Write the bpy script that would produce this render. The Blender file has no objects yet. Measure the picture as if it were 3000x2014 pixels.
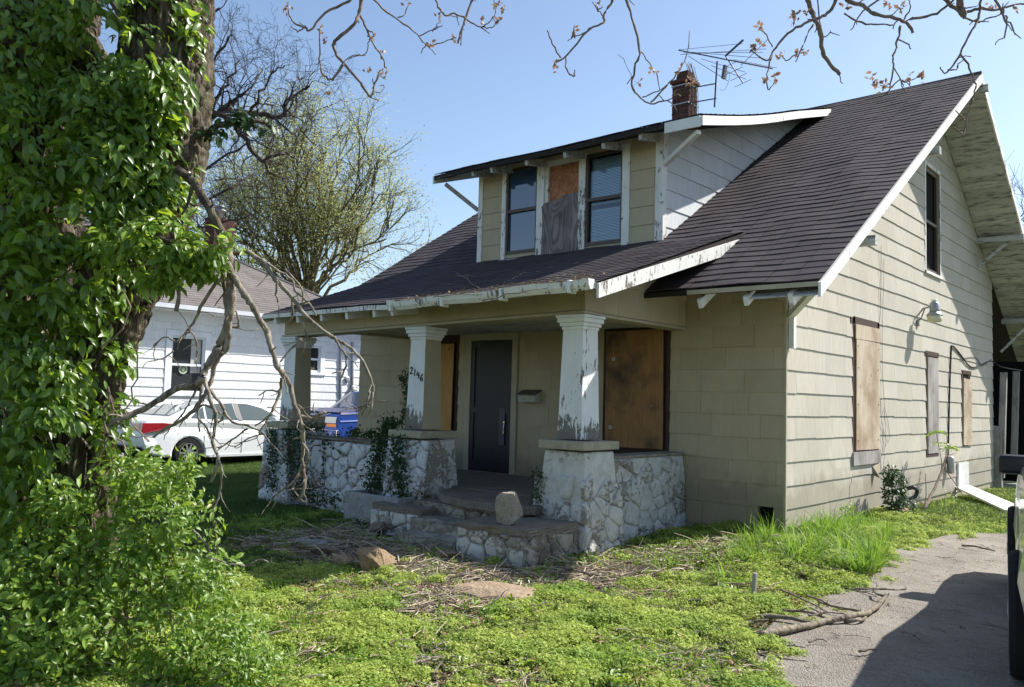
import bpy, bmesh, math, random
import numpy as np
from mathutils import Vector, Matrix
rnd = random.Random(7)
nr = np.random.default_rng(11)
R = math.radians
scene = bpy.context.scene
col = scene.collection

# ---------------------------------------------------------------- camera
CAM = np.array([4.04056542, -9.48111516, 1.44139965])
YAW, PIT, ROL, FPX = -0.718010643, 0.0658877472, 0.0272012289, 2465.45636
def _rot():
    cy, sy, cp, sp = math.cos(YAW), math.sin(YAW), math.cos(PIT), math.sin(PIT)
    f = np.array([sy*cp, cy*cp, sp]); r = np.array([cy, -sy, 0.]); u = np.cross(r, f)
    c, s = math.cos(ROL), math.sin(ROL)
    return c*r+s*u, -s*r+c*u, f
CR, CU, CF = _rot()
cd = bpy.data.cameras.new('camera'); cam = bpy.data.objects.new('camera', cd); col.objects.link(cam)
cd.sensor_width = 36.0; cd.lens = FPX/3000*36; cd.clip_start = 0.05; cd.clip_end = 2000
M4 = Matrix.Identity(4)
for i in range(3):
    M4[i][0], M4[i][1], M4[i][2], M4[i][3] = CR[i], CU[i], -CF[i], CAM[i]
cam.matrix_world = M4
scene.camera = cam

# ---------------------------------------------------------------- sky and sun
SUN = np.array([1.0, 2.0, 2.15]); SUN /= np.linalg.norm(SUN)
w = bpy.data.worlds.new('World'); scene.world = w; w.use_nodes = True
wn = w.node_tree.nodes; wl = w.node_tree.links
sky = wn.new('ShaderNodeTexSky'); sky.sky_type = 'NISHITA'; sky.sun_disc = False
sky.sun_elevation = math.asin(SUN[2]); sky.sun_rotation = math.atan2(SUN[0], SUN[1])
sky.air_density = 1.0; sky.dust_density = 1.0; sky.ozone_density = 1.1; sky.altitude = 200
wn['Background'].inputs['Strength'].default_value = 0.112
wl.new(sky.outputs[0], wn['Background'].inputs[0])
sd = bpy.data.lights.new('sun', 'SUN'); sd.energy = 5.0; sd.angle = R(0.53); sd.color = (1.0, 0.96, 0.90)
so = bpy.data.objects.new('sun', sd); col.objects.link(so); so.location = (8, 16, 18)
so.rotation_euler = Vector(tuple(SUN)).to_track_quat('Z', 'Y').to_euler()
scene.view_settings.view_transform = 'Standard'; scene.view_settings.look = 'None'
scene.view_settings.exposure = 0.82; scene.view_settings.gamma = 1.0
scene.view_settings.use_curve_mapping = False

# ---------------------------------------------------------------- geometry helpers
def V3(p): return np.array(p, float)
S = 3000/2336.0
def ray(x, y):
    return CF + CR*(x*S-1500)/FPX - CU*(y*S-1007)/FPX
def at(x, y, depth):            # point at a forward distance along a sight line
    return CAM + ray(x, y)*depth
def on(x, y, ax, val):          # point where a sight line meets a wall or ground plane
    d = ray(x, y); return CAM + d*((val-CAM[ax])/d[ax])
def onplane(x, y, n, k):
    d = ray(x, y); n = V3(n); return CAM + d*((k-CAM@n)/(d@n))
def proj(p):
    d = V3(p)-CAM; wv = d@CF
    if wv < .1: return (-9999., -9999.)
    return ((1500+FPX*(d@CR)/wv)/S, (1007-FPX*(d@CU)/wv)/S)

class MB:
    def __init__(s): s.v = []; s.f = []; s.m = []; s.mi = 0
    def add(s, vs, fs):
        o = len(s.v); s.v.extend([tuple(map(float, p)) for p in vs])
        s.f.extend([tuple(i+o for i in f) for f in fs]); s.m.extend([s.mi]*len(fs)); return s
    def box(s, a, b):
        x0, y0, z0 = [min(a[i], b[i]) for i in range(3)]; x1, y1, z1 = [max(a[i], b[i]) for i in range(3)]
        return s.add([(x0,y0,z0),(x1,y0,z0),(x1,y1,z0),(x0,y1,z0),(x0,y0,z1),(x1,y0,z1),(x1,y1,z1),(x0,y1,z1)],
              [(0,3,2,1),(4,5,6,7),(0,1,5,4),(1,2,6,5),(2,3,7,6),(3,0,4,7)])
    def hexa(s, p):             # 8 points, bottom ring then top ring
        return s.add(p, [(0,3,2,1),(4,5,6,7),(0,1,5,4),(1,2,6,5),(2,3,7,6),(3,0,4,7)])
    def beam(s, p0, p1, w, h, up=(0,0,1)):
        p0, p1 = V3(p0), V3(p1); d = p1-p0; d /= np.linalg.norm(d); up = V3(up)
        sd_ = np.cross(d, up); sd_ /= np.linalg.norm(sd_); u = np.cross(sd_, d)
        a, b = sd_*w/2, u*h/2
        return s.hexa([p0-a-b, p0+a-b, p1+a-b, p1-a-b, p0-a+b, p0+a+b, p1+a+b, p1-a+b])
    def tube(s, pts, rad, n=6, cap=True):
        pts = [V3(p) for p in pts]; k = len(pts)
        if not hasattr(rad, '__len__'): rad = [rad]*k
        ref = V3((0.13, 0.31, 0.94)); vs = []; fs = []
        for i, p in enumerate(pts):
            d = pts[min(i+1, k-1)]-pts[max(i-1, 0)]; d = d/(np.linalg.norm(d)+1e-9)
            a = np.cross(d, ref); la = np.linalg.norm(a)
            if la < .15: a = np.cross(d, V3((1, .2, 0))); la = np.linalg.norm(a)
            a /= la; b = np.cross(d, a)
            for j in range(n):
                t = 2*math.pi*j/n; vs.append(p+(a*math.cos(t)+b*math.sin(t))*rad[i])
        for i in range(k-1):
            for j in range(n):
                q = i*n+j; q2 = i*n+(j+1) % n; fs.append((q, q2, q2+n, q+n))
        if cap: fs.append(tuple(range(n-1, -1, -1))); fs.append(tuple(range((k-1)*n, k*n)))
        return s.add(vs, fs)
    def lathe(s, c, prof, n=16, ax=2):      # prof: (r, h)
        vs = []; fs = []; c = V3(c); k = len(prof)
        for r_, h in prof:
            for j in range(n):
                t = 2*math.pi*j/n; q = [r_*math.cos(t), r_*math.sin(t)]; q.insert(ax, h); vs.append(c+V3(q))
        for i in range(k-1):
            for j in range(n):
                q = i*n+j; q2 = i*n+(j+1) % n; fs.append((q, q2, q2+n, q+n))
        fs.append(tuple(range(n-1, -1, -1))); fs.append(tuple(range((k-1)*n, k*n)))
        return s.add(vs, fs)
    def prism(s, poly, o, u, v, n, d0, d1):  # poly (a,b) on o+u*a+v*b, from n*d0 to n*d1
        o, u, v, n = V3(o), V3(u), V3(v), V3(n); k = len(poly)
        vs = [o+u*a+v*b+n*d0 for a, b in poly]+[o+u*a+v*b+n*d1 for a, b in poly]
        fs = [tuple(range(k-1, -1, -1)), tuple(range(k, 2*k))]+[(i, (i+1) % k, (i+1) % k+k, i+k) for i in range(k)]
        return s.add(vs, fs)
    def build(s, name, mat=None, parent=None, smooth=False, bevel=0, mats=None):
        me = bpy.data.meshes.new(name); me.from_pydata(s.v, [], s.f)
        for m_ in (mats or [mat]): me.materials.append(m_)
        if mats: me.polygons.foreach_set('material_index', s.m)
        if smooth: me.polygons.foreach_set('use_smooth', [True]*len(s.f))
        bm = bmesh.new(); bm.from_mesh(me); bmesh.ops.recalc_face_normals(bm, faces=bm.faces); bm.to_mesh(me); bm.free()
        return link(name, me, parent, bevel)
def rootloc(o):
    while o.parent: o = o.parent
    return o.location
def link(name, me, parent=None, bevel=0):
    o = bpy.data.objects.new(name, me); col.objects.link(o)
    if parent is not None:
        o.parent = parent
        if parent.parent is None: o.location = -parent.location
    if bevel:
        b = o.modifiers.new('bevel', 'BEVEL'); b.width = bevel; b.segments = 2; b.limit_method = 'ANGLE'; b.angle_limit = R(40)
    return o
def tag(o, label=None, cat=None, group=None, kind=None):
    if label: o['label'] = label
    if cat: o['category'] = cat
    if group: o['group'] = group
    if kind: o['kind'] = kind
    return o
def thing(name, loc, label, cat, group=None):
    o = bpy.data.objects.new(name, None); col.objects.link(o); o.location = Vector([float(c) for c in loc])
    o.empty_display_size = .1
    return tag(o, label, cat, group)
def box(name, a, b, mat, parent=None, bevel=0):
    return MB().box(a, b).build(name, mat, parent, bevel=bevel)

def mesh_np(name, verts, faces, mat, parent=None, smooth=False):
    """verts (N,3); faces (M,k) of equal length k"""
    me = bpy.data.meshes.new(name); verts = np.asarray(verts, np.float32); faces = np.asarray(faces, np.int32)
    n, (m, k) = len(verts), faces.shape
    me.vertices.add(n); me.vertices.foreach_set('co', verts.ravel())
    me.loops.add(m*k); me.loops.foreach_set('vertex_index', faces.ravel())
    me.polygons.add(m); me.polygons.foreach_set('loop_start', np.arange(0, m*k, k, dtype=np.int32))
    me.polygons.foreach_set('loop_total', np.full(m, k, np.int32))
    me.materials.append(mat); me.update(calc_edges=True)
    if smooth: me.polygons.foreach_set('use_smooth', [True]*m)
    return link(name, me, parent)
def spread(tv, tf, locs, mats, scl):
    """copies of a small template: mats (K,3,3), locs (K,3), scl (K,)"""
    tv = np.asarray(tv, float); tf = np.asarray(tf, int); K = len(locs)
    v = np.einsum('kij,nj->kni', mats, tv)*np.asarray(scl)[:, None, None]+np.asarray(locs)[:, None, :]
    f = tf[None, :, :]+(np.arange(K)*len(tv))[:, None, None]
    return v.reshape(-1, 3), f.reshape(-1, tf.shape[1])
def frames(nrm, spin):
    """orthonormal frames whose z axis is nrm, rotated by spin"""
    n = nrm/np.linalg.norm(nrm, axis=1, keepdims=True)
    ref = np.where(np.abs(n[:, 2:3]) > .9, np.array([[1., 0, 0]]), np.array([[0., 0, 1.]]))
    a = np.cross(ref, n); a /= np.linalg.norm(a, axis=1, keepdims=True); b = np.cross(n, a)
    c, s_ = np.cos(spin)[:, None], np.sin(spin)[:, None]
    x = a*c+b*s_; y = -a*s_+b*c
    return np.stack([x, y, n], axis=2)
LEAFV = [(0,0,0),(-.28,.3,.05),(.28,.3,.05),(-.25,.68,.03),(.25,.68,.03),(0,1,-.06),(0,.35,-.03),(0,.68,-.03)]
LEAFF = [(0,6,1),(0,2,6),(1,6,7),(1,7,3),(2,4,7),(2,7,6),(3,7,5),(4,5,7)]
LEAFLV = [(0,0,0),(-.17,.28,.06),(.17,.28,.06),(-.19,.6,.05),(.19,.6,.05),(0,1,-.16),(0,.3,-.01),(0,.63,-.03)]
LEAF4V = [(0,0,0),(-.3,.45,.05),(.3,.45,.05),(0,1,-.03)]
LEAF4F = [(0,2,1),(1,2,3)]

# rectangles minus openings
def rects(r, holes):
    out = [r]
    for h in holes:
        nx = []
        for (a, b, c, d) in out:
            x0, x1, z0, z1 = max(a, h[0]), min(b, h[1]), max(c, h[2]), min(d, h[3])
            if x0 >= x1-1e-6 or z0 >= z1-1e-6: nx.append((a, b, c, d)); continue
            if c < z0: nx.append((a, b, c, z0))
            if z1 < d: nx.append((a, b, z1, d))
            if a < x0: nx.append((a, x0, z0, z1))
            if x1 < b: nx.append((x1, b, z0, z1))
        out = nx
    return [q for q in out if q[1]-q[0] > .004 and q[3]-q[2] > .004]
def clip(poly, a, b, c):        # keep a*x+b*y<=c
    out = []
    for i in range(len(poly)):
        p, q = poly[i], poly[(i+1) % len(poly)]
        dp, dq = a*p[0]+b*p[1]-c, a*q[0]+b*q[1]-c
        if dp <= 0: out.append(p)
        if dp*dq < 0:
            t = dp/(dp-dq); out.append((p[0]+(q[0]-p[0])*t, p[1]+(q[1]-p[1])*t))
    return out
def parea(p): return abs(sum(p[i][0]*p[(i+1) % len(p)][1]-p[(i+1) % len(p)][0]*p[i][1] for i in range(len(p))))/2
def smooth_path(pts, sub=3, jit=0.):
    pts = [V3(p) for p in pts]; out = []
    for i in range(len(pts)-1):
        p0, p1, p2, p3 = pts[max(i-1, 0)], pts[i], pts[i+1], pts[min(i+2, len(pts)-1)]
        for k in range(sub):
            t = k/sub
            q = .5*((2*p1)+(-p0+p2)*t+(2*p0-5*p1+4*p2-p3)*t*t+(-p0+3*p1-3*p2+p3)*t**3)
            if jit and (k or i): q = q+nr.normal(0, jit, 3)
            out.append(q)
    out.append(pts[-1]); return out

# ---------------------------------------------------------------- materials
class N:
    def __init__(s, name, rough=.8, spec=.3, color=(.5,.5,.5)):
        s.m = bpy.data.materials.new(name); s.m.use_nodes = True; s.t = s.m.node_tree; s.n = s.t.nodes; s.l = s.t.links
        s.b = s.n['Principled BSDF']; s.b.inputs['Roughness'].default_value = rough
        s.b.inputs['Specular IOR Level'].default_value = spec; s.b.inputs['Base Color'].default_value = (*color, 1)
        s.tc = s.n.new('ShaderNodeTexCoord')
    def set(s, inp, v):
        if hasattr(v, 'is_output'): s.l.new(v, inp)
        else: inp.default_value = (*v, 1) if (hasattr(v, '__len__') and len(v) == 3 and inp.type == 'RGBA') else v
    def map(s, sc, rot=(0,0,0)):
        n = s.n.new('ShaderNodeMapping'); n.inputs['Scale'].default_value = sc; n.inputs['Rotation'].default_value = rot
        s.l.new(s.tc.outputs['Object'], n.inputs[0]); return n.outputs[0]
    def noise(s, scale, sc=(1,1,1), detail=4, rough=.6, dist=0., rot=(0,0,0)):
        n = s.n.new('ShaderNodeTexNoise'); n.inputs['Scale'].default_value = scale; n.inputs['Detail'].default_value = detail
        n.inputs['Roughness'].default_value = rough; n.inputs['Distortion'].default_value = dist
        s.l.new(s.map(sc, rot), n.inputs['Vector']); return n.outputs['Fac']
    def voro(s, scale, sc=(1,1,1), feat='F1', out='Distance'):
        n = s.n.new('ShaderNodeTexVoronoi'); n.feature = feat; n.inputs['Scale'].default_value = scale
        s.l.new(s.map(sc), n.inputs['Vector']); return n.outputs[out]
    def ramp(s, fac, stops, mode='LINEAR'):
        n = s.n.new('ShaderNodeValToRGB'); n.color_ramp.interpolation = mode; e = n.color_ramp.elements
        while len(e) < len(stops): e.new(.5)
        for i, (p, c) in enumerate(stops):
            e[i].position = p; c = (c, c, c) if not hasattr(c, '__len__') else c; e[i].color = (*c, 1)
        s.l.new(fac, n.inputs[0]); return n.outputs[0]
    def mix(s, f, a, b, mode='MIX'):
        n = s.n.new('ShaderNodeMix'); n.data_type = 'RGBA'; n.blend_type = mode
        s.set(n.inputs['Factor'], f); s.set(n.inputs['A'], a); s.set(n.inputs['B'], b); return n.outputs['Result']
    def math(s, op, a, b=0.):
        n = s.n.new('ShaderNodeMath'); n.operation = op; s.set(n.inputs[0], a); s.set(n.inputs[1], b); return n.outputs[0]
    def rand(s):                # per object plus per island variation, 0..1
        o = s.n.new('ShaderNodeObjectInfo').outputs['Random']; g = s.n.new('ShaderNodeNewGeometry').outputs['Random Per Island']
        return s.math('FRACT', s.math('ADD', o, g))
    def sep(s, axis):
        n = s.n.new('ShaderNodeSeparateXYZ'); g = s.n.new('ShaderNodeNewGeometry'); s.l.new(g.outputs['Position'], n.inputs[0]); return n.outputs[axis]
    def color(s, v): s.set(s.b.inputs['Base Color'], v); return s
    def rough(s, v): s.set(s.b.inputs['Roughness'], v); return s
    def bump(s, h, dist=.01, strength=1.):
        n = s.n.new('ShaderNodeBump'); n.inputs['Distance'].default_value = dist; n.inputs['Strength'].default_value = strength
        s.l.new(h, n.inputs['Height']); s.l.new(n.outputs[0], s.b.inputs['Normal']); return s

def m_siding(name, c0, c1, dirt, stri=.84):
    a = N(name, .75, .25); r_ = a.rand()
    c = a.mix(r_, c0, c1)
    st = a.ramp(a.noise(1, (75, 75, 1.2), 3), [(.35, stri), (.62, 1.04)])
    c = a.mix(1., c, st, 'MULTIPLY')
    big = a.ramp(a.noise(1.1, (1.6, 1.6, .8), 5), [(.42, 0.), (.72, 1.)])
    c = a.mix(a.math('MULTIPLY', big, .35), c, dirt)
    sp = a.ramp(a.noise(16, (1, 1, .6), 4), [(.70, 0.), (.76, 1.)])
    c = a.mix(a.math('MULTIPLY', sp, .45), c, (.17, .145, .10))
    low = a.ramp(a.math('ADD', a.sep(2), a.math('MULTIPLY', a.noise(3), -.8)), [(-.15, 1.), (.25, 0.)])
    c = a.mix(a.math('MULTIPLY', low, .5), c, (.2, .17, .12))
    a.color(c); a.bump(a.noise(1, (90, 90, 1.5), 3), .003); return a.m
M = {}
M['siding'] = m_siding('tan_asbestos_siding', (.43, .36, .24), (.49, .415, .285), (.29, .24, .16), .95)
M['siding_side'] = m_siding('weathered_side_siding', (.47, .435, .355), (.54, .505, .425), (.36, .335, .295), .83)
M['dsiding'] = m_siding('pale_dormer_siding', (.57, .59, .59), (.65, .66, .66), (.44, .45, .44), .9)
M['nsiding'] = m_siding('white_siding', (.72, .73, .73), (.80, .80, .79), (.62, .63, .64))
def m_peel(name, paint, wood, lo, hi, base_z=None):
    a = N(name, .6, .3)
    p = a.math('ADD', a.math('MULTIPLY', a.noise(26, (1, 1, .3), 6, .7, .5), .62), a.math('MULTIPLY', a.noise(2.6, (1, 1, .5), 4), .44))
    if base_z is not None:
        g = a.ramp(a.sep(2), [(0, 0.), (1, 1.)])
        n = a.n.new('ShaderNodeMapRange'); a.l.new(a.sep(2), n.inputs[0])
        n.inputs[1].default_value = base_z; n.inputs[2].default_value = base_z+.32; n.inputs[3].default_value = .22; n.inputs[4].default_value = 0.
        p = a.math('ADD', p, n.outputs[0])
    k = a.ramp(p, [(lo, 0.), (hi, 1.)])
    wd = a.mix(a.noise(1, (60, 60, 2.5), 3), wood, tuple(x*.45 for x in wood))
    pt = a.mix(a.ramp(a.noise(4, (1, 1, .5), 5), [(.4, 0.), (.8, .6)]), paint, tuple(x*.72 for x in paint))
    a.color(a.mix(k, pt, wd))
    a.bump(a.math('SUBTRACT', 1., k), .004); return a.m
M['white'] = m_peel('peeling_white_paint', (.78, .78, .74), (.30, .265, .22), .63, .66)
M['white_col'] = m_peel('peeling_white_column_paint', (.80, .81, .80), (.25, .23, .20), .63, .65, 1.0)
M['white_bad'] = m_peel('badly_peeling_white_paint', (.76, .75, .70), (.22, .19, .155), .575, .60)
def m_soffit():
    a = N('peeling_soffit_paint', .8, .2)
    k = a.ramp(a.noise(1, (3.5, 17, 17), 7, .72, .4), [(.50, 0.), (.64, 1.)])
    c = a.mix(k, a.mix(a.rand(), (.40, .40, .375), (.54, .54, .51)), (.12, .115, .11))
    a.color(c); a.bump(a.math('SUBTRACT', 1., k), .003); return a.m
M['soffit'] = m_soffit()
M['trimtan'] = m_peel('tan_trim_paint', (.44, .39, .275), (.2, .17, .13), .68, .70)
M['cleanwhite'] = m_peel('white_trim_paint', (.76, .78, .80), (.5, .5, .5), .72, .75)
def m_roof(name, c0, c1):
    a = N(name, .92, .2)
    c = a.mix(a.rand(), c0, c1)
    c = a.mix(a.ramp(a.noise(2.2, (1, 1, 1), 5), [(.35, 0.), (.75, .7)]), c, tuple(x*1.55 for x in c1))
    c = a.mix(a.ramp(a.noise(190, (1, 1, 1), 2), [(.5, 0.), (.72, .55)]), c, tuple(x*2.6 for x in c1))
    tab = a.ramp(a.voro(1, (3.3, .01, .01)), [(0, 0.), (1, .3)])
    c = a.mix(a.math('MULTIPLY', tab, .5), c, tuple(x*.6 for x in c0))
    a.color(c); a.bump(a.noise(120, (1, 1, 1), 3), .004); return a.m
M['roof'] = m_roof('dark_asphalt_shingle', (.034, .028, .031), (.056, .047, .050))
M['roofedge'] = N('roof_deck_edge', .9, .1, (.035, .03, .028)).m
M['nroof'] = m_roof('brown_grey_asphalt_shingle', (.105, .094, .09), (.14, .126, .12))
M['ridge'] = N('ridge_roll', .7, .3, (.05, .045, .05)).m
def m_ply(name, c0, c1, stain, amt, sc=(1,1,1), rough=.75):
    a = N(name, rough, .25)
    g = a.noise(1.6, (9*sc[0], 9*sc[1], .9*sc[2]), 5, .6, 2.2)
    fine = a.noise(1, (120, 120, 3), 2)
    c = a.mix(a.ramp(g, [(.38, 0.), (.62, 1.)]), c0, c1)
    c = a.mix(.25, c, a.ramp(fine, [(.3, tuple(x*.5 for x in c0)), (.7, c1)]))
    s_ = a.ramp(a.noise(1.5, (1, 1, .9), 4, .65), [(.46, 0.), (.66, 1.)])
    c = a.mix(a.math('MULTIPLY', s_, amt), c, stain)
    kn = a.ramp(a.voro(3.2, (1, 1, .75)), [(.035, 1.), (.085, 0.)])
    c = a.mix(a.math('MULTIPLY', kn, .8), c, tuple(x*.3 for x in c0))
    a.color(c); a.bump(fine, .002); return a.m
M['ply_dark'] = m_ply('stained_plywood', (.30, .155, .06), (.40, .22, .095), (.07, .05, .04), .9)
M['ply_new'] = m_ply('fresh_orange_board', (.52, .28, .085), (.60, .36, .13), (.45, .2, .05), .3)
M['ply_sun'] = m_ply('sun_bleached_board', (.44, .35, .25), (.60, .51, .39), (.27, .18, .11), .8)
M['ply_grey'] = m_ply('weathered_grey_board', (.27, .245, .23), (.46, .43, .40), (.12, .105, .10), .75)
def m_swirl(name, c0, c1, scale, dist, sc):
    a = N(name, .8, .2); nz = a.noise(scale, sc, 2, .45, dist)
    fw_ = a.math('MULTIPLY_ADD', a.math('SINE', a.math('MULTIPLY', nz, 85.)), .5); fw_.node.inputs[2].default_value = .5
    c = a.mix(a.ramp(fw_, [(.15, 0.), (.85, .8)]), c1, c0)
    c = a.mix(.3, c, a.ramp(a.noise(1, (110, 110, 4), 3), [(.35, tuple(x*.5 for x in c0)), (.7, c1)]))
    c = a.mix(a.ramp(a.noise(2.5, (1, 1, 1), 5), [(.4, 0.), (.7, .6)]), c, tuple(x*.55 for x in c0))
    a.color(c); a.bump(fw_, .001); return a.m
M['ply_swirl'] = m_swirl('orange_swirl_plywood', (.34, .12, .06), (.58, .28, .15), 1.3, .9, (1., 1., 1.5))
M['ply_purple'] = m_swirl('weathered_purple_grey_plywood', (.12, .095, .10), (.33, .29, .285), 1.1, 1.1, (2.6, 2.6, .6))
def m_stone(name, paint, rock, mort, lo, hi):
    a = N(name, .88, .2)
    p = a.math('ADD', a.math('MULTIPLY', a.noise(19, (1, 1, 1), 8, .75, .5), .66), a.math('MULTIPLY', a.noise(2.4, (1, 1, 1), 4), .40))
    p = a.math('ADD', p, a.math('MULTIPLY', a.rand(), .10))
    k = a.ramp(p, [(lo+.07, 0.), (hi+.07, 1.)])
    rk = a.mix(a.rand(), rock, tuple(x*.6 for x in rock))
    rk = a.mix(a.noise(22, (1, 1, 1), 5), rk, mort)
    pt = a.mix(a.ramp(a.noise(7, (1, 1, 1), 6), [(.4, 0.), (.7, 1.)]), paint, tuple(x*.75 for x in paint))
    a.color(a.mix(k, pt, rk)); a.bump(a.math('ADD', a.noise(28, (1, 1, 1), 6), a.math('MULTIPLY', k, -.6)), .014); return a.m
M['stone'] = m_stone('flaking_whitewashed_stone', (.62, .61, .56), (.42, .35, .27), (.42, .37, .30), .55, .60)
M['stone_l'] = m_stone('whitewashed_rubble', (.68, .69, .70), (.42, .29, .225), (.35, .28, .225), .555, .60)
M['mortar'] = m_stone('old_mortar', (.40, .37, .31), (.24, .19, .145), (.2, .17, .13), .48, .6)
M['capstone'] = m_stone('tan_painted_cap', (.42, .385, .28), (.33, .30, .23), (.5, .48, .4), .6, .7)
def m_rock(name, c0, c1, moss=None):
    a = N(name, .9, .2)
    c = a.mix(a.ramp(a.noise(5, (1, 1, 1.6), 7, .7), [(.35, 0.), (.65, 1.)]), c0, c1)
    c = a.mix(a.ramp(a.noise(45, (1, 1, 1), 4), [(.45, 0.), (.7, .6)]), c, tuple(x*.45 for x in c0))
    if moss: c = a.mix(a.ramp(a.noise(9, (1, 1, 1), 5), [(.55, 0.), (.68, .8)]), c, moss)
    a.color(c); a.bump(a.noise(16, (1, 1, 1), 8, .7), .03); return a.m
M['rock'] = m_rock('ochre_rock', (.30, .22, .13), (.40, .28, .19), (.15, .13, .04))
M['rock_pink'] = m_rock('pink_rock', (.42, .27, .20), (.55, .40, .31))
M['rock_dark'] = m_rock('dark_rock', (.20, .16, .12), (.28, .22, .17))
M['aggregate'] = m_rock('pebbled_concrete', (.30, .27, .22), (.42, .37, .30))
M['slab'] = m_rock('grey_slab', (.30, .30, .29), (.42, .42, .41))
M['concrete'] = m_rock('porch_concrete', (.19, .165, .135), (.275, .24, .195))
M['soilrock'] = m_rock('buried_boulder', (.34, .25, .17), (.46, .35, .24))
def m_brick():
    a = N('old_red_brick', .9, .15)
    c = a.mix(a.rand(), (.075, .032, .028), (.13, .055, .045))
    c = a.mix(a.ramp(a.noise(14, (1, 1, 1), 5), [(.45, 0.), (.7, .7)]), c, (.10, .07, .06))
    a.color(c); a.bump(a.noise(50, (1, 1, 1), 4), .006); return a.m
M['brick'] = m_brick()
M['brickmortar'] = N('brick_mortar', .95, .1, (.30, .26, .22)).m
def m_bark(name, c0, c1, sc=(14, 14, 2.2), bd=.05):
    a = N(name, .95, .1)
    f = a.noise(1, sc, 6, .7, .8); g = a.voro(1, tuple(x*.8 for x in sc))
    c = a.mix(a.ramp(f, [(.36, 0.), (.62, 1.)]), c0, c1)
    c = a.mix(a.ramp(a.noise(3), [(.5, 0.), (.75, .6)]), c, (c1[0]*.8, c1[1]*.95, c1[2]*.7))
    a.color(c); a.bump(a.math('ADD', f, a.math('MULTIPLY', g, .7)), bd); return a.m
M['bark'] = m_bark('furrowed_bark', (.035, .028, .022), (.20, .165, .125))
M['deadwood'] = m_bark('pale_dead_wood', (.085, .068, .052), (.35, .305, .245), (25, 25, 8), .012)
M['paletwig'] = m_bark('pale_litter_twig', (.27, .215, .15), (.55, .47, .36), (30, 30, 10), .005)
M['twig'] = m_bark('twig_bark', (.12, .09, .075), (.26, .205, .17), (30, 30, 10), .006)
M['farbark'] = m_bark('dark_far_bark', (.035, .028, .03), (.085, .07, .065), (6, 6, 2), .03)
M['farbark2'] = m_bark('olive_far_bark', (.07, .06, .035), (.15, .125, .08), (6, 6, 2), .03)
def m_leaf(name, c0, c1, trans=.35, rough=.38, spec=.5, tcol=None, yellow=.0, patch=None):
    a = N(name, rough, spec)
    r_ = a.n.new('ShaderNodeNewGeometry').outputs['Random Per Island']
    o_ = a.n.new('ShaderNodeObjectInfo').outputs['Random']
    q = a.math('FRACT', a.math('ADD', r_, o_))
    c = a.mix(q, c0, c1)
    if yellow: c = a.mix(a.math('GREATER_THAN', q, 1-yellow), c, (.30, .30, .06))
    if patch:
        g = a.n.new('ShaderNodeNewGeometry'); nz = a.n.new('ShaderNodeTexNoise'); nz.inputs['Scale'].default_value = 1.7; nz.inputs['Detail'].default_value = 5; a.l.new(g.outputs['Position'], nz.inputs['Vector'])
        c = a.mix(a.ramp(nz.outputs['Fac'], [(.45, 0.), (.66, .7)]), c, a.mix(q, patch, tuple(x*1.7 for x in patch)))
    a.color(c)
    t = a.n.new('ShaderNodeBsdfTranslucent'); tc_ = a.mix(.5, c, tcol or tuple(x*1.6 for x in c1)); a.l.new(tc_, t.inputs[0])
    mx = a.n.new('ShaderNodeMixShader'); mx.inputs[0].default_value = trans
    a.l.new(a.b.outputs[0], mx.inputs[1]); a.l.new(t.outputs[0], mx.inputs[2])
    a.l.new(mx.outputs[0], a.n['Material Output'].inputs['Surface']); return a.m
M['ivy'] = m_leaf('glossy_ivy_leaf', (.045, .115, .012), (.20, .33, .045), .50, .36, .8, (.55, .72, .03))
M['shrub'] = m_leaf('shrub_leaf', (.07, .15, .016), (.25, .38, .055), .48, .40, .5, (.52, .68, .05), .02)
M['ivydark'] = m_leaf('dark_creeper_leaf', (.018, .045, .012), (.04, .085, .022), .25, .45, .35)
M['clover'] = m_leaf('clover_leaf', (.26, .34, .055), (.52, .58, .16), .42, .6, .25, (.56, .70, .13), 0., (.11, .21, .035))
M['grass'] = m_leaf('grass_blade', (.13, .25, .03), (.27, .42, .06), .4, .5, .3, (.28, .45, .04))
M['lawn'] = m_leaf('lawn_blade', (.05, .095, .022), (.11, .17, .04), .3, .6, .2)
M['bud'] = m_leaf('spring_bud_leaf', (.30, .33, .12), (.48, .50, .20), .4, .6, .2)
M['newleaf'] = m_leaf('reddish_new_leaf', (.24, .12, .07), (.33, .27, .15), .35, .5, .3, (.45, .22, .10))
M['dryleaf'] = m_leaf('dry_leaf', (.20, .12, .06), (.38, .27, .16), .15, .8, .1)
def plain(name, c, rough=.6, spec=.4, metal=0., coat=0., nz=0.):
    a = N(name, rough, spec, c); a.b.inputs['Metallic'].default_value = metal; a.b.inputs['Coat Weight'].default_value = coat
    if nz:
        a.color(a.mix(a.ramp(a.noise(8, (1, 1, 1), 6), [(.4, 0.), (.75, nz)]), c, tuple(x*.55 for x in c)))
    return a.m
M['door'] = plain('black_door', (.018, .018, .021), .45, .4, nz=.5)
M['dark'] = plain('dark_interior', (.012, .011, .012), .9, .1)
M['brownwood'] = plain('dark_brown_wood', (.07, .045, .035), .8, .2, nz=.8)
M['sash'] = plain('brown_sash', (.085, .06, .045), .5, .4, nz=.4)
M['metal'] = plain('dull_grey_metal', (.35, .36, .37), .45, .5, .6, nz=.4)
M['darkmetal'] = plain('dark_grey_metal', (.07, .07, .08), .5, .5, .5)
M['lens'] = plain('yellowed_lens', (.62, .60, .40), .35, .5)
M['wire'] = plain('black_cable', (.012, .012, .013), .5, .4)
M['lid'] = plain('brown_metal_lid', (.065, .052, .045), .45, .5)
M['mailbox'] = plain('ivory_metal', (.46, .44, .37), .5, .4, nz=.4)
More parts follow.
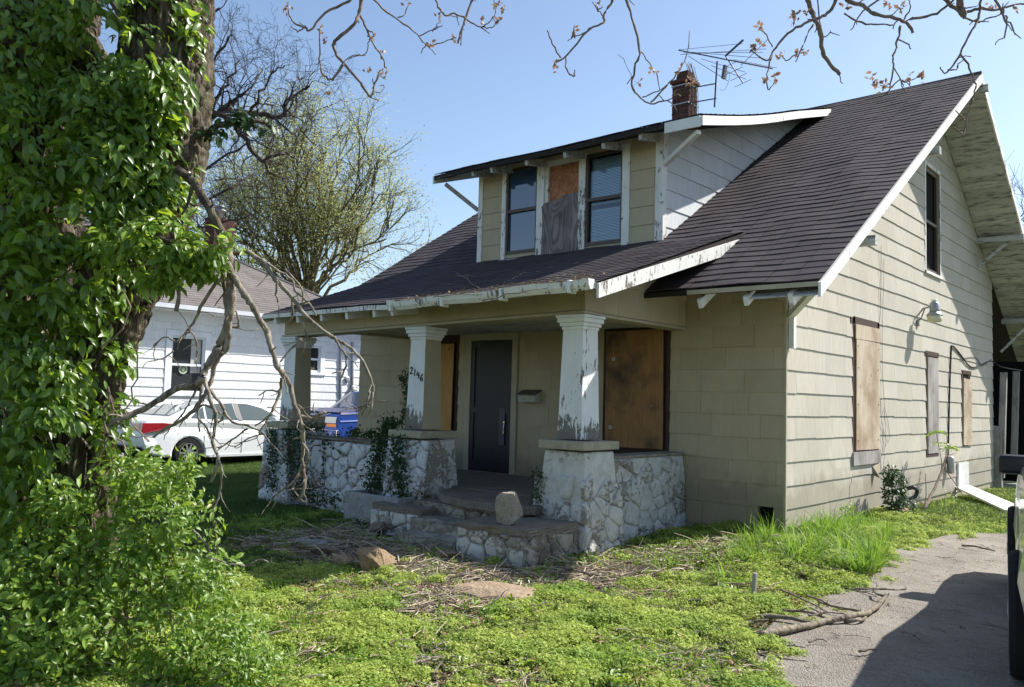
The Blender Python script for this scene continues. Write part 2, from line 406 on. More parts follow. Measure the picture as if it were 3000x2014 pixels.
M['ink'] = plain('black_numerals', (.01, .01, .012), .5, .3)
M['carwhite'] = plain('white_car_paint', (.78, .80, .82), .25, .5, 0, .8)
M['carblue'] = plain('blue_car_paint', (.02, .07, .34), .3, .5, .1, .7, nz=.3)
M['carhood'] = plain('oxidised_hood_paint', (.09, .09, .16), .6, .3, nz=.5)
M['suv'] = plain('silver_green_suv_paint', (.42, .46, .44), .3, .5, .3, .6)
M['rubber'] = plain('tyre_rubber', (.018, .018, .019), .85, .2)
M['plastic'] = plain('black_plastic', (.014, .014, .016), .4, .4)
M['taillamp'] = plain('red_tail_lamp', (.26, .008, .016), .15, .6, 0, .8)
M['amber'] = plain('amber_lens', (.75, .22, .02), .2, .6)
M['headlamp'] = plain('headlamp_glass', (.6, .6, .55), .15, .7)
M['chrome'] = plain('chrome', (.75, .75, .77), .15, .6, 1.)
M['carglass'] = plain('tinted_car_glass', (.03, .06, .055), .04, .9, 0, 1.)
M['pane'] = plain('sky_tinted_window_pane', (.030, .062, .125), .06, 1., 0, .6)  # blue base colour stands in for sky reflected in the glass
M['npane'] = plain('dark_neighbour_pane', (.035, .04, .045), .05, .9, 0, .5)
M['curtain'] = plain('pale_curtain', (.45, .44, .42), .8, .2)
M['sticker'] = plain('round_green_sticker', (.45, .55, .38), .6, .3)
M['stickerred'] = plain('red_cloth', (.35, .05, .05), .8, .2)
M['vinyl'] = plain('white_board', (.72, .72, .70), .5, .4, nz=.3)
def m_glass():
    a = N('window_glass', .03, .5); t = a.n.new('ShaderNodeBsdfTransparent'); g = a.n.new('ShaderNodeBsdfGlossy')
    g.inputs['Roughness'].default_value = .03; t.inputs[0].default_value = (.82, .88, .92, 1)
    fr = a.n.new('ShaderNodeFresnel'); fr.inputs[0].default_value = 1.45
    mx = a.n.new('ShaderNodeMixShader'); a.l.new(fr.outputs[0], mx.inputs[0]); a.l.new(t.outputs[0], mx.inputs[1]); a.l.new(g.outputs[0], mx.inputs[2])
    a.l.new(mx.outputs[0], a.n['Material Output'].inputs['Surface']); return a.m
M['glass'] = m_glass()
M['blind'] = plain('pale_blue_blinds', (.70, .80, .88), .6, .3)
def m_ground():
    a = N('lawn_soil', .95, .1)
    c = a.mix(a.ramp(a.noise(.9, (1, 1, 1), 6), [(.4, 0.), (.6, 1.)]), (.10, .085, .05), (.065, .10, .03))
    c = a.mix(a.ramp(a.noise(26, (1, 1, 1), 5), [(.4, 0.), (.7, .7)]), c, (.05, .075, .02))
    c = a.mix(a.ramp(a.noise(90, (1, 1, 1), 3), [(.55, 0.), (.7, .6)]), c, (.22, .18, .12))
    a.color(c); a.bump(a.noise(35, (1, 1, 1), 6), .03); return a.m
M['ground'] = m_ground()
def m_drive():
    a = N('old_driveway', .93, .15)
    c = a.mix(a.ramp(a.noise(1.3, (1, 1, 1), 6), [(.38, 0.), (.66, 1.)]), (.26, .23, .195), (.385, .345, .295))
    c = a.mix(a.ramp(a.voro(70, (1, 1, 1)), [(.15, 1.), (.45, 0.)]), c, (.40, .36, .31))
    c = a.mix(a.ramp(a.noise(150, (1, 1, 1), 3), [(.50, 0.), (.64, .9)]), c, (.10, .088, .076))
    c = a.mix(a.ramp(a.noise(7, (1, 2.2, 1), 6, .7), [(.52, 0.), (.7, .6)]), c, (.13, .115, .10))
    cr = a.ramp(a.noise(2.2, (1, 1, 1), 8, .62), [(.492, 0.), (.5, 1.), (.508, 0.)])
    c = a.mix(a.math('MULTIPLY', cr, a.ramp(a.noise(.8), [(.5, 0.), (.66, .5)])), c, (.12, .105, .085))
    a.color(c); a.bump(a.math('ADD', a.noise(60, (1, 1, 1), 6), a.math('MULTIPLY', a.voro(90, (1, 1, 1)), -.8)), .012); return a.m
M['drive'] = m_drive()

# ---------------------------------------------------------------- ground
CP = np.array([(0,0,0),(0,3.2,-.02),(0,5.4,-.08),(0,8.2,-.13),(.8,-1,-.03),(-1.3,0,-.05),(-1.5,-2.4,-.15),(-4,-2.4,-.14),(-6.8,-2.4,-.12),(-1,-4,-.15),
  (-3,-5,-.16),(1.5,-1,-.06),(1.6,-4,-.13),(2.5,-3,-.13),(3,0,-.08),(1.6,2.5,-.08),(4,-9,-.17),(0,-8,-.2),(-4,-8,-.2),(-10,-2,-.2),(-13,0,-.2),(-13,6,-.2),(-17,0,-.2),
  (2,10,-.15),(0,14,-.2),(-8,-6,-.2),(-20,-8,-.25),(8,0,-.1),(8,8,-.15),(-6,16,-.2)], float)
def gz(x, y):
    x = np.asarray(x, float); y = np.asarray(y, float)
    d = (x[..., None]-CP[:, 0])**2+(y[..., None]-CP[:, 1])**2+.15
    wt = d**-1.6
    z = (wt*CP[:, 2]).sum(-1)/wt.sum(-1)
    return z+.012*np.sin(3.1*x+1)*np.sin(2.7*y)+.008*np.sin(7.3*x+2*y)
def G(x, y): return float(gz(np.array(x), np.array(y)))
def gp(px, py):                 # sight line meets the ground
    p = on(px, py, 2, -.12)
    for _ in range(4): p = on(px, py, 2, G(p[0], p[1]))
    return p
xs = np.concatenate([[-700, -300, -120, -60, -35], np.arange(-24, 8.01, .16), [10, 14, 22, 40, 90, 250, 700]])
ys = np.concatenate([[-300, -100, -40, -20], np.arange(-12, 16.01, .16), [19, 24, 34, 60, 120, 300, 900]])
X, Y = np.meshgrid(xs, ys, indexing='ij'); Z = gz(X, Y)-.03
ny = len(ys); ii = np.arange(len(xs)-1)[:, None]*ny+np.arange(ny-1)[None, :]
tag(mesh_np('ground', np.stack([X, Y, Z], -1).reshape(-1, 3), np.stack([ii, ii+ny, ii+ny+1, ii+1], -1).reshape(-1, 4), M['ground'], smooth=True), kind='structure')
DR = [gp(*p)[:2] for p in [(1733,1568),(1722,1500),(1725,1460),(1770,1420),(1850,1375),(1930,1345),(1992,1318),(1985,1285),(2030,1262),(2090,1240),(2150,1226),(2240,1218),(2330,1216)]]
DR = [DR[0]+V3((.15, -1.2))[:2]]+DR
DR = [(2.3, -9.5)]+[tuple(p) for p in DR]+[(6.5, 2.6), (6.5, -12), (2.3, -12)]
def in_poly(x, y, P):
    c = np.zeros(np.shape(x), bool); n = len(P)
    for i in range(n):
        x0, y0 = P[i]; x1, y1 = P[(i+1) % n]
        if y0 == y1: continue
        k = ((y0 > y) != (y1 > y)) & (x < (x1-x0)*(y-y0)/(y1-y0)+x0); c ^= k
    return c
bm = bmesh.new()
fc = bm.faces.new([bm.verts.new((p[0], p[1], 0)) for p in DR])
for k in range(60):             # cut into a grid so that it follows the ground
    for nrm, q in (((1, 0, 0), -0.5+k*.35), ((0, 1, 0), -12+k*.35)):
        co = Vector((q, 0, 0)) if nrm[0] else Vector((0, q, 0))
        bmesh.ops.bisect_plane(bm, geom=bm.verts[:]+bm.edges[:]+bm.faces[:], plane_co=co, plane_no=nrm)
for v in bm.verts: v.co.z = G(v.co.x, v.co.y)+.012+.004*math.sin(9*v.co.x+5*v.co.y)
me = bpy.data.meshes.new('driveway'); bm.to_mesh(me); bm.free(); me.materials.append(M['drive'])
tag(link('driveway', me), kind='structure')

# ---------------------------------------------------------------- the bungalow
H = thing('bungalow_house', (-3.9, 4, 0), 'boarded-up tan bungalow with dark shingled roof, wide dormer and stone porch', 'house')
SID = []                        # shingles waiting to be linked: (screen area, verts, faces, parent)
def shingle_poly(poly, o, u, v, n, zt, parent, thick=.007, lift=.013, hgt=.27):
    o, u, v, n = V3(o), V3(u), V3(v), V3(n); k = len(poly)
    back = [o+u*a+v*b for a, b in poly]
    front = [o+u*a+v*b+n*(thick+lift*max(0, min(1, (zt-b)/hgt))) for a, b in poly]
    fs = [tuple(range(k, 2*k))]+[(i, (i+1) % k, (i+1) % k+k, i+k) for i in range(k)]
    sc = [proj(p) for p in front]
    vis = parea(sc)
    cx, cy = sum(p[0] for p in sc)/k, sum(p[1] for p in sc)/k
    if not (-60 < cx < 2400 and -60 < cy < 1630): vis *= .01
    SID.append((vis, back+front, fs, parent))
def siding(parent, o, u, n, u0, u1, z0, z1, zoff=.255, e=.27, width=.61, holes=(), clips=(), vari=.12, **kw):
    o, u, n = V3(o), V3(u), V3(n); k = math.floor((z0-zoff)/e)
    while zoff+k*e < z1-.01:
        a, b = zoff+k*e, zoff+(k+1)*e; x = u0-(width*.5 if k % 2 else 0)-rnd.uniform(0, .12)
        while x < u1:
            wd = width*rnd.uniform(1-vari, 1+vari); dz = rnd.uniform(-.006, .004)
            lo, hi = max(x+.0015, u0), min(x+wd-.0015, u1)
            if hi-lo > .02:
                for (p, q, r_, s_) in rects((lo, hi, max(a+dz, z0), min(b, z1)), holes):
                    poly = [(p, r_), (q, r_+rnd.uniform(-.003, .003)), (q, s_), (p, s_)]
                    for c in clips: poly = clip(poly, *c) if len(poly) > 2 else poly
                    if len(poly) > 2 and parea(poly) > .0008:
                        shingle_poly(poly, o, u, (0, 0, 1), n, b, parent, hgt=e, **kw)
            x += wd
        k += 1
def flush_siding(mat, name='siding_shingle', limit=300):
    global SID
    SID.sort(key=lambda q: -q[0])
    for q in SID[:limit]:
        m_ = MB(); m_.add(q[1], q[2]); m_.build(name, q[4] if len(q) > 4 else mat, q[3])
    rest = {}
    for q in SID[limit:]: rest.setdefault(q[3].name+(q[4].name if len(q) > 4 else ''), [q[3], MB(), q[4] if len(q) > 4 else mat])[1].add(q[1], q[2])
    for k, (par, mb, mt_) in rest.items():
        tag(mb.build(name, mt_, par), kind='stuff')
    SID = []
def wall(name, o, u, n, u0, u1, z0, z1, holes, th, parent, mat, clips=()):
    mb = MB()
    for (a, b, c, d) in rects((u0, u1, z0, z1), holes):
        poly = [(a, c), (b, c), (b, d), (a, d)]
        for q in clips: poly = clip(poly, *q) if len(poly) > 2 else poly
        if len(poly) > 2: mb.prism(poly, o, u, (0, 0, 1), n, -th, -.002)
    return mb.build(name, mat, parent)
SL = .62
def rz(y): return 2.73+SL*(y+1.02)
YR = 6.08; ZR = rz(YR)
UX, UY, NF, NS = (1,0,0), (0,1,0), (0,-1,0), (1,0,0)
W = 7.8; LB = 10.6

# front wall
fh = [(-2.56, -1.52, .78, 2.47), (-5.06, -4.21, .33, 2.33), (-6.35, -5.33, .86, 2.47), (-.325, -.125, .05, .27)]
fw = wall('front_wall', (0,0,0), UX, NF, -W, -.001, -.3, 3.1, fh, .12, H, M['trimtan'])
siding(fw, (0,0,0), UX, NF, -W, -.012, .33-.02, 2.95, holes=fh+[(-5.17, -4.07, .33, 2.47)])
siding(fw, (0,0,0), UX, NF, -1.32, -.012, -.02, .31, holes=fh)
box('dark_void', (-W+.2, .5, -.2), (-.3, .55, 3.0), M['dark'], H)
# side wall
sh = [(2.18, 3.26, .66, 2.70), (5.66, 6.38, .70, 2.40), (7.98, 8.68, .78, 2.19), (5.70, 6.55, 3.80, 5.62)]
gcl = [(-SL, 1, 2.73+SL*1.02-.13), (SL, 1, ZR+SL*YR-.13)]
sw = wall('side_wall', (0,0,0), UY, NS, .0, LB, -.3, ZR, sh, .12, H, M['trimtan'], gcl)
n0 = len(SID)
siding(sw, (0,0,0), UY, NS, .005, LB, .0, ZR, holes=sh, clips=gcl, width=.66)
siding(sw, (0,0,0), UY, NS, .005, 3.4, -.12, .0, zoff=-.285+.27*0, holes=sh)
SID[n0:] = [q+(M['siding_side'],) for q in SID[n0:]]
box('back_wall', (-W, LB-.1, -.3), (-.14, LB, 3.2), M['siding'], H)
wall('left_wall', (-W, 0, 0), UY, (-1,0,0), .12, LB-.12, -.3, ZR, [], .1, H, M['siding'], gcl)
box('foundation', (-W+.05, .03, -.4), (-1.0, .1, .3), M['mortar'], H)
# foundation stones seen below the front siding
for i in range(6):
    x = -1.25+i*.19
    MB().box((x, -.03, -.25), (x+.16+rnd.uniform(-.03, .02), .02, -.055+rnd.uniform(-.02, .02))).build('stone', M['mortar'], H, bevel=.02)

def shingle_course(parent, f, x0, x1, t0, t1, mat, seg=26, jitter=.004, lift=.013):
    """f(x,t,h): point h above the roof at slope position t"""
    xs_ = np.linspace(x0, x1, seg+1); v = []; F = []
    for i in range(seg):
        j = rnd.uniform(-jitter, jitter); a, b = xs_[i], xs_[i+1]-.004
        if i == seg-1: b = xs_[-1]
        base = len(v); l0 = lift+rnd.uniform(-.002, .004)
        v += [f(a, t1+.02, .004), f(b, t1+.02, .004), f(a, t0+j, l0), f(b, t0+j, l0), f(a, t0+j, .001), f(b, t0+j, .001)]
        F += [(base, base+1, base+3, base+2), (base+2, base+3, base+5, base+4)]
    return MB().add(v, F).build('shingle_course', mat, parent)
SC = math.sqrt(1+SL*SL)
def fmain(x, t, h):
    y = -1.02+t/SC; z = rz(y)+.012
    z += .012*math.sin(1.7*x+.9*y)*math.sin(.8*y)+.03*math.exp(-((x-.0+.35*(y-2.4))**2/.05+(y-2.6)**2/1.6))+.006*math.sin(6*x+4*y)
    return (x, y-h*SL/SC, z+h/SC)
roof = MB().prism([(-1.02, rz(-1.02)), (YR, ZR), (YR, ZR-.13), (-1.02, rz(-1.02)-.06)], (-7.95, 0, 0), UY, (0,0,1), UX, 0, 8.72).build('main_roof', M['roofedge'], H)
t = 0.
while t < SC*(YR+1.02)-.05:
    shingle_course(roof, fmain, -7.97, .80, t, min(t+.165, SC*(YR+1.02)), M['roof'], seg=29)
    t += .165*rnd.uniform(.97, 1.03)
MB().prism([(13.2, ZR-SL*(13.2-YR)), (YR+.003, ZR), (YR+.003, ZR-.13), (13.2, ZR-SL*(13.2-YR)-.11)], (-7.95, 0, 0), UY, (0,0,1), UX, 0, 8.72).build('back_roof', M['roof'], H)
MB().tube(smooth_path([(-7.97, YR, ZR+.012), (-4, YR, ZR+.005), (-1.6, YR, ZR+.0), (.8, YR, ZR+.02)], 5), .03, 6).build('ridge_cap', M['ridge'], roof)
# rake boards on the gable end
def rake(y0, z0_, y1, z1_, x, name='rake_board', mat='white', h=.15):
    m_ = MB(); n_ = 14
    for i in range(n_):
        a, b = i/n_, (i+1)/n_
        p, q = (y0+(y1-y0)*a, z0_+(z1_-z0_)*a), (y0+(y1-y0)*b, z0_+(z1_-z0_)*b)
        m_.hexa([(x, p[0], p[1]-h), (x+.028, p[0], p[1]-h), (x+.028, q[0], q[1]-h), (x, q[0], q[1]-h), (x, p[0], p[1]), (x+.028, p[0], p[1]), (x+.028, q[0], q[1]), (x, q[0], q[1])])
    return m_.build(name, M[mat], H)
rake(-1.04, rz(-1.04)-.005, YR, ZR-.005, .782)
rake(13.2, ZR-SL*(13.2-YR)-.005, YR+.003, ZR-.005, .782, mat='white_bad')
rake(-1.04, rz(-1.04)-.005, YR, ZR-.005, -7.98)
# roof boards seen from below, running along the ridge
for (ya, yb) in ((-1.0, YR-.05), (YR+.05, 13.15)):
    y = ya
    while y < yb-.05:
        y2 = min(y+.128, yb); zz = lambda q: (rz(q) if ya < 0 else ZR-SL*(q-YR))-.135-jz; jz = rnd.uniform(0, .006)
        MB().hexa([(.022, y, zz(y)-.016), (.778, y, zz(y)-.016), (.778, y2-.005, zz(y2-.005)-.016), (.022, y2-.005, zz(y2-.005)-.016), (.022, y, zz(y)), (.778, y, zz(y)), (.778, y2-.005, zz(y2-.005)), (.022, y2-.005, zz(y2-.005))]).build('soffit_board', M['soffit'], H)
        y = y2
# purlin ends poking out of the gable
for (y, L_) in ((.45, .88), (3.25, .86), (YR, .98), (9.3, .84), (11.6, .84)):
    z = (rz(y) if y < YR else ZR-SL*(y-YR))-.21
    box('purlin_end', (0.0, y-.045, z-.11), (L_ if y != YR else .9, y+.045, z), M['soffit'], H)
def brace(p0, p1, w_=.075, mat='white'): return MB().beam(p0, p1, w_, w_*.8).build('knee_brace', M[mat], H)
brace((.03, .06, 2.50), (.72, -.62, 2.84)); box('brace_post', (.022, .03, 2.12), (.085, .10, 2.78), M['white'], H)
brace((.03, 9.3, 4.35), (.72, 9.3, 4.93), .06, 'soffit'); brace((.03, 11.3, 2.75), (.7, 11.4, 3.5), .06, 'soffit'); brace((.03, 3.25, 4.6), (.7, 3.25, 5.1), .06, 'soffit')
# front eave of the right-hand part
box('eave_board', (-.72, -1.04, rz(-1.02)-.055), (.78, -1.023, rz(-1.02)-.005), M['trimtan'], H)
for x in (-.60, -.05, .45):
    MB().prism([(-1.02, rz(-1.02)-.115), (0, rz(0)-.115), (0, rz(0)-.22), (-.98, rz(-1.02)-.21)], (x, 0, 0), UY, (0,0,1), UX, 0, .05).build('rafter_tail', M['white'], H)
box('front_frieze', (-1.29, -.03, 2.955), (-.001, .0, 3.3), M['trimtan'], H)

# ---------------- porch roof
XL, XR_ = -7.05, -.72
def pe(x): s_ = (x-XL)/(XR_-XL); return -2.47-.33*s_, 2.60-.035*math.sin(s_*math.pi*1.0)*(.4 if s_ < .5 else 1)   # eave y and z, sagging
def fporch(x, t, h):
    y0, z0 = pe(x); y1 = .36; z1 = rz(y1)+.03; s_ = t/3.3
    return (x, y0+(y1-y0)*s_, z0+(z1-z0)*s_+h+.010*math.sin(2.1*x+3*s_)+.01)
proof = MB(); n_ = 16
for i in range(n_):
    a, b = XL+(XR_-XL)*i/n_, XL+(XR_-XL)*(i+1)/n_
    q = []
    for x in (a, b):
        y0, z0 = pe(x); q.append(((x, y0, z0-.06), (x, y0, z0), (x, .36, rz(.36)-.05), (x, .36, rz(.36)+.03)))
    proof.hexa([q[0][0], q[1][0], q[1][2], q[0][2], q[0][1], q[1][1], q[1][3], q[0][3]])
proof = proof.build('porch_roof', M['roofedge'], H)
t = 0.
while t < 3.28:
    shingle_course(proof, fporch, XL-.02, XR_+.015, t, min(t+.15, 3.3), M['roof'], seg=21, jitter=.006); t += .15
# lifted flashing where the porch roof meets the main roof
MB().add([(-1.0,.15,rz(.15)+.05),(-.74,.05,rz(.05)+.02),(-.66,.42,rz(.42)+.03),(-.95,.55,rz(.55)+.015),(-.85,.28,rz(.28)+.075)], [(0,1,4),(1,2,4),(2,3,4),(3,0,4)]).build('lifted_shingle', M['roof'], proof)
# porch rake (right) and eave board
def seg_board(p0, p1, w_, h, name, mat, bend=0., n_=10):
    m_ = MB(); p0, p1 = V3(p0), V3(p1); d = p1-p0
    side = np.cross(d, (0,0,1)); side /= np.linalg.norm(side); side *= w_
    for i in range(n_):
        a = p0+d*i/n_-V3((0,0,bend*math.sin(math.pi*i/n_))); b = p0+d*(i+1)/n_-V3((0,0,bend*math.sin(math.pi*(i+1)/n_)))
        hh = V3((0,0,h)); m_.hexa([a-hh, a+side-hh, b+side-hh, b-hh, a, a+side, b+side, b])
    return m_.build(name, M[mat], H)
seg_board((XR_, -2.80, 2.592), (XR_, .30, rz(.30)-.01), .03, .145, 'rake_board', 'white_bad')
seg_board((XL, -2.47, 2.59), (XL, .30, rz(.30)-.0), -.03, .12, 'rake_board', 'white_bad')
eb = MB()
for i in range(12):
    a, b = XL+(XR_-XL)*i/12, XL+(XR_-XL)*(i+1)/12; (ya, za), (yb, zb) = pe(a), pe(b)
    eb.hexa([(a, ya-.022, za-.06), (b, yb-.022, zb-.06), (b, yb-.002, zb-.06), (a, ya-.002, za-.06), (a, ya-.022, za+.0), (b, yb-.022, zb+.0), (b, yb-.002, zb+.0), (a, ya-.002, za+.0)])
eb.build('eave_board', M['white_bad'], H)
for x in (-6.75, -6.15, -5.55, -4.95, -4.35, -3.98):
    y0, z0 = pe(x)
    MB().prism([(y0+.005, z0-.062), (-2.0, z0+.08), (-2.0, z0-.06), (y0+.02, z0-.15)], (x, 0, 0), UY, (0,0,1), UX, 0, .05).build('rafter_tail', M['white'], H)
# gutter, with its end cap
gt = MB(); g0, g1 = -3.9, -.74; n_ = 14; prof = [(-.012, .03), (-.012, -.06), (-.075, -.075), (-.105, -.03), (-.115, .03), (-.105, .03), (-.098, -.025), (-.07, -.065), (-.02, -.052), (-.02, .03)]
rings = []
for i in range(n_+1):
    x = g0+(g1-g0)*i/n_; y0, z0 = pe(x); z0 += -.01*math.sin(i*1.1); rings.append([(x, y0-.014+a, z0+b) for a, b in prof])
vs = [p for r_ in rings for p in r_]; k = len(prof)
fs = [(i*k+j, i*k+(j+1) % k, (i+1)*k+(j+1) % k, (i+1)*k+j) for i in range(n_) for j in range(k)]
gut = gt.add(vs, fs).build('gutter', M['white_bad'], H)
y0, z0 = pe(g1); MB().add([(g1+.002, y0-.014+a, z0+b) for a, b in prof[:5]]+[(g1+.012, y0-.014+a, z0+b) for a, b in prof[:5]], [(0,1,2,3,4), (9,8,7,6,5), (0,1,6,5), (1,2,7,6), (2,3,8,7), (3,4,9,8), (4,0,5,9)]).build('gutter_end_cap', M['white'], gut)
for i in range(4):
    x = -3.85+i*.95; y0, z0 = pe(x); MB().box((x, y0-.132, z0-.095), (x+.04, y0-.01, z0+.036)).build('gutter_strap', M['white'], gut, bevel=.01)

# ---------------- porch beams, ceiling, columns
def zb(x): return 2.41+(x+1.3)*.018
beam_ = MB().hexa([(-6.88, -2.185, zb(-6.88)), (-1.31, -2.185, zb(-1.3)), (-1.31, -1.95, zb(-1.3)), (-6.88, -1.95, zb(-6.88)), (-6.88, -2.185, 2.64), (-1.31, -2.185, 2.64), (-1.31, -1.95, 2.72), (-6.88, -1.95, 2.72)]).build('porch_beam', M['trimtan'], H)
x = -6.88
while x < -1.32:
    x2 = min(x+rnd.uniform(.56, .66), -1.3)
    z0_ = zb(x)+.012
    SID.append((99999, [(x+.002,-2.187,z0_),(x2-.002,-2.187,zb(x2)+.012),(x2-.002,-2.187,2.66),(x+.002,-2.187,2.66),(x+.002,-2.203,z0_),(x2-.002,-2.203,zb(x2)+.012),(x2-.002,-2.196,2.66),(x+.002,-2.196,2.66)],
      [(4,5,6,7),(0,1,5,4),(1,2,6,5),(2,3,7,6),(3,0,4,7)], beam_)); x = x2
MB().hexa([(-6.9,-2.235,zb(-6.9)-.03),(-1.275,-2.235,zb(-1.3)-.03),(-1.275,-1.93,zb(-1.3)-.03),(-6.9,-1.93,zb(-6.9)-.03),(-6.9,-2.235,zb(-6.9)-.002),(-1.275,-2.235,zb(-1.3)-.002),(-1.275,-1.93,zb(-1.3)-.002),(-6.9,-1.93,zb(-6.9)-.002)]).build('beam_trim', M['trimtan'], H)
def side_beam(xf, sgn):
    pl = [(-2.18, 2.40), (-.03, 2.40), (-.03, 3.36), (-2.18, 2.70)]
    sb = MB().prism(pl, (xf-sgn*.2, 0, 0), UY, (0,0,1), (sgn,0,0), 0, .188).build('side_beam', M['trimtan'], H)
    if sgn > 0:
        siding(sb, (xf-.01, 0, 0), UY, (1,0,0), -2.2, -.035, 2.41, 3.4, zoff=2.415, e=.33, width=.72, clips=[(-.31, 1, 2.70+.31*2.1)])
        box('beam_trim', (xf-.22, -1.925, 2.372), (xf+.014, -.025, 2.40), M['trimtan'], H)
side_beam(-1.30, 1); side_beam(-6.68, -1)
box('porch_ceiling', (-6.7, -1.94, 2.43), (-1.5, -.03, 2.46), M['soffit'], H)
COLX = []
def col_at(pl, pc, px_cap_l, px_cap_c, side_tan):
    a = on(pl, 800, 1, -2.2)[0]; b = on(pc, 800, 1, -2.2)[0]; cx = (a+b)/2; w0, w1 = .135, .162
    zt = zb(cx)-.035; z0_ = 1.03; cy = -2.06
    m_ = MB(); ring = lambda w_, z: [(cx-w_, cy-w_, z), (cx+w_, cy-w_, z), (cx+w_, cy+w_, z), (cx-w_, cy+w_, z)]
    m_.hexa(ring(w1, z0_)+ring(w0, zt-.16)); m_.m = [0, 0, 0, 1 if side_tan else 0, 0, 0]
    c = m_.build('porch_column', None, H, mats=[M['white_col'], M['trimtan'] if side_tan else M['white_col']])
    for (h0, h1, e) in ((.16, .125, .012), (.124, .085, .03), (.084, .035, .05), (.034, 0., .062)):
        MB().box((cx-w0-e, cy-w0-e, zt-h0), (cx+w0+e, cy+w0+e, zt-h1)).build('capital_moulding', M['white_col'] if not side_tan else M['cleanwhite'], c, bevel=.006)
    COLX.append(cx); return c, cx, cy, w0, w1, z0_, zt
c1 = col_at(650, 674, 0, 0, True); c2 = col_at(937, 969, 0, 0, True); c3 = col_at(1281, 1331, 0, 0, False)

# ---------------- stone work
def voronoi_cells(w_, h, cw, ch, seed):
    rg = random.Random(seed); pts = []; tries = 0; n_ = int(1.25*(w_+2*cw)*(h+2*ch)/(cw*ch))
    while len(pts) < n_ and tries < 4000:
        tries += 1; p = (rg.uniform(-cw, w_+cw), rg.uniform(-ch, h+ch)); m_ = rg.uniform(.45, .95)
        if all(((p[0]-q[0])/cw)**2+((p[1]-q[1])/ch)**2 > m_*m_ for q in pts): pts.append(p)
    cells = []
    for p in pts:
        poly = [(0, 0), (w_, 0), (w_, h), (0, h)]
        for q in pts:
            if q is p or abs(q[0]-p[0])+abs(q[1]-p[1]) > 3*(cw+ch): continue
            a, b = q[0]-p[0], q[1]-p[1]
            poly = clip(poly, a, b, (q[0]**2+q[1]**2-p[0]**2-p[1]**2)/2)
            if len(poly) < 3: break
        if len(poly) >= 3 and parea(poly) > .0015: cells.append(poly)
    return cells
def stone_face(parent, o, u, v, w_, h, cw, ch, mat, seed, depth=.035, gap=.009, taper=None, bare=None):
    o, u, v = V3(o), V3(u), V3(v); n = np.cross(u, v); n /= np.linalg.norm(n); rg = random.Random(seed+5)
    for poly in voronoi_cells(w_, h, cw, ch, seed):
        if bare and sum(p[1] for p in poly)/len(poly) > bare+rg.uniform(-.15, .12): continue
        P = []; m_ = len(poly)
        for i in range(m_):         # break up the straight sides
            a, b = poly[i], poly[(i+1) % m_]; P.append(a)
            q_ = max(1, int(math.dist(a, b)/.045))
            for e_ in range(1, q_): P.append((a[0]+(b[0]-a[0])*e_/q_+rg.uniform(-.009, .009), a[1]+(b[1]-a[1])*e_/q_+rg.uniform(-.009, .009)))
        cx, cy = sum(p[0] for p in P)/len(P), sum(p[1] for p in P)/len(P); sz = math.sqrt(parea(poly))
        d = depth*rg.uniform(.55, 1.25); rings = []
        for sh_, dd in ((gap*1.1, -.02), (gap*1.1, d*.55), (gap*1.1+.012, d*.92), (sz*.26, d*rg.uniform(.9, 1.15))):
            k_ = max(.15, 1-2*sh_/sz); rings.append([(cx+(p[0]-cx)*k_, cy+(p[1]-cy)*k_, dd+(rg.uniform(-.006, .006) if dd > 0 else 0)) for p in P])
        vs = [o+u*a*(1 if taper is None else taper(a, b))+v*b+n*c for r_ in rings for a, b, c in r_]; k = len(P)
        fs = [(r_*k+i, r_*k+(i+1) % k, (r_+1)*k+(i+1) % k, (r_+1)*k+i) for r_ in range(3) for i in range(k)]+[tuple(range(3*k, 4*k))]
        ob = MB().add(vs, fs).build('stone', mat, parent, smooth=True)
def frustum(b, t_, z0_, z1_):   # b,t = x0,x1,y0,y1
    return MB().hexa([(b[0],b[2],z0_),(b[1],b[2],z0_),(b[1],b[3],z0_),(b[0],b[3],z0_),(t_[0],t_[2],z1_),(t_[1],t_[2],z1_),(t_[1],t_[3],z1_),(t_[0],t_[3],z1_)])
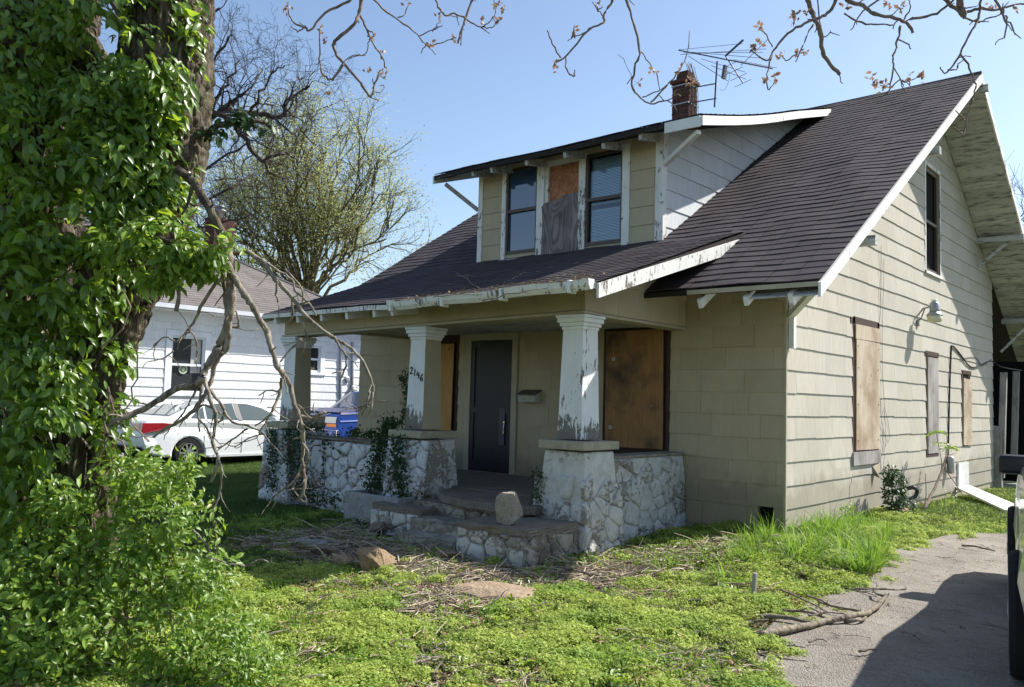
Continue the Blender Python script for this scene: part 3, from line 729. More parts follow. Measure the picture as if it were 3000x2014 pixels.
def pillar(cx, cy, seed, mat, plain_side=False, bare=None):
    t_ = (cx-.27, cx+.27, cy-.27, cy+.27); b = (cx-.36, cx+.36, cy-.36, cy+.36); z0_, z1_ = -.3, .905
    pi_ = frustum(b, t_, z0_, z1_).build('stone_pier', mat, H, bevel=.02)
    for (p, q, r_, s_) in (((b[0], b[2]), (b[1], b[2]), (t_[0], t_[2]), (t_[1], t_[2])), ((b[1], b[2]), (b[1], b[3]), (t_[1], t_[2]), (t_[1], t_[3]))):
        if plain_side and p[0] == q[0]:
            o = V3((b[1], b[2], z0_)); v = V3((t_[1], (t_[2]), z1_))-o
            MB().add([(b[1]+.015,b[2]-.01,z0_),(b[1]+.015,b[3],z0_),(t_[1]+.015,t_[3],z1_),(t_[1]+.015,t_[2]-.01,z1_),(b[1]-.02,b[2],z0_),(b[1]-.02,b[3],z0_),(t_[1]-.02,t_[3],z1_),(t_[1]-.02,t_[2],z1_)],
              [(0,1,2,3),(4,7,6,5),(0,4,5,1),(1,5,6,2),(2,6,7,3),(3,7,4,0)]).build('render_coat', M['stone'], pi_, bevel=.012)
            continue
        P0, P1, T0, T1 = [V3((*a, z)) for a, z in ((p, z0_), (q, z0_), (r_, z1_), (s_, z1_))]
        w_ = np.linalg.norm(P1-P0); h = np.linalg.norm((T0+T1-P0-P1)/2)
        u = (P1-P0)/w_; v = ((T0+T1)/2-(P0+P1)/2)/h; mid = (P0+P1)/2; kt = np.linalg.norm(T1-T0)/w_
        stone_face(pi_, P0, u, v, w_, h, .22, .19, mat, seed+int(p[0] == q[0]), depth=.032, gap=.005,
                   taper=None, bare=bare)
    zc = .925
    MB().box((cx-.305, cy-.34, zc), (cx+.305, cy+.32, zc+.09)).build('pier_cap', M['capstone'], H, bevel=.012)
    return pi_
PX = [c1[1], c2[1], c3[1]]
pillar(PX[2]+.02, -2.06, 31, M['stone'], bare=.80); pillar(PX[1]+.02, -2.06, 41, M['stone_l'], True); pillar(PX[0]+.02, -2.06, 51, M['stone_l'])
# knee walls
kr = frustum((-1.55, -1.25, -1.8, -.03), (-1.52, -1.31, -1.8, -.03), -.3, .80).build('porch_knee_wall', M['stone'], H, bevel=.015)
stone_face(kr, (-1.25, -1.78, -.3), UY, V3((-.06, 0, 1.10))/math.hypot(.06, 1.10), 1.74, 1.09, .27, .21, M['stone'], 61, depth=.030, gap=.005, bare=1.04)
box('wall_coping', (-1.56, -1.80, .803), (-1.285, -.03, .835), M['mortar'], kr, bevel=.012)
zk = float(on(800, 1003, 1, -2.2)[2])
kl = frustum((PX[0]+.3, PX[1]-.3, -2.2, -1.9), (PX[0]+.3, PX[1]-.3, -2.2, -1.9), -.3, zk-.03).build('porch_knee_wall', M['mortar'], H, bevel=.015)
stone_face(kl, (PX[0]+.32, -2.2, -.3), UX, (0,0,1), PX[1]-PX[0]-.62, zk+.26, .26, .22, M['stone_l'], 71, depth=.04, gap=.008)
box('wall_coping', (PX[0]+.28, -2.225, zk-.028), (PX[1]-.28, -1.88, zk), M['mortar'], kl, bevel=.012)
kw = box('porch_knee_wall', (PX[0]-.12, -1.75, -.3), (PX[0]+.12, -.03, .70), M['mortar'], H, bevel=.02)
# porch slab, steps, cheek walls
box('porch_floor', (-6.6, -1.86, .20), (-1.58, -.03, .325), M['concrete'], H)
slab = MB().prism([(-3.52, -1.87), (-1.75, -1.87), (-1.62, -2.55), (-1.9, -2.70), (-2.5, -2.72), (-3.0, -2.58), (-3.35, -2.3)], (0,0,0), UX, UY, (0,0,1), .225, .315)
slab.build('porch_floor', M['concrete'], H, bevel=.012)
rs = box('riser_wall', (-3.45, -2.62, -.3), (-1.75, -2.35, .22), M['mortar'], H, bevel=.01)
stone_face(rs, (-3.4, -2.62, -.25), UX, (0,0,1), 1.6, .45, .25, .14, M['mortar'], 81, depth=.03)
def rough_block(name, a, b, mat, parent, amp=.012, seed=1):
    bm = bmesh.new(); bmesh.ops.create_cube(bm, size=1.); bmesh.ops.bevel(bm, geom=bm.edges[:], offset=.04, segments=1, affect='EDGES')
    bmesh.ops.triangulate(bm, faces=bm.faces); bmesh.ops.subdivide_edges(bm, edges=bm.edges[:], cuts=4, use_grid_fill=True)
    a, b = V3(a), V3(b); c, d = (a+b)/2, b-a; rg = np.random.default_rng(seed); ph = rg.uniform(0, 6, 9)
    for v in bm.verts:
        p = np.array(v.co)*d; q = p*14
        off = np.array([math.sin(q[1]+ph[0])*math.sin(q[2]*1.7+ph[1]), math.sin(q[0]*.8+ph[2])*math.sin(q[2]*2+ph[3])+.6*math.sin(q[0]*2.3+ph[6]), .5*math.sin(q[0]+ph[4])*math.sin(q[1]+ph[5])])*amp+rg.normal(0, amp*.25, 3)
        v.co = Vector(tuple(c+p+off))
    me = bpy.data.meshes.new(name); bm.to_mesh(me); bm.free(); me.materials.append(mat)
    return link(name, me, parent)
def cheek(x0, x1, y0, y1, z1_, seed):
    c = box('step_cheek_wall', (x0, y0, -.35), (x1, y1, z1_-.05), M['mortar'], H, bevel=.02)
    stone_face(c, (x0+.01, y0, -.3), UX, (0,0,1), x1-x0-.02, z1_+.24, .27, .19, M['stone'], seed, depth=.03)
    stone_face(c, (x1, y0+.01, -.3), UY, (0,0,1), y1-y0-.02, z1_+.24, .27, .19, M['mortar'], seed+1, depth=.02)
    rough_block('cheek_cap', (x0-.01, y0-.02, z1_-.06), (x1+.01, y1, z1_), M['concrete'], c, .014, seed)
rough_block('step', (-3.1, -2.98, -.3), (-1.98, -2.62, .09), M['mortar'], H, .02, 5); rough_block('step', (-3.0, -3.28, -.3), (-2.05, -2.97, -.04), M['mortar'], H, .02, 6)
cheek(-3.86, -3.02, -2.9, -2.42, .165, 91); cheek(-2.03, -1.13, -3.3, -2.45, .20, 95)

# ---------------- openings in the front wall
def frame(name, o, u, n, r, w_, th, mat, parent, sill=0., proud=0.0):
    """four boards round a rectangle r=(u0,u1,z0,z1), outside it"""
    a, b, c, d = r; pts = [(a-w_, a, c, d), (b, b+w_, c, d), (a-w_, b+w_, d+.001, d+w_)]
    if sill: pts.append((a-w_-.02, b+w_+.02, c-sill, c-.001))
    for k, q in enumerate(pts):
        MB().prism([(q[0], q[2]), (q[1], q[2]), (q[1], q[3]), (q[0], q[3])], o, u, (0,0,1), n, .0+proud, th+(.02 if k == 3 else 0)+proud).build(name, mat, parent, bevel=.004)
def board(name, o, u, n, r, d0, d1, mat, parent, rot=0.):
    a, b, c, d = r; cx, cz = (a+b)/2, (c+d)/2; cs, sn = math.cos(rot), math.sin(rot)
    P = [(cx+(x-cx)*cs-(z-cz)*sn, cz+(x-cx)*sn+(z-cz)*cs) for x, z in ((a, c), (b, c), (b, d), (a, d))]
    return MB().prism(P, o, u, (0,0,1), n, d0, d1).build(name, mat, parent)
O = (0, 0, 0)
wa = box('boarded_window', (-2.56, .03, .78), (-1.52, .06, 2.47), M['brownwood'], H)
for q in ((-2.56, -2.50, .78, 2.47), (-1.58, -1.52, .78, 2.47), (-2.56, -1.52, 2.44, 2.52), (-2.6, -1.5, .70, .80)): board('window_frame', O, UX, NF, q, -.03, .012, M['brownwood'], wa)
board('plywood_sheet', O, UX, NF, (-2.51, -1.62, .845, 2.395), .016, .03, M['ply_dark'], wa, .012)
for x, z in ((-2.39, 2.02), (-2.42, 1.10)):
    pl_ = board('price_tag', O, UX, NF, (x-.022, x+.022, z-.02, z+.02), .031, .033, M['vinyl'], wa)
    board('tag_mark', O, UX, NF, (x-.012, x+.012, z-.008, z+.01), .0335, .0345, M['dark'], pl_)
for x, z in ((-2.36, 1.40), (-1.78, 1.40)): MB().lathe((x, -.036, z), [(.007, 0), (.007, .008)], 8, 1).build('bolt', M['metal'], wa)
wl2 = box('boarded_window', (-6.35, .03, .86), (-5.33, .06, 2.47), M['brownwood'], H)
for q in ((-6.35, -6.29, .86, 2.47), (-5.39, -5.33, .86, 2.47), (-6.35, -5.33, 2.42, 2.47)): board('window_frame', O, UX, NF, q, -.03, .012, M['brownwood'], wl2)
board('plywood_sheet', O, UX, NF, (-6.3, -5.45, .90, 2.30), .014, .03, M['ply_new'], wl2, -.012)
dr = box('front_door', (-5.055, .0, .335), (-4.215, .04, 2.325), M['door'], H)
for q in ((-5.055, -4.98, .34, 2.32), (-4.29, -4.215, .34, 2.32), (-4.98, -4.29, 2.23, 2.32), (-4.98, -4.29, 1.22, 1.30), (-4.98, -4.29, .34, .50)): board('door_rail', O, UX, NF, q, -.002, .016, M['door'], dr)
board('handle_plate', O, UX, NF, (-4.44, -4.33, .75, 1.30), .0165, .019, M['darkmetal'], dr)
MB().tube([(-4.315, -.05, 1.06), (-4.315, -.06, 1.0), (-4.315, -.06, .92), (-4.315, -.04, .88)], .008, 6).build('door_handle', M['chrome'], dr)
MB().lathe((-4.318, -.055, 1.09), [(.018, 0), (.018, .03)], 10, 1).build('lock', M['chrome'], dr)
frame('door_trim', O, UX, NF, (-5.06, -4.21, .33, 2.33), .105, .03, M['trimtan'], dr)
MB().prism([(-5.21, 2.475), (-5.165, 2.437), (-4.105, 2.437), (-4.06, 2.475)], O, UX, (0,0,1), NF, 0, .05).build('door_cornice', M['trimtan'], dr)
vt = box('foundation_vent', (-.325, .06, .04), (-.125, .08, .27), M['dark'], H)
for z in (.6, 1.0, 1.5, 1.9, 2.25):
    for x in (-6.25, -5.5): MB().lathe((x+rnd.uniform(-.01, .01), -.034, z), [(.008, 0), (.008, .005)], 6, 1).build('screw', M['darkmetal'], wl2)
# side windows
w1 = MB().box((-.06, 2.18, .66), (-.03, 3.26, 2.70)).build('boarded_window', M['brownwood'], H)
for q in ((2.18, 2.27, .86, 2.70), (3.20, 3.26, .86, 2.70), (2.10, 3.28, 2.60, 2.72)): board('window_frame', O, UY, NS, q, -.03, .018, M['brownwood'], w1)
board('top_board', O, UY, NS, (2.24, 3.27, 2.40, 2.60), .02, .04, M['ply_sun'], w1, .01)
board('plywood_sheet', O, UY, NS, (2.27, 3.24, .87, 2.395), .02, .036, M['ply_sun'], w1, -.005)
board('window_sill', O, UY, NS, (2.15, 3.26, .67, .85), .0, .045, M['ply_grey'], w1)
MB().add([(.02,2.95,.64),(.05,3.2,.66),(.09,3.08,.46),(.02,3.0,.5)], [(0,1,2),(0,2,3)]).build('torn_shingle', M['siding'], w1)
w2 = MB().box((-.06, 5.66, .70), (-.03, 6.38, 2.40)).build('boarded_window', M['brownwood'], H)
for q in ((5.66, 5.72, .70, 2.40), (5.60, 6.42, 2.36, 2.44), (5.66, 6.4, .67, .71)): board('window_frame', O, UY, NS, q, -.03, .022, M['brownwood'], w2)
for z in (1.0, 1.5, 2.0, 2.3):
    for y in (2.34, 3.17): MB().lathe((.035, y, z), [(.010, 0), (.010, .006)], 6, 0).build('screw', M['darkmetal'], w1)
for k in range(2): board('weathered_board', O, UY, NS, (5.73+k*.32, 6.045+k*.32, .72, 2.34), .012, .03, M['ply_grey'], w2)
w3 = MB().box((-.06, 7.98, .78), (-.03, 8.68, 2.19)).build('boarded_window', M['brownwood'], H)
for q in ((7.98, 8.06, .78, 2.19), (7.96, 8.72, 2.15, 2.22)): board('window_frame', O, UY, NS, q, -.03, .02, M['brownwood'], w3)
board('plywood_sheet', O, UY, NS, (8.06, 8.70, .80, 2.06), .012, .034, M['ply_sun'], w3, -.03)
for z in (.95, 1.35, 1.75, 1.98):
    for y in (8.14, 8.60): MB().lathe((.033, y, z), [(.010, 0), (.010, .006)], 6, 0).build('screw', M['darkmetal'], w3)
aw = MB().box((-.10, 5.70, 3.80), (-.07, 6.55, 5.62)).build('attic_window', M['dark'], H)
frame('window_trim', O, UY, NS, (5.70, 6.55, 3.80, 5.62), .065, .022, M['white_bad'], aw, .05)
for q in ((5.70, 5.76, 3.80, 5.62), (6.49, 6.55, 3.80, 5.62), (5.76, 6.49, 3.80, 3.87), (5.76, 6.49, 5.55, 5.62), (5.76, 6.49, 4.66, 4.71)): board('sash', O, UY, NS, q, -.06, -.02, M['sash'], aw)
# corner strip, torn at the bottom
box('corner_bead', (-.012, -.022, .0), (.020, .004, 2.95), M['trimtan'], H)

# ---------------- dormer
YD = .5
def dx(px, py=450): return float(on(px, py, 1, YD)[0])
def dz(px, py): return float(on(px, py, 1, YD)[2])
d0, d1_ = dx(1095), dx(1511)
wins = [(dx(1157), dx(1227)), (dx(1243), dx(1322)), (dx(1337), dx(1421))]
zt = 5.16; zs = [(3.74, 5.13), (3.66, 5.13), (3.72, 5.10)]
dh = [(a, b, c, d) for (a, b), (c, d) in zip(wins, zs)]
dw = wall('dormer_front_wall', (0, YD, 0), UX, NF, d0, d1_, 3.45, 5.28, dh, .08, H, M['trimtan'])
tl, tr = dx(1148), dx(1438)
siding(dw, (0, YD, 0), UX, NF, d0+.09, tl-.002, 3.60, 5.27, zoff=3.66, e=.265, width=.9)
siding(dw, (0, YD, 0), UX, NF, tr+.002, d1_-.10, 3.60, 5.27, zoff=3.66, e=.265, width=.9)
def dtrim(nm, q, th=.032, m_='white_bad'): return board(nm, (0, YD, 0), UX, NF, q, 0, th, M[m_], dw)
dtrim('corner_board', (d0-.005, d0+.088, 3.56, 5.24)); dtrim('corner_board', (d1_-.098, d1_+.0, 3.60, 5.26))
dtrim('window_trim', (tl, wins[0][0]-.001, 3.62, 5.13)); dtrim('window_trim', (wins[2][1]+.001, tr, 3.66, 5.13))
dtrim('window_trim', (wins[0][1]+.001, wins[1][0]-.001, 3.63, 5.13)); dtrim('window_trim', (wins[1][1]+.001, wins[2][0]-.001, 3.64, 5.13))
dtrim('window_trim', (tl-.02, tr+.02, 5.131, 5.235), .04, 'trimtan')
board('window_sill', (0, YD, 0), UX, NF, (tl-.02, tr+.02, 3.60, 3.655), 0, .06, M['white_bad'], dw)
def sash_window(r, kind):
    a, b, c, d = r; o = (0, YD, 0); mid = (c+d)/2
    wd = board('dormer_window', o, UX, NF, (a, b, c, d), -.20, -.18, M['dark'], H)
    for q in ((a, a+.035, c, d), (b-.035, b, c, d), (a+.035, b-.035, d-.04, d), (a+.035, b-.035, c, c+.055), (a+.035, b-.035, mid-.025, mid+.025)):
        board('sash', o, UX, NF, q, -.05, .012, M['sash'], wd)
    if kind == 0:
        board('pane', o, UX, NF, (a+.035, b-.035, mid+.025, d-.04), -.03, -.02, M['pane'], wd); board('pane', o, UX, NF, (a+.035, b-.035, c+.055, mid-.025), -.04, -.03, M['pane'], wd)
    else:
        board('pane', o, UX, NF, (a+.035, b-.035, mid+.025, d-.04), -.03, -.025, M['glass'], wd); board('pane', o, UX, NF, (a+.035, b-.035, c+.055, mid-.025), -.04, -.035, M['glass'], wd)
        z = d-.06; bl = MB()
        while z > c+.05:
            t_ = rnd.uniform(-.002, .002); x_ = b-.05+rnd.uniform(-.004, .004)
            if not (mid-.12 < z < mid-.02 and rnd.random() < .5): bl.hexa([(a+.05, YD+.075, z-.018+t_), (x_, YD+.075, z-.018), (x_, YD+.079, z-.018), (a+.05, YD+.079, z-.018+t_), (a+.05, YD+.088, z+.001+t_), (x_, YD+.088, z+.001), (x_, YD+.092, z+.001), (a+.05, YD+.092, z+.001+t_)])
            z -= .0225
        bl.build('window_blind', M['blind'], wd)
sash_window((*wins[0], *zs[0]), 0); sash_window((*wins[2], *zs[2]), 1)
a, b = wins[1]; o = (0, YD, 0)
mwd = board('dormer_window', o, UX, NF, (a, b, 3.66, 5.13), -.14, -.12, M['dark'], H)
board('window_jamb', o, UX, NF, (a, a+.06, 3.66, 5.13), -.1, .0, M['white_bad'], mwd); board('window_jamb', o, UX, NF, (a+.06, b, 5.05, 5.13), -.1, .0, M['white_bad'], mwd)
board('plywood_sheet', o, UX, NF, (a+.062, b-.004, 4.4, 5.045), -.06, -.045, M['ply_swirl'], mwd)
P = [(a-.02, 3.665), (b, 3.665), (b, 4.56), (a+.55*(b-a), 4.54), (a+.5*(b-a), 4.50), (a+.02, 4.47), (a-.03, 4.42), (a-.01, 4.2)]
MB().prism(P, o, UX, (0,0,1), NF, -.02, .036).build('torn_plywood', M['ply_purple'], mwd)
# dormer sides
def dzr(y): return 5.11+.31*(y+.02)
xs_d = d1_
for xf, sgn in ((d1_, 1), (d0, -1)):
    cl = [(.62, -1, -(2.73+.62*1.02)+.03), (-.31, 1, 5.11-.05)]
    m_ = MB(); poly = [(YD, 3.4), (5.6, 3.4), (5.6, 7), (YD, 7)]
    for c in cl: poly = clip(poly, *c)
    ds = MB().prism(poly, (xf-sgn*.08, 0, 0), UY, (0,0,1), (sgn,0,0), 0, .078).build('dormer_side_wall', M['dsiding'], H)
    if sgn > 0:
        n0 = len(SID)
        siding(ds, (xf, 0, 0), UY, (1,0,0), YD+.075, 5.6, 3.5, 7, zoff=3.62, e=.265, width=.66, clips=cl)
        SID[n0:] = [q+(M['dsiding'],) for q in SID[n0:]]
        board('corner_board', (xf, 0, 0), UY, (1,0,0), (YD-.03, YD+.07, 3.58, 5.18), 0, .03, M['white_bad'], ds)
# dormer roof: front eave corners and rear line
DL, DRr = V3((-6.03, -.03, 5.10)), V3((-1.13, -.02, 5.12)); TL, TR = V3((-5.9, 5.72, 6.91)), V3((-1.58, 5.72, 6.92))
def fdorm(u_, t_, h):
    s_ = t_/6.0; p = (DL+(DRr-DL)*u_)*(1-s_)+(TL+(TR-TL)*u_)*s_
    return (p[0], p[1], p[2]+.012+h-.035*math.sin(math.pi*min(1, s_*1.6))*u_**3+.008*math.sin(u_*9+s_*5))
tk = V3((0, 0, .07))
droof = MB(); n_ = 10
for i in range(n_):
    for j in range(6):
        q = [V3(fdorm((i+a_)/n_, (j+b_), -.014)) for a_, b_ in ((0, 0), (1, 0), (1, 1), (0, 1))]
        droof.hexa([p-tk for p in q]+q)
droof = droof.build('dormer_roof', M['roofedge'], H)
t = 0.
while t < 5.95: shingle_course(droof, fdorm, 0, 1, t, min(t+.16, 6.), M['roof'], seg=16, lift=.014); t += .16
# fascias
def fas(u_, s0, s1, h, off, name, mat, n_=10):
    m_ = MB()
    for i in range(n_):
        a = V3(fdorm(u_, (s0+(s1-s0)*i/n_)*6, -.02)); b = V3(fdorm(u_, (s0+(s1-s0)*(i+1)/n_)*6, -.02)); hh = V3((0,0,h)); ff = V3((off, 0, 0))
        m_.hexa([a-hh, a+ff-hh, b+ff-hh, b-hh, a, a+ff, b+ff, b])
    return m_.build(name, M[mat], H)
fas(1, 0, .97, .125, .03, 'rake_board', 'white'); fas(0, 0, .97, .13, -.03, 'rake_board', 'white')
def fe(u_): return V3(fdorm(u_, 0, -.02))
a, b = fe(.895), fe(1.0); k_ = V3((0, -.026, 0)); hh = V3((0, 0, .14))
MB().hexa([a-hh+k_, b-hh+k_, b-hh-k_*.1, a-hh-k_*.1, a+k_, b+k_, b-k_*.1, a-k_*.1]).build('eave_board', M['white'], H)
for px in (1076, 1118, 1197, 1284, 1371, 1455):
    xx = float(on(px, 350, 1, -.0)[0]); u_ = (xx-DL[0])/(DRr[0]-DL[0]); z = fe(u_)[2]-.052
    MB().prism([(0.0, z), (.62, z+.17), (.62, z+.06), (.55, z+.02), (.02, z-.085)], (xx, 0, 0), UY, (0,0,1), UX, 0, .05).build('rafter_tail', M['soffit'], H).data
a, b = fe(0.), fe(1.)
MB().hexa([a-V3((0,0,.05)), b-V3((0,0,.05)), b+V3((-.3,.55,.1)), a+V3((.3,.55,.1)), a-V3((0,0,.04)), b-V3((0,0,.04)), b+V3((-.3,.55,.112)), a+V3((.3,.55,.112))]).build('dormer_soffit', M['soffit'], H)
brace((d1_+.03, YD-.03, 4.72), fe(1.)+V3((-.08, .10, -.17)), .07); brace((d0-.03, YD, 4.55), fe(0.)+V3((.15, .12, -.13)), .07, 'soffit')
box('brace_post', (d1_+.005, YD-.09, 4.2), (d1_+.06, YD-.035, 4.95), M['white_bad'], H)
flush_siding(M['siding'])

# ---------------- chimney
CX0, CX1, CY0, CY1 = -5.04, -4.66, 5.88, 6.28
ch = box('chimney', (CX0+.012, CY0+.012, 6.8), (CX1-.012, CY1-.012, 8.22), M['brickmortar'], H)
z = 6.9; k = 0
while z < 8.2:
    for (o_, u_, n_2, L_) in (((CX0, CY0, 0), UX, NF, CX1-CX0), ((CX1, CY0, 0), UY, NS, CY1-CY0)):
        x = -.1 if k % 2 else .0
        while x < L_:
            a, b = max(x+.004, 0), min(x+.192, L_)
            if b-a > .02:
                e_ = rnd.uniform(-.004, .008)
                board('brick', o_, u_, n_2, (a, b, z+.004, z+.064), -.03, e_, M['brick'], ch)
            x += .2
    z += .07; k += 1
MB().box((CX0-.04, CY0-.04, 8.222), (CX1+.04, CY1+.04, 8.30)).build('chimney_course', M['brick'], ch, bevel=.01)
for k in range(4):
    a = .05+.008*k; MB().box((CX0+a, CY0+a, 8.302+k*.05), (CX1-a+.02, CY1-a, 8.348+k*.05)).build('chimney_course', M['brick'], ch, bevel=.008)
for zc in (7.75, 8.15):
    MB().box((CX0-.015, CY0-.02, zc), (CX1+.015, CY0-.012, zc+.025)).build('chimney_strap', M['metal'], ch); MB().box((CX1+.012, CY0-.02, zc), (CX1+.02, CY1, zc+.025)).build('chimney_strap', M['metal'], ch)
m_ = MB()
for a in range(9): m_.tube([(CX1+.02, CY0+.05+a*.045+rnd.uniform(-.02, .02), 7.2), (CX1+.025, CY0+.03+a*.045+rnd.uniform(-.04, .04), 7.8), (CX1+.02, CY0+.05+a*.04, 8.3), (CX1-.1*rnd.random(), CY0+a*.04, 8.6+rnd.random()*.1)], .007, 4)
tag(m_.build('dead_vine', M['twig'], None), 'dead brown vine stems clinging to the side of the brick chimney', 'vine')
# antenna
an = thing('tv_antenna', (-4.0, 5.95, 7.2), 'grey television antenna on a mast strapped beside the brick chimney', 'antenna')
ap = lambda px, py, yy=5.95: on(px, py, 1, yy)
MB().tube([ap(1630, 245), ap(1633, 190), ap(1636, 140)], .017, 8).build('mast', M['darkmetal'], an)
for py in (191, 225): MB().beam(V3((CX1, CY0+.05, float(ap(1620, py)[2]))), ap(1634, py), .02, .02).build('bracket', M['darkmetal'], an)
b0, b1 = ap(1548, 115), ap(1762, 157)
MB().beam(b0, b1, .022, .022).build('boom', M['darkmetal'], an)
for (p, q, y0, y1) in (((1552, 125), (1748, 112), 5.2, 5.6), ((1560, 118), (1735, 133), 6.4, 5.9), ((1548, 114), (1694, 100), 6.3, 6.5), ((1690, 150), (1752, 90), 5.5, 6.0), ((1570, 128), (1660, 185), 5.7, 5.2), ((1600, 135), (1700, 165), 6.5, 6.1), ((1558, 121), (1740, 120), 5.4, 6.2), ((1622, 150), (1701, 181), 5.3, 5.3)):
    MB().tube([ap(*p, y0), ap(*q, y1)], .006, 4).build('element', M['darkmetal'], an)
for k in range(9):
    c = b0+(b1-b0)*(.58+k*.05); MB().tube([c+V3((-.05, -.12, -.02)), c+V3((.06, .16, .05))], .006, 4).build('element', M['darkmetal'], an)
c0, c1_ = ap(1655, 128), ap(1695, 190); MB().beam(c0, c1_, .02, .02).build('reflector_arm', M['darkmetal'], an)
for k in range(4):
    c = c0+(c1_-c0)*(.3+k*.23); MB().tube([c+V3((-.13, -.1, -.09)), c+V3((.13, .1, .07))], .006, 4).build('element', M['darkmetal'], an)
MB().beam(ap(1655, 128), ap(1695, 92, 5.4), .03, .03).build('reflector_arm', M['darkmetal'], an)
MB().beam(ap(1650, 180), ap(1655, 150), .10, .05).build('amplifier_box', M['darkmetal'], an)
MB().tube(smooth_path([ap(1656, 180), ap(1662, 160), ap(1664, 178), ap(1655, 203), ap(1643, 205), ap(1635, 190)], 4), .004, 4).build('cable', M['wire'], an)
# mailbox
mbx = thing('wall_mailbox', (-3.83, -.1, 1.45), 'small ivory letter box with brown lid on the wall beside the black front door', 'mailbox')
MB().prism([(-.02, 1.40), (-.15, 1.40), (-.16, 1.50), (-.02, 1.56)], (-3.97, 0, 0), UY, (0,0,1), UX, 0, .32).build('body', M['mailbox'], mbx, bevel=.006)
MB().prism([(-.01, 1.585), (-.172, 1.515), (-.172, 1.500), (-.01, 1.567)], (-3.985, 0, 0), UY, (0,0,1), UX, 0, .35).build('lid', M['lid'], mbx)
MB().lathe((-3.84, -.163, 1.45), [(.006, 0), (.006, .006)], 8, 1).build('keyhole', M['dark'], mbx)
# barn light
lp = on(2132, 716, 0, .46); L0 = V3((.46, lp[1], 2.93)); sy_ = L0[1]
bl_ = thing('security_lamp', (.0, sy_-.25, 2.8), 'grey barn lamp with yellowed lens on an arm from the side wall', 'lamp')
c = V3((.40, sy_, 2.86))
L0 = V3((.26, float(on(2132, 716, 0, .26)[1]), 0)); zc = float(on(2132, 716, 0, .26)[2]); L0[2] = zc
MB().lathe(L0, [(.05, .19), (.072, .17), (.075, .06), (.078, .03)], 20).build('housing', M['metal'], bl_, smooth=True)
MB().lathe(L0, [(.03, .23), (.045, .225), (.045, .19)], 14).build('photocell', M['vinyl'], bl_, smooth=True)
MB().lathe(L0, [(.08, .03), (.12, -.02), (.122, -.035)], 20).build('reflector', M['metal'], bl_, smooth=True)
MB().lathe(L0, [(.118, -.036), (.108, -.10), (.095, -.135), (.05, -.142)], 20).build('lens', M['lens'], bl_, smooth=True)
MB().tube([(.02, L0[1]-.05, zc-.02), (.10, L0[1]-.04, zc+.09), (.2, L0[1]-.02, zc+.11), (.25, L0[1], zc+.11)], .014, 8).build('arm', M['metal'], bl_)
MB().tube([(.022, L0[1]-.06, zc-.14), (.08, L0[1]-.05, zc-.05), (.12, L0[1]-.04, zc+.08)], .010, 6).build('conduit', M['darkmetal'], bl_)
MB().box((.016, L0[1]-.10, zc-.20), (.05, L0[1]-.02, zc-.08)).build('wall_box', M['metal'], bl_, bevel=.008)
# cable drop on the side wall
def side(px, py, x=.03): return on(px, py, 0, x)
cb = MB(); cb.tube(smooth_path([side(2163, 1040), side(2166, 900), side(2170, 800), side(2174, 790), side(2190, 808), side(2215, 838), side(2240, 832), side(2262, 824), side(2285, 838, .2), side(2330, 846, .4)], 3), .014, 6)
tag(cb.build('service_cable', M['wire']), 'thick black electric cable running up the side wall between two boarded windows', 'cable')
lw_ = thing('loose_wire', (.05, 3, 1), 'thin loose black wires dangling down the sunlit side wall', 'wire')
m_ = MB()
m_.tube(smooth_path([side(2192, 820), side(2225, 815), side(2240, 835), side(2262, 820)], 3), .006, 5); m_.build('strand', M['wire'], lw_)
for px, a_ in ((2012, 560), (2018, 590)):
    m_ = MB(); m_.tube(smooth_path([side(px-2, a_), side(px-4, 700), side(px-6, 800), side(px-3, 900), side(px+2, 1010), side(px-4, 1060), side(px+8, 1100)], 3, .006), .003, 4); m_.build('strand', M['wire'], lw_)
m_ = MB(); m_.tube(smooth_path([side(2018, 930), side(2030, 985), side(2024, 1010), side(2010, 960)], 3, .004), .0025, 4)
m_.build('strand', M['wire'], lw_)
mt = thing('electric_meter', (.1, 7.6, .5), 'small grey meter canister low on the side wall behind the sapling', 'meter')
c = side(2168, 1042, .08); MB().lathe(c, [(.045, -.30), (.06, -.28), (.06, -.04), (.05, 0)], 14).build('canister', M['metal'], mt, smooth=True)
MB().tube([c+V3((-.05, 0, -.1)), c+V3((-.05, 0, .15))], .012, 6).build('conduit', M['metal'], mt)
pp = thing('drain_pipe', side(2090, 1120, .1), 'rusty bent pipe poking out at the foot of the side wall', 'pipe')
MB().tube(smooth_path([side(2062, 1117, .03), side(2085, 1113, .22), side(2092, 1122, .24), side(2085, 1135, .2), side(2062, 1138, .1)], 3), .03, 8).build('pipe', M['darkmetal'], pp)
MB().lathe(side(2068, 1146, .15), [(.045, -.04), (.045, .04)], 10).build('valve', M['metal'], pp)
# leaning white board and small board at the wall
wb0, wb1 = gp(2308, 1168), side(2195, 1112, .06)
m_ = MB(); d_ = V3(wb0)-V3(wb1); q = V3((.16, .32, 0))
m_.hexa([wb1-q*.6, wb1+q*.6, wb0+q, wb0-q*.4, wb1-q*.6+V3((0,0,.03)), wb1+q*.6+V3((0,0,.03)), wb0+q+V3((0,0,.03)), wb0-q*.4+V3((0,0,.03))])
tag(m_.build('white_plank', M['vinyl']), 'long white plank leaning from the side wall down to the grass', 'board')
tag(MB().prism([(side(2185,1100)[1], .05), (side(2208,1100)[1], .05), (side(2208,1100)[1], .48), (side(2185,1100)[1], .50)], (.02,0,0), UY, (0,0,1), NS, 0, .03).build('loose_board', M['vinyl']), 'small square white panel upright against the side wall base', 'board')
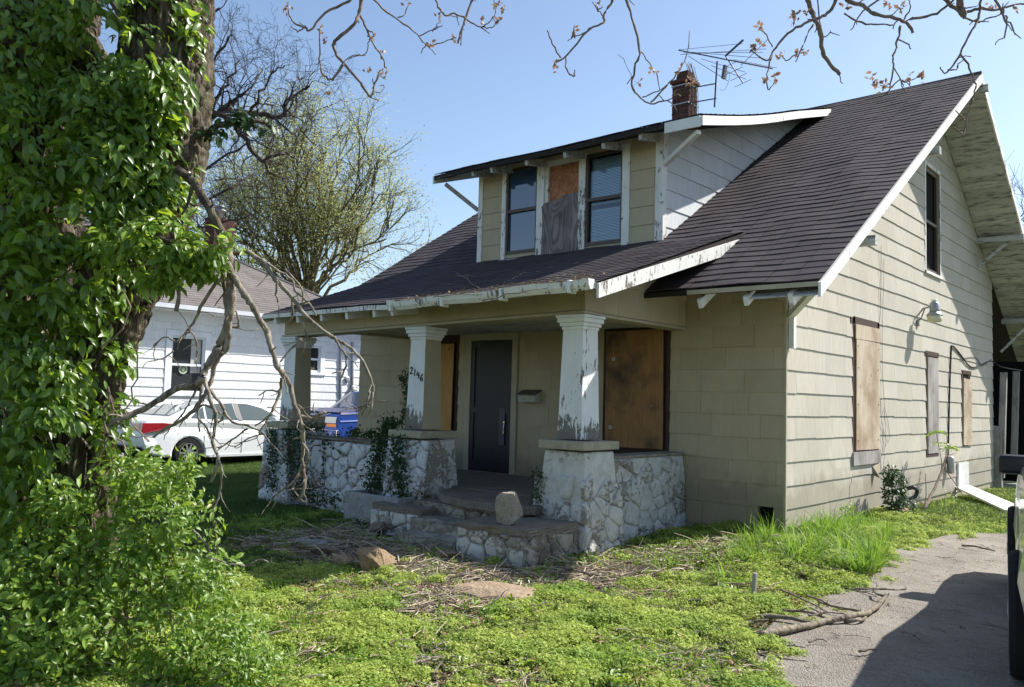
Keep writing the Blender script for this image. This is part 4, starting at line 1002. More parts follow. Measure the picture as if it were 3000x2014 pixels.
# house number, drawn as strokes
def stroke(pts, zc_, xc, sc, parent, face_y):
    mb = MB(); P = [(xc+a*sc, face_y-.006, zc_+b*sc) for a, b in pts]; mb.tube(smooth_path(P, 4), .0065, 5); mb.build('numeral', M['ink'], parent)
c, cx, cy, w0, w1, z0_, zt_ = c2
def fy(z): return cy-(w1+(w0-w1)*(z-z0_)/(zt_-.16-z0_))
gl = {'2': [(-.35,.55),(-.1,.95),(.3,.85),(.25,.35),(-.4,-.75),(.0,-.72),(.5,-.62)], '1': [(.05,.9),(.0,0),(-.05,-.85)], '4a': [(-.15,.75),(-.46,-.05),(.05,-.14),(.6,-.1)], '4b': [(.26,.5),(.22,-.2),(.16,-.95)], '6': [(.4,.9),(-.2,.3),(-.4,-.4),(0,-.9),(.4,-.6),(.3,-.1),(-.3,-.25)]}
for (g, xo, zo) in (('2', -.095, .035), ('1', -.03, .01), ('4a', .035, -.02), ('4b', .035, -.02), ('6', .10, -.06)):
    zz = 1.735+zo*.9; stroke(gl[g], zz, cx+xo*1.0, .050, c, fy(zz))

# back porch at the far right
bp = thing('back_porch', (.1, 11.5, 0), 'dark open back porch with leaning grey posts behind the far gable corner', 'porch')
box('wall', (-3, LB+.01, -.2), (-.02, LB+.06, 2.9), M['dark'], bp)
for (px0, px1, t0, t1, yy) in ((2283, 2297, 850, 1090, 10.75), (2313, 2324, 848, 1080, 12.0)):
    a, b = on((px0+px1)/2, t0, 1, yy), on((px0+px1)/2-6, t1, 1, yy); MB().beam(b, a, .12, .1, (0, 1, 0)).build('post', M['ply_grey'], bp)
MB().box((-1.2, 12.4, -.1), (.62, 12.5, 2.6)).build('dark_backing', M['dark'], bp)  # near-black panel added to stand in for the dark depth of the porch
MB().box((-.1, 10.62, -.2), (.15, 10.75, 1.15)).build('half_wall', M['ply_grey'], bp)
for k, (px, py) in enumerate(((2300, 1115), (2325, 1118))):
    c = on(px, py, 1, 11.5+k*.4); tag(MB().box(c-V3((.2, .15, .12)), c+V3((.2, .15, .12))).build('concrete_block', M['slab'], None, bevel=.01), ['grey concrete block on the ground behind the house, left one of two', 'grey concrete block on the ground behind the house, right one of two'][k], 'block', 'concrete blocks behind the house')

# ---------------------------------------------------------------- neighbour house
NB = thing('neighbour_house', (-19, 2, -.2), 'white shingled neighbour house with brown-grey hip roof behind the white car', 'house')
NX = -16.5; NE = 3.62
nw = (float(on(390, 800, 0, NX)[1]), float(on(467, 800, 0, NX)[1]), float(on(420, 897, 0, NX)[2]), float(on(420, 768, 0, NX)[2]))
ns_ = (float(on(704, 830, 0, NX)[1]), float(on(730, 830, 0, NX)[1]), float(on(715, 850, 0, NX)[2]), float(on(715, 790, 0, NX)[2]))
nholes = [nw, ns_]
nwl = wall('side_wall', (NX, 0, 0), UY, NS, -3, 7.35, -.4, NE, nholes, .12, NB, M['nsiding'])
siding(nwl, (NX, 0, 0), UY, NS, -2.2, 7.35, .1, NE-.10, zoff=.1, e=.235, width=.61, lift=.016, thick=.010,
       holes=[(q[0]-.16, q[1]+.16, q[2]-.16, q[3]+.16) for q in nholes])
flush_siding(M['nsiding'])
box('far_wall', (-25, 7.2, -.4), (NX-.13, 7.34, NE), M['nsiding'], NB)
box('frieze', (NX, -3, NE-.16), (NX+.02, 7.35, NE-.02), M['cleanwhite'], NB)
for r_, k in ((nw, 0), (ns_, 1)):
    wd = MB().prism([(r_[0], r_[2]), (r_[1], r_[2]), (r_[1], r_[3]), (r_[0], r_[3])], (NX, 0, 0), UY, (0,0,1), NS, -.12, -.1).build('window', M['npane'], NB)
    frame('window_trim', (NX, 0, 0), UY, NS, r_, .15, .035, M['cleanwhite'], wd, .08)
    mid = (r_[2]+r_[3])/2
    for q in ((r_[0], r_[0]+.05, r_[2], r_[3]), (r_[1]-.05, r_[1], r_[2], r_[3]), (r_[0]+.05, r_[1]-.05, mid-.03, mid+.03), (r_[0]+.05, r_[1]-.05, r_[3]-.05, r_[3]), (r_[0]+.05, r_[1]-.05, r_[2], r_[2]+.06)):
        board('sash', (NX, 0, 0), UY, NS, q, -.05, -.01, M['cleanwhite'], wd)
    if k == 0:
        board('curtain', (NX, 0, 0), UY, NS, (r_[1]-.33, r_[1]-.06, mid-.2, r_[3]-.06), -.098, -.085, M['curtain'], wd)
        st = on(421, 897-32-30, 0, NX); st = on(421, 843, 0, NX)
        MB().lathe((NX-.08, st[1], st[2]), [(.12, 0), (.12, .008)], 20, 0).build('round_sticker', M['sticker'], wd)
        MB().lathe((NX-.071, st[1], st[2]), [(.075, 0), (.075, .003)], 20, 0).build('sticker_ring', M['darkmetal'], wd)
        MB().lathe((NX-.068, st[1], st[2]), [(.05, 0), (.05, .003)], 20, 0).build('sticker_centre', M['sticker'], wd)
NP = .56
A_, B_ = V3((-20.9, 2.9, 3.62+NP*4.7)), V3((-16.12, 7.75, 3.58))
rf = MB().add([(-16.12, -5, 3.58), tuple(B_), tuple(A_), (-20.9, -5, A_[2]), (-25.7, 7.75, 3.58), (-25.7, -5, 3.58),
   (-16.12, -5, 3.50), (B_[0], B_[1], 3.50), (-25.7, 7.75, 3.5), (-25.7, -5, 3.5)], [(0,1,2,3), (1,4,2), (4,5,3,2), (0,6,7,1), (1,7,8,4), (6,9,8,7)]).build('roof', M['nroof'], NB)
L_ = math.hypot(4.78, 2.66); t = 0; n_ = int(L_/.15)
for k in range(n_):
    s0, s1 = k/n_, min(1, (k+1)/n_)
    def fn_(x, t_, h): s_ = t_; return (-16.12-4.78*s_, x, 3.585+2.68*s_+h)
    shingle_course(rf, fn_, -2.5, 7.75-4.85*s0, s0, s1-.006, M['nroof'], seg=24, jitter=.001, lift=.022)
MB().tube([B_+V3((0,0,.03)), A_+V3((0,0,.03))], .05, 6).build('hip_cap', M['nroof'], rf)
MB().tube([A_+V3((0,0,.03)), (-20.9, -5, A_[2]+.03)], .05, 6).build('ridge_cap', M['nroof'], rf)
MB().prism([(0, 0), (.12, 0), (.13, .11), (.11, .11), (.10, .02), (0, .02)], (-16.13, -5, 3.47), UX, (0,0,1), UY, 0, 12.7).build('gutter', M['cleanwhite'], NB)
MB().box((NX-.0, -5, 3.44), (-16.12, 7.7, 3.46)).build('soffit', M['cleanwhite'], NB)
cn = on(502, 500, 0, -20.9)
chn = MB().box(cn+V3((-.3, -.35, -1.6)), cn+V3((.3, .35, -.02))).build('chimney', M['brickmortar'], NB)
for k in range(9):
    for j in range(3):
        o_ = cn+V3((.3, -.35+j*.24+(.06 if k % 2 else 0), -.95+k*.105)); MB().box(o_+V3((-.02, .006, 0)), o_+V3((rnd.uniform(.008, .02), .225, .09))).build('brick', M['brick'], chn)
        o_ = cn+V3((-.3+j*.2+(.06 if k % 2 else 0), -.35, -.95+k*.105)); MB().box(o_+V3((.006, -.015, 0)), o_+V3((.185, .02, .09))).build('brick', M['brick'], chn)
MB().lathe(cn, [(.13, -.02), (.13, .22), (.2, .24), (.2, .27), (.12, .3), (.12, .36), (.19, .38), (.05, .45)], 16).build('flue_cap', M['metal'], chn, smooth=True)
def npt(px, py, o_=.05): return on(px, py, 0, NX+o_)
MB().tube([npt(777, 785), npt(777, 916)], .035, 8).build('conduit', M['metal'], NB)
MB().tube([npt(777, 916), npt(712, 975)], .03, 8).build('conduit', M['metal'], NB)
MB().tube([npt(804, 780), npt(804, 880)], .04, 8).build('conduit', M['metal'], NB)
MB().box(npt(798, 880, 0), npt(815, 915, .12)).build('meter_box', M['metal'], NB, bevel=.02)
MB().lathe(npt(806, 893, .12), [(.11, 0), (.11, .08), (.07, .1)], 14, 0).build('meter_dial', M['metal'], NB)
MB().lathe(npt(790, 866, .0), [(.09, 0), (.1, .06), (.06, .08)], 12, 0).build('vent_hood', M['metal'], NB)

# ---------------------------------------------------------------- vehicles
class Car:
    """local frame: s along the length (0 rear), w across, z up"""
    def __init__(self, origin, head, name, label, cat):
        h = V3((*head, 0)); self.h = h/np.linalg.norm(h); self.r = np.cross(self.h, (0,0,1)); self.o = V3(origin)
        self.root = thing(name, origin, label, cat)
    def P(self, s, w_, z): return self.o+self.h*s+self.r*w_+V3((0,0,z))
    def body(self, prof, hw, mat, bev=.05, tum=None):
        mb = MB(); k = len(prof); f_ = tum or (lambda s, z: 1.)
        vs = [self.P(s, -hw*f_(s, z), z) for s, z in prof]+[self.P(s, hw*f_(s, z), z) for s, z in prof]
        bm = bmesh.new(); V = [bm.verts.new(Vector(tuple(v))) for v in vs]
        bm.faces.new(V[:k]); bm.faces.new(V[k:][::-1])
        for i in range(k): bm.faces.new((V[i], V[k+i], V[k+(i+1) % k], V[(i+1) % k]))
        bmesh.ops.recalc_face_normals(bm, faces=bm.faces)
        me = bpy.data.meshes.new('body'); bm.to_mesh(me); bm.free(); me.materials.append(mat)
        me.polygons.foreach_set('use_smooth', [len(p.vertices) == 4 for p in me.polygons])
        return link('body', me, self.root, bev)
    def cabin(self, prof, w0, w1, zb_, zt_, mat):
        mb = MB(); k = len(prof); ww = lambda z: w0+(w1-w0)*max(0, (z-zb_)/(zt_-zb_))
        vs = [self.P(s, -ww(z), z) for s, z in prof]+[self.P(s, ww(z), z) for s, z in prof]
        self.ww = ww
        o = mb.add(vs, [tuple(range(k)), tuple(range(2*k-1, k-1, -1))]+[(i, k+i, k+(i+1) % k, (i+1) % k) for i in range(k)]).build('cabin', mat, self.root, bevel=.035)
        return o
    def pane(self, prof, mat, name='side_window', off=.006, side=1, th=.012):
        k = len(prof); ww = self.ww
        vs = [self.P(s, side*(ww(z)+off-th), z) for s, z in prof]+[self.P(s, side*(ww(z)+off), z) for s, z in prof]
        return MB().add(vs, [tuple(range(k)), tuple(range(2*k-1, k-1, -1))]+[(i, k+i, k+(i+1) % k, (i+1) % k) for i in range(k)]).build(name, mat, self.root)
    def quadp(self, pts, name, mat, th=.01, n=None, bevel=0):
        pts = [self.P(*p) for p in pts]; nn = np.cross(pts[1]-pts[0], pts[2]-pts[0]); nn /= np.linalg.norm(nn)
        k = len(pts); vs = pts+[p+nn*th for p in pts]
        return MB().add(vs, [tuple(range(k)), tuple(range(2*k-1, k-1, -1))]+[(i, k+i, k+(i+1) % k, (i+1) % k) for i in range(k)]).build(name, mat, self.root, bevel=bevel)
    def wheel(self, s, w_, rad, rimmat, side, spokes=10, wd=.2):
        c = self.P(s, w_, rad); r = self.r*side; u, v = self.h, V3((0,0,1))
        def ringp(rr, d, n=28): return [c+r*d+(u*math.cos(2*math.pi*j/n)+v*math.sin(2*math.pi*j/n))*rr for j in range(n)]
        def lath(prof, name, mat, par, n=28):
            vs = [p for rr, d in prof for p in ringp(rr, d, n)]; K = len(prof)
            fs = [(i*n+j, i*n+(j+1) % n, (i+1)*n+(j+1) % n, (i+1)*n+j) for i in range(K-1) for j in range(n)]+[tuple(range(n)), tuple(range((K-1)*n, K*n))]
            return MB().add(vs, fs).build(name, mat, par, smooth=False)
        wh = bpy.data.objects.new('wheel', None); col.objects.link(wh); wh.parent = self.root; wh.location = -self.root.location; wh.empty_display_size = .1
        lath([(rad*.94, -wd), (rad, -wd*.85), (rad, -.03), (rad*.95, 0), (rad*.70, .004), (rad*.68, -.02)], 'tyre', M['rubber'], wh)
        lath([(rad*.67, -.06), (rad*.67, -.055)], 'rim_back', M['dark'], wh)
        lath([(rad*.67, -.02), (rad*.66, .006), (rad*.62, .006), (rad*.61, -.04), (rad*.60, -.054)], 'rim', rimmat, wh)
        for k in range(spokes):
            a = 2*math.pi*k/spokes; a1 = V3(u*math.cos(a)+v*math.sin(a)); MB().beam(c+r*(-.012)+a1*rad*.1, c+r*(-.006)+a1*rad*.63, rad*.13, .02, tuple(r)).build('spoke', rimmat, wh)
        lath([(rad*.17, -.03), (rad*.15, .01)], 'hub', rimmat, wh, 12)
        return wh
def arc(cx, r_, z0_, n=9, back=True):
    a0 = math.asin(max(-1, min(1, (z0_-r_*.92)/r_))) if False else 0.12
    return [(cx-r_*math.cos(t_)*(1 if back else 1), .30+r_*math.sin(t_)*1.0) for t_ in np.linspace(a0*-1, math.pi+a0, n)]
# white saloon
zc_ = G(-13.3, 1)-.02
wc = Car((-14.2, -1.22, zc_), (0, 1), 'parked_car', 'white saloon car with red tail lamp parked beside the white neighbour house', 'car')
prof = [(.10, .30), (.02, .52), (.0, .72), (.04, .92), (.16, 1.02), (.5, 1.07), (1.1, 1.02), (3.3, .98), (3.7, .96), (4.2, .88), (4.55, .76), (4.72, .62), (4.75, .4), (4.68, .24)]
prof += [(4.3, .2)]+[(3.75+.37*math.cos(t_), .28+.37*math.sin(t_)) for t_ in np.linspace(-.2, math.pi+.2, 11)]+[(3.2, .19), (1.6, .19)]+[(1.02+.37*math.cos(t_), .28+.37*math.sin(t_)) for t_ in np.linspace(-.2, math.pi+.2, 11)]+[(.5, .24)]
wc.body(prof, .905, M['carwhite'], .045, tum=lambda s, z: 1-.10*max(0, (z-.72)/.35)-.07*max(0, (.5-s)/.5)-.12*max(0, (s-4.0)/.75))
wc.cabin([(.42, 1.0), (.62, 1.09), (1.15, 1.33), (1.6, 1.43), (2.1, 1.46), (2.6, 1.44), (3.0, 1.34), (3.45, 1.13), (3.75, .96)], .82, .60, 1.0, 1.46, M['carwhite'])
wc.pane([(1.08, 1.06), (1.26, 1.22), (1.42, 1.31), (1.42, 1.05)], M['carglass']); wc.pane([(1.47, 1.05), (1.47, 1.33), (1.7, 1.38), (2.15, 1.40), (2.22, 1.03)], M['carglass'])
wc.pane([(2.36, 1.03), (2.30, 1.40), (2.55, 1.385), (2.9, 1.30), (3.3, 1.10), (3.42, 1.02)], M['carglass'])
wc.pane([(2.24, 1.02), (2.17, 1.405), (2.29, 1.405), (2.35, 1.02)], M['plastic'], 'door_pillar')
wc.pane([(1.0, 1.01), (1.3, 1.26), (1.7, 1.395), (2.2, 1.42), (2.9, 1.32), (3.55, 1.0), (3.5, 1.0), (2.88, 1.30), (2.2, 1.405), (1.7, 1.38), (1.32, 1.25), (1.04, 1.01)], M['chrome'], 'window_trim', off=.004)
wc.quadp([(.66, -.66, 1.125), (.66, .66, 1.125), (1.18, .60, 1.345), (1.18, -.60, 1.345)][::-1], 'rear_window', M['carglass'], .012)
wc.quadp([(-.012, -.88, .70), (-.012, -.42, .72), (.0, -.42, .88), (.0, -.88, .93)], 'boot_panel', M['carwhite'], .002)
for q in ([(-.006, .93, .66), (-.006, .93, .70)],): pass
wc.quadp([(.02, .40, .80), (.01, .845, .76), (.04, .83, .95), (.06, .42, .93)], 'tail_lamp', M['taillamp'], .03)
wc.quadp([(.0, .86, .745), (.55, .908, .84), (.72, .885, .93), (.45, .868, .955), (.03, .82, .95)][::-1], 'tail_lamp', M['taillamp'], .014)
wc.quadp([(-.01, -.22, .70), (-.01, .22, .70), (-.01, .22, .85), (-.01, -.22, .85)], 'number_plate', M['vinyl'], .012)
wc.quadp([(-.03, -.22, .8), (-.03, .22, .8), (-.03, .22, .85), (-.03, -.22, .85)], 'plate_band', M['carblue'], .004)
wc.quadp([(.12, -.80, .28), (.12, .80, .28), (.0, .84, .46), (.0, -.84, .46)], 'rear_bumper_insert', M['plastic'], .02)
MB().add([wc.P(1.05, -.05, 1.33), wc.P(1.05, .05, 1.33), wc.P(1.35, .0, 1.40), wc.P(1.02, 0, 1.44)], [(0,1,3),(1,2,3),(2,0,3),(0,2,1)]).build('roof_fin', M['carwhite'], wc.root)
for s_ in (2.28, 1.36, 3.42): wc.quadp([(s_, .907, .28), (s_+.012, .907, .28), (s_+.012, .90, .95), (s_, .90, .95)], 'door_gap', M['dark'], .002)
for s_ in (1.55, 2.45): wc.quadp([(s_, .908, .84), (s_+.2, .908, .84), (s_+.2, .906, .865), (s_, .906, .865)], 'door_handle', M['carwhite'], .02)
wc.quadp([(1.5, .907, .21), (3.2, .907, .21), (3.2, .912, .26), (1.5, .912, .26)], 'sill_trim', M['carwhite'], .015)
for s_ in (1.02, 3.75):
    wc.wheel(s_, .90, .315, M['metal'], 1); wc.wheel(s_, -.90, .315, M['metal'], -1)
MB().box(wc.P(.3, -.6, .15), wc.P(4.4, .6, .45)).build('underbody', M['dark'], wc.root)
mr = MB(); mr.box(wc.P(3.05, .86, .98), wc.P(3.22, 1.02, 1.10)); mr.build('mirror', M['carwhite'], wc.root, bevel=.03)
# blue pickup, facing the street
tc = Car((-14.72, 9.3, G(-14, 6)+.10), (0, -1), 'parked_pickup', 'dented blue pickup with faded dark bonnet parked behind the porch', 'truck')
prof = [(.05, .45), (.0, .7), (.02, 1.12), (2.3, 1.14), (3.6, 1.16), (4.2, 1.14), (5.0, 1.06), (5.15, .98), (5.18, .62), (5.22, .6), (5.22, .42), (5.0, .38)]+[(4.3+.42*math.cos(t_), .36+.42*math.sin(t_)) for t_ in np.linspace(-.1, math.pi+.1, 11)]+[(3.7, .36), (1.6, .36)]+[(1.1+.42*math.cos(t_), .36+.42*math.sin(t_)) for t_ in np.linspace(-.1, math.pi+.1, 11)]+[(.5, .40)]
tc.body(prof, .92, M['carblue'], .05)
tc.cabin([(2.1, 1.1), (2.2, 1.5), (2.4, 1.68), (3.1, 1.70), (3.45, 1.64), (4.05, 1.14)], .88, .68, 1.1, 1.70, M['carblue'])
tc.quadp([(3.52, -.66, 1.60), (3.52, .66, 1.60), (4.02, .80, 1.18), (4.02, -.80, 1.18)], 'windscreen', M['pane'], -.014)
tc.quadp([(3.98, -.86, 1.175), (3.98, .86, 1.175), (5.02, .85, 1.085), (5.02, -.85, 1.085)], 'bonnet', M['carhood'], -.014)
for sd_ in (1, -1):
    tc.pane([(2.5, 1.17), (2.55, 1.55), (3.2, 1.57), (3.42, 1.55), (3.85, 1.17)], M['carglass'], side=sd_)
    tc.quadp([(5.20, sd_*.42, .80), (5.20, sd_*.88, .80), (5.18, sd_*.88, .96), (5.18, sd_*.42, .96)], 'headlight', M['headlamp'], .02*sd_)
    tc.quadp([(5.20, sd_*.50, .70), (5.20, sd_*.89, .70), (5.20, sd_*.89, .78), (5.20, sd_*.50, .78)], 'indicator', M['amber'], .02*sd_)
tc.quadp([(5.18, -.48, .74), (5.18, .48, .74), (5.165, .48, .98), (5.165, -.48, .98)], 'grille', M['plastic'], .02)
tc.quadp([(5.2, -.94, .46), (5.2, .94, .46), (5.2, .94, .62), (5.2, -.94, .62)], 'bumper', M['chrome'], .06, bevel=.01)
tc.quadp([(4.0, -.922, .90), (5.1, -.922, .86), (5.08, -.935, .83), (4.3, -.935, .86)], 'dented_wing', M['carblue'], .004)
tc.quadp([(3.3, -.90, 1.165), (5.06, -.90, 1.075), (5.08, -.932, 1.02), (3.3, -.932, 1.11)][::-1], 'wing_top', M['carhood'], .006)
MB().tube([tc.P(4.3+.44*math.cos(t_), -.935, .36+.44*math.sin(t_)) for t_ in np.linspace(.1, math.pi-.1, 12)], .018, 6).build('arch_trim', M['chrome'], tc.root)
for sd_ in (1, -1): MB().beam(tc.P(3.5, sd_*.69, 1.62), tc.P(4.06, sd_*.86, 1.16), .05, .05).build('screen_pillar', M['vinyl'], tc.root)
for s_ in (1.1, 4.3):
    tc.wheel(s_, .93, .37, M['metal'], 1, 6); tc.wheel(s_, -.93, .37, M['metal'], -1, 6)
MB().box(tc.P(.3, -.6, .3), tc.P(4.9, .6, .6)).build('underbody', M['dark'], tc.root)
m_ = MB()
m_.tube([tc.P(3.75, -.2, 1.42), tc.P(3.95, -.6, 1.26)], .012, 4); m_.build('wiper', M['plastic'], tc.root)
# suv at the right edge, seen along its flank
hd = R(10.7); hv = (-math.sin(hd), math.cos(hd))
gw = on(2322, 1552, 2, -.13)
sv = Car(V3((gw[0], gw[1], G(gw[0], gw[1])+.01))-V3((*hv, 0))*1.0+V3((hv[1], -hv[0], 0))*.945, hv, 'parked_suv', 'pale grey-green sport utility vehicle on the driveway at the right edge', 'car')
prof = [(-.02, .45), (-.06, .62), (.0, 1.0), (.05, 1.12), (3.4, 1.10), (3.6, 1.10), (4.3, 1.02), (4.6, .9), (4.68, .6), (4.6, .35)]+[(3.75+.44*math.cos(t_), .36+.44*math.sin(t_)) for t_ in np.linspace(-.1, math.pi+.1, 11)]+[(3.2, .34), (1.5, .34)]+[(1.0+.44*math.cos(t_), .36+.44*math.sin(t_)) for t_ in np.linspace(-.1, math.pi+.1, 11)]+[(.3, .42)]
sv.body(prof, .93, M['suv'], .06, tum=lambda s, z: 1-.05*max(0, (z-.75)/.35)-.05*max(0, (.6-z)/.3))
sv.cabin([(.02, 1.08), (.164, 1.4), (.30, 1.70), (1.0, 1.76), (2.3, 1.76), (2.9, 1.68), (3.6, 1.08)], .86, .66, 1.08, 1.76, M['suv'])
for sd_ in (1, -1):
    sv.pane([(.25, 1.16), (.35, 1.6), (1.0, 1.66), (1.0, 1.15)], M['carglass'], side=sd_); sv.pane([(1.08, 1.15), (1.08, 1.66), (1.9, 1.67), (1.9, 1.15)], M['carglass'], side=sd_)
    sv.pane([(1.98, 1.15), (1.98, 1.67), (2.75, 1.62), (3.3, 1.2), (3.3, 1.15)], M['carglass'], side=sd_)
    for s_ in (1.0, 3.75): sv.wheel(s_, sd_*.985, .37, M['metal'], sd_, 6, .24)
sv.quadp([(.045, -.70, 1.16), (.045, .70, 1.16), (.245, .60, 1.60), (.245, -.60, 1.60)][::-1], 'rear_window', M['carglass'], .012)
for sd_ in (1, -1):
    sv.quadp([(-.075, sd_*.66, .72), (-.075, sd_*.86, .72), (.0, sd_*.86, 1.06), (.0, sd_*.66, 1.06)][::-sd_], 'tail_lamp', M['taillamp'], .02)
sv.quadp([(-.07, -.62, .58), (-.07, .62, .58), (-.07, .62, .60), (-.07, -.62, .60)], 'tailgate_gap', M['dark'], .004)
sv.quadp([(-.075, -.17, .74), (-.075, .17, .74), (-.055, .17, .86), (-.055, -.17, .86)][::-1], 'number_plate', M['vinyl'], .015)
MB().beam(sv.P(-.10, -.84, .50), sv.P(-.10, .84, .50), .14, .20).build('rear_bumper', M['plastic'], sv.root, bevel=.03)
MB().box(sv.P(.3, -.6, .25), sv.P(4.4, .6, .6)).build('underbody', M['dark'], sv.root)
for q in ((-.965, .97), (.93, -.97)):
    pass
mc = at(2311, 1060, 7.35)
m_ = MB(); a = V3((*hv, 0)); b = np.cross(a, (0,0,1))
m_.hexa([mc+a*s_*.06+b*q*.115+V3((0,0,z)) for z in (-.085, .085) for s_, q in ((-1, -1), (-1, 1.2), (1, 1.2), (1, -1))]).build('mirror', M['plastic'], sv.root, bevel=.035)
MB().beam(mc+b*.08-V3((0,0,.05)), mc+b*.42-V3((0,0,.07)), .05, .04).build('mirror_arm', M['plastic'], sv.root)

# ---------------------------------------------------------------- trees
def grow(mb, p, d, L, r_, depth, out, gnarl=.35, spread_=.6, up=.06, nb=(2, 4), shrink=.72, sides=5, minr=.004):
    """recursive limb; out collects twig tips"""
    n = 4 if depth > 0 else 3; pts = [p]; rad = [r_]; q = V3(p); dd = V3(d)/np.linalg.norm(d)
    end = r_*(.62 if depth > 0 else .3)
    for i in range(n):
        dd = dd+nr.normal(0, gnarl/n, 3)+V3((0, 0, up)); dd /= np.linalg.norm(dd); q = q+dd*L/n; pts.append(q); rad.append(max(minr, r_+(end-r_)*(i+1)/n))
    mb.tube(pts, rad, max(3, sides), cap=False)
    if depth <= 0: out.append((pts[-1], dd)); out.append((pts[-2], dd)); return
    k = rnd.randint(*nb)
    for j in range(k):
        t_ = rnd.uniform(.35, 1.) if j else 1.; i = min(n-1, int(t_*n)); f = t_*n-i
        b = pts[i]+(pts[i+1]-pts[i])*f
        nd = dd+nr.normal(0, spread_, 3); nd /= np.linalg.norm(nd)
        grow(mb, b, nd, L*shrink*rnd.uniform(.75, 1.15), max(minr, rad[i]*(.8 if j == 0 else .6)), depth-1, out, gnarl, spread_, up, nb, shrink, sides-1, minr)
def leaf_mesh(name, pts, size, mat, parent, per=1, sc=.1, tv=LEAF4V, tf=LEAF4F, up=.3):
    P = np.repeat(np.array(pts, float), per, axis=0); K = len(P); P = P+nr.normal(0, sc, P.shape)
    n = nr.normal(0, 1, (K, 3)); n[:, 2] += up
    v, f = spread(tv, tf, P, frames(n, nr.uniform(0, 6.28, K)), size*nr.uniform(.6, 1.3, K))
    return tag(mesh_np(name, v, f, mat, parent), kind='stuff')
# budding tree behind the neighbour's roof
bt = thing('budding_tree', at(690, 905, 36), 'tall tree in pale yellow-green bud rising behind the neighbour roof', 'tree', None)
mb = MB(); tips = []
base = at(690, 905, 36); base[2] = -.2; tp = at(690, 640, 36)
mb.tube(smooth_path([base, base*.5+tp*.5+V3((.1, .2, 0)), tp], 3, .04), np.linspace(.5, .36, 7), 8)
mb.build('trunk', M['farbark2'], bt); mb = MB()
fk = at(700, 700, 36)
for k in range(34):
    th = R(-66+132*(k+.5)/34+rnd.uniform(-3, 3)); rad_ = rnd.uniform(.55, 1.) if k % 2 else rnd.uniform(.85, 1.)
    px, py = 690+265*math.sin(th)*rad_, 690-445*math.cos(th)*rad_*(1-.12*abs(math.sin(th)))
    e_ = at(px, py, 36+rnd.uniform(-3.5, 3.5)); m1 = fk+(e_-fk)*.4+nr.normal(0, .3, 3)+V3((0, 0, .25)); m2 = fk+(e_-fk)*.72+nr.normal(0, .3, 3)+V3((0, 0, .1))
    P_ = smooth_path([fk, m1, m2, e_], 5, .05); r_ = rnd.uniform(.06, .13)*rad_; mb.tube(P_, np.linspace(r_, .015, len(P_)), 6, cap=False)
    dd_ = (e_-fk)/np.linalg.norm(e_-fk)
    for j in range(4, len(P_), 1): grow(mb, P_[j], dd_*.6+V3((0, 0, .25))+nr.normal(0, .5, 3), rnd.uniform(.8, 1.35), .03, 2, tips, .4, .5, .05, (2, 4), .75, 4, .007)
tag(mb.build('limb', M['farbark2'], bt), kind='stuff'); print('bud tips', len(tips), len(mb.f))
tp_ = np.array([q[0] for q in tips])
leaf_mesh('crown', tp_, .085, M['bud'], bt, 6, .30)
# bare oak, its limbs traced, twigs grown
ok = thing('bare_oak', at(330, 905, 25), 'bare dark oak with crooked limbs reaching right of the ivy-clad trunk', 'tree')
mb = MB(); tips = []
kb = at(330, 905, 25); kb[2] = -.2
mb.tube(smooth_path([kb, at(335, 600, 25), at(350, 350, 25), at(360, 200, 25.3)], 4, .04), np.linspace(.5, .22, 13), 8); mb.build('trunk', M['farbark'], ok); mb = MB()
LM = [([(350, 330), (473, 277), (508, 250), (571, 255), (625, 270), (647, 259), (652, 237), (678, 210), (705, 197)], .10),
      ([(345, 350), (440, 262), (508, 264), (540, 295), (567, 331), (593, 366), (625, 353), (660, 353)], .10),
      ([(593, 366), (628, 400), (670, 410)], .05), ([(571, 255), (590, 225), (610, 190), (630, 160), (650, 150)], .05), ([(473, 277), (500, 215), (530, 180), (545, 140)], .07),
      ([(440, 262), (470, 180), (500, 120), (530, 80)], .08), ([(345, 420), (440, 400), (520, 350), (560, 330)], .06), ([(345, 480), (450, 470), (530, 430), (580, 395)], .06),
      ([(350, 200), (420, 120), (470, 60), (500, 20)], .1), ([(508, 250), (560, 215), (600, 160)], .05), ([(345, 300), (430, 220), (480, 150)], .08), ([(345, 540), (450, 520), (520, 505), (570, 490)], .05),
      ([(355, 180), (300, 80), (250, 0), (200, -80)], .12), ([(350, 260), (240, 200), (150, 100)], .12), ([(625, 270), (660, 300), (690, 300), (720, 330)], .04)]
for pl, r_ in LM:
    d0_ = 25; P = smooth_path([at(x, y, d0_+rnd.uniform(-1.2, 1.2)*(i > 0)) for i, (x, y) in enumerate(pl)], 3, .04); rr = np.linspace(r_, r_*.35, len(P)); mb.tube(P, rr, 6, cap=False)
    for i in range(2, len(P)):
        if rnd.random() < .95:
            d = (P[i]-P[i-1]); d /= np.linalg.norm(d); grow(mb, P[i], d*.7+nr.normal(0, .6, 3)+V3((0, 0, .25)), rnd.uniform(.6, 1.0), rr[i]*.42, 3, tips, 1.0, .6, .03, (2, 3), .78, 4, .0045)
tag(mb.build('limb', M['farbark'], ok), kind='stuff')
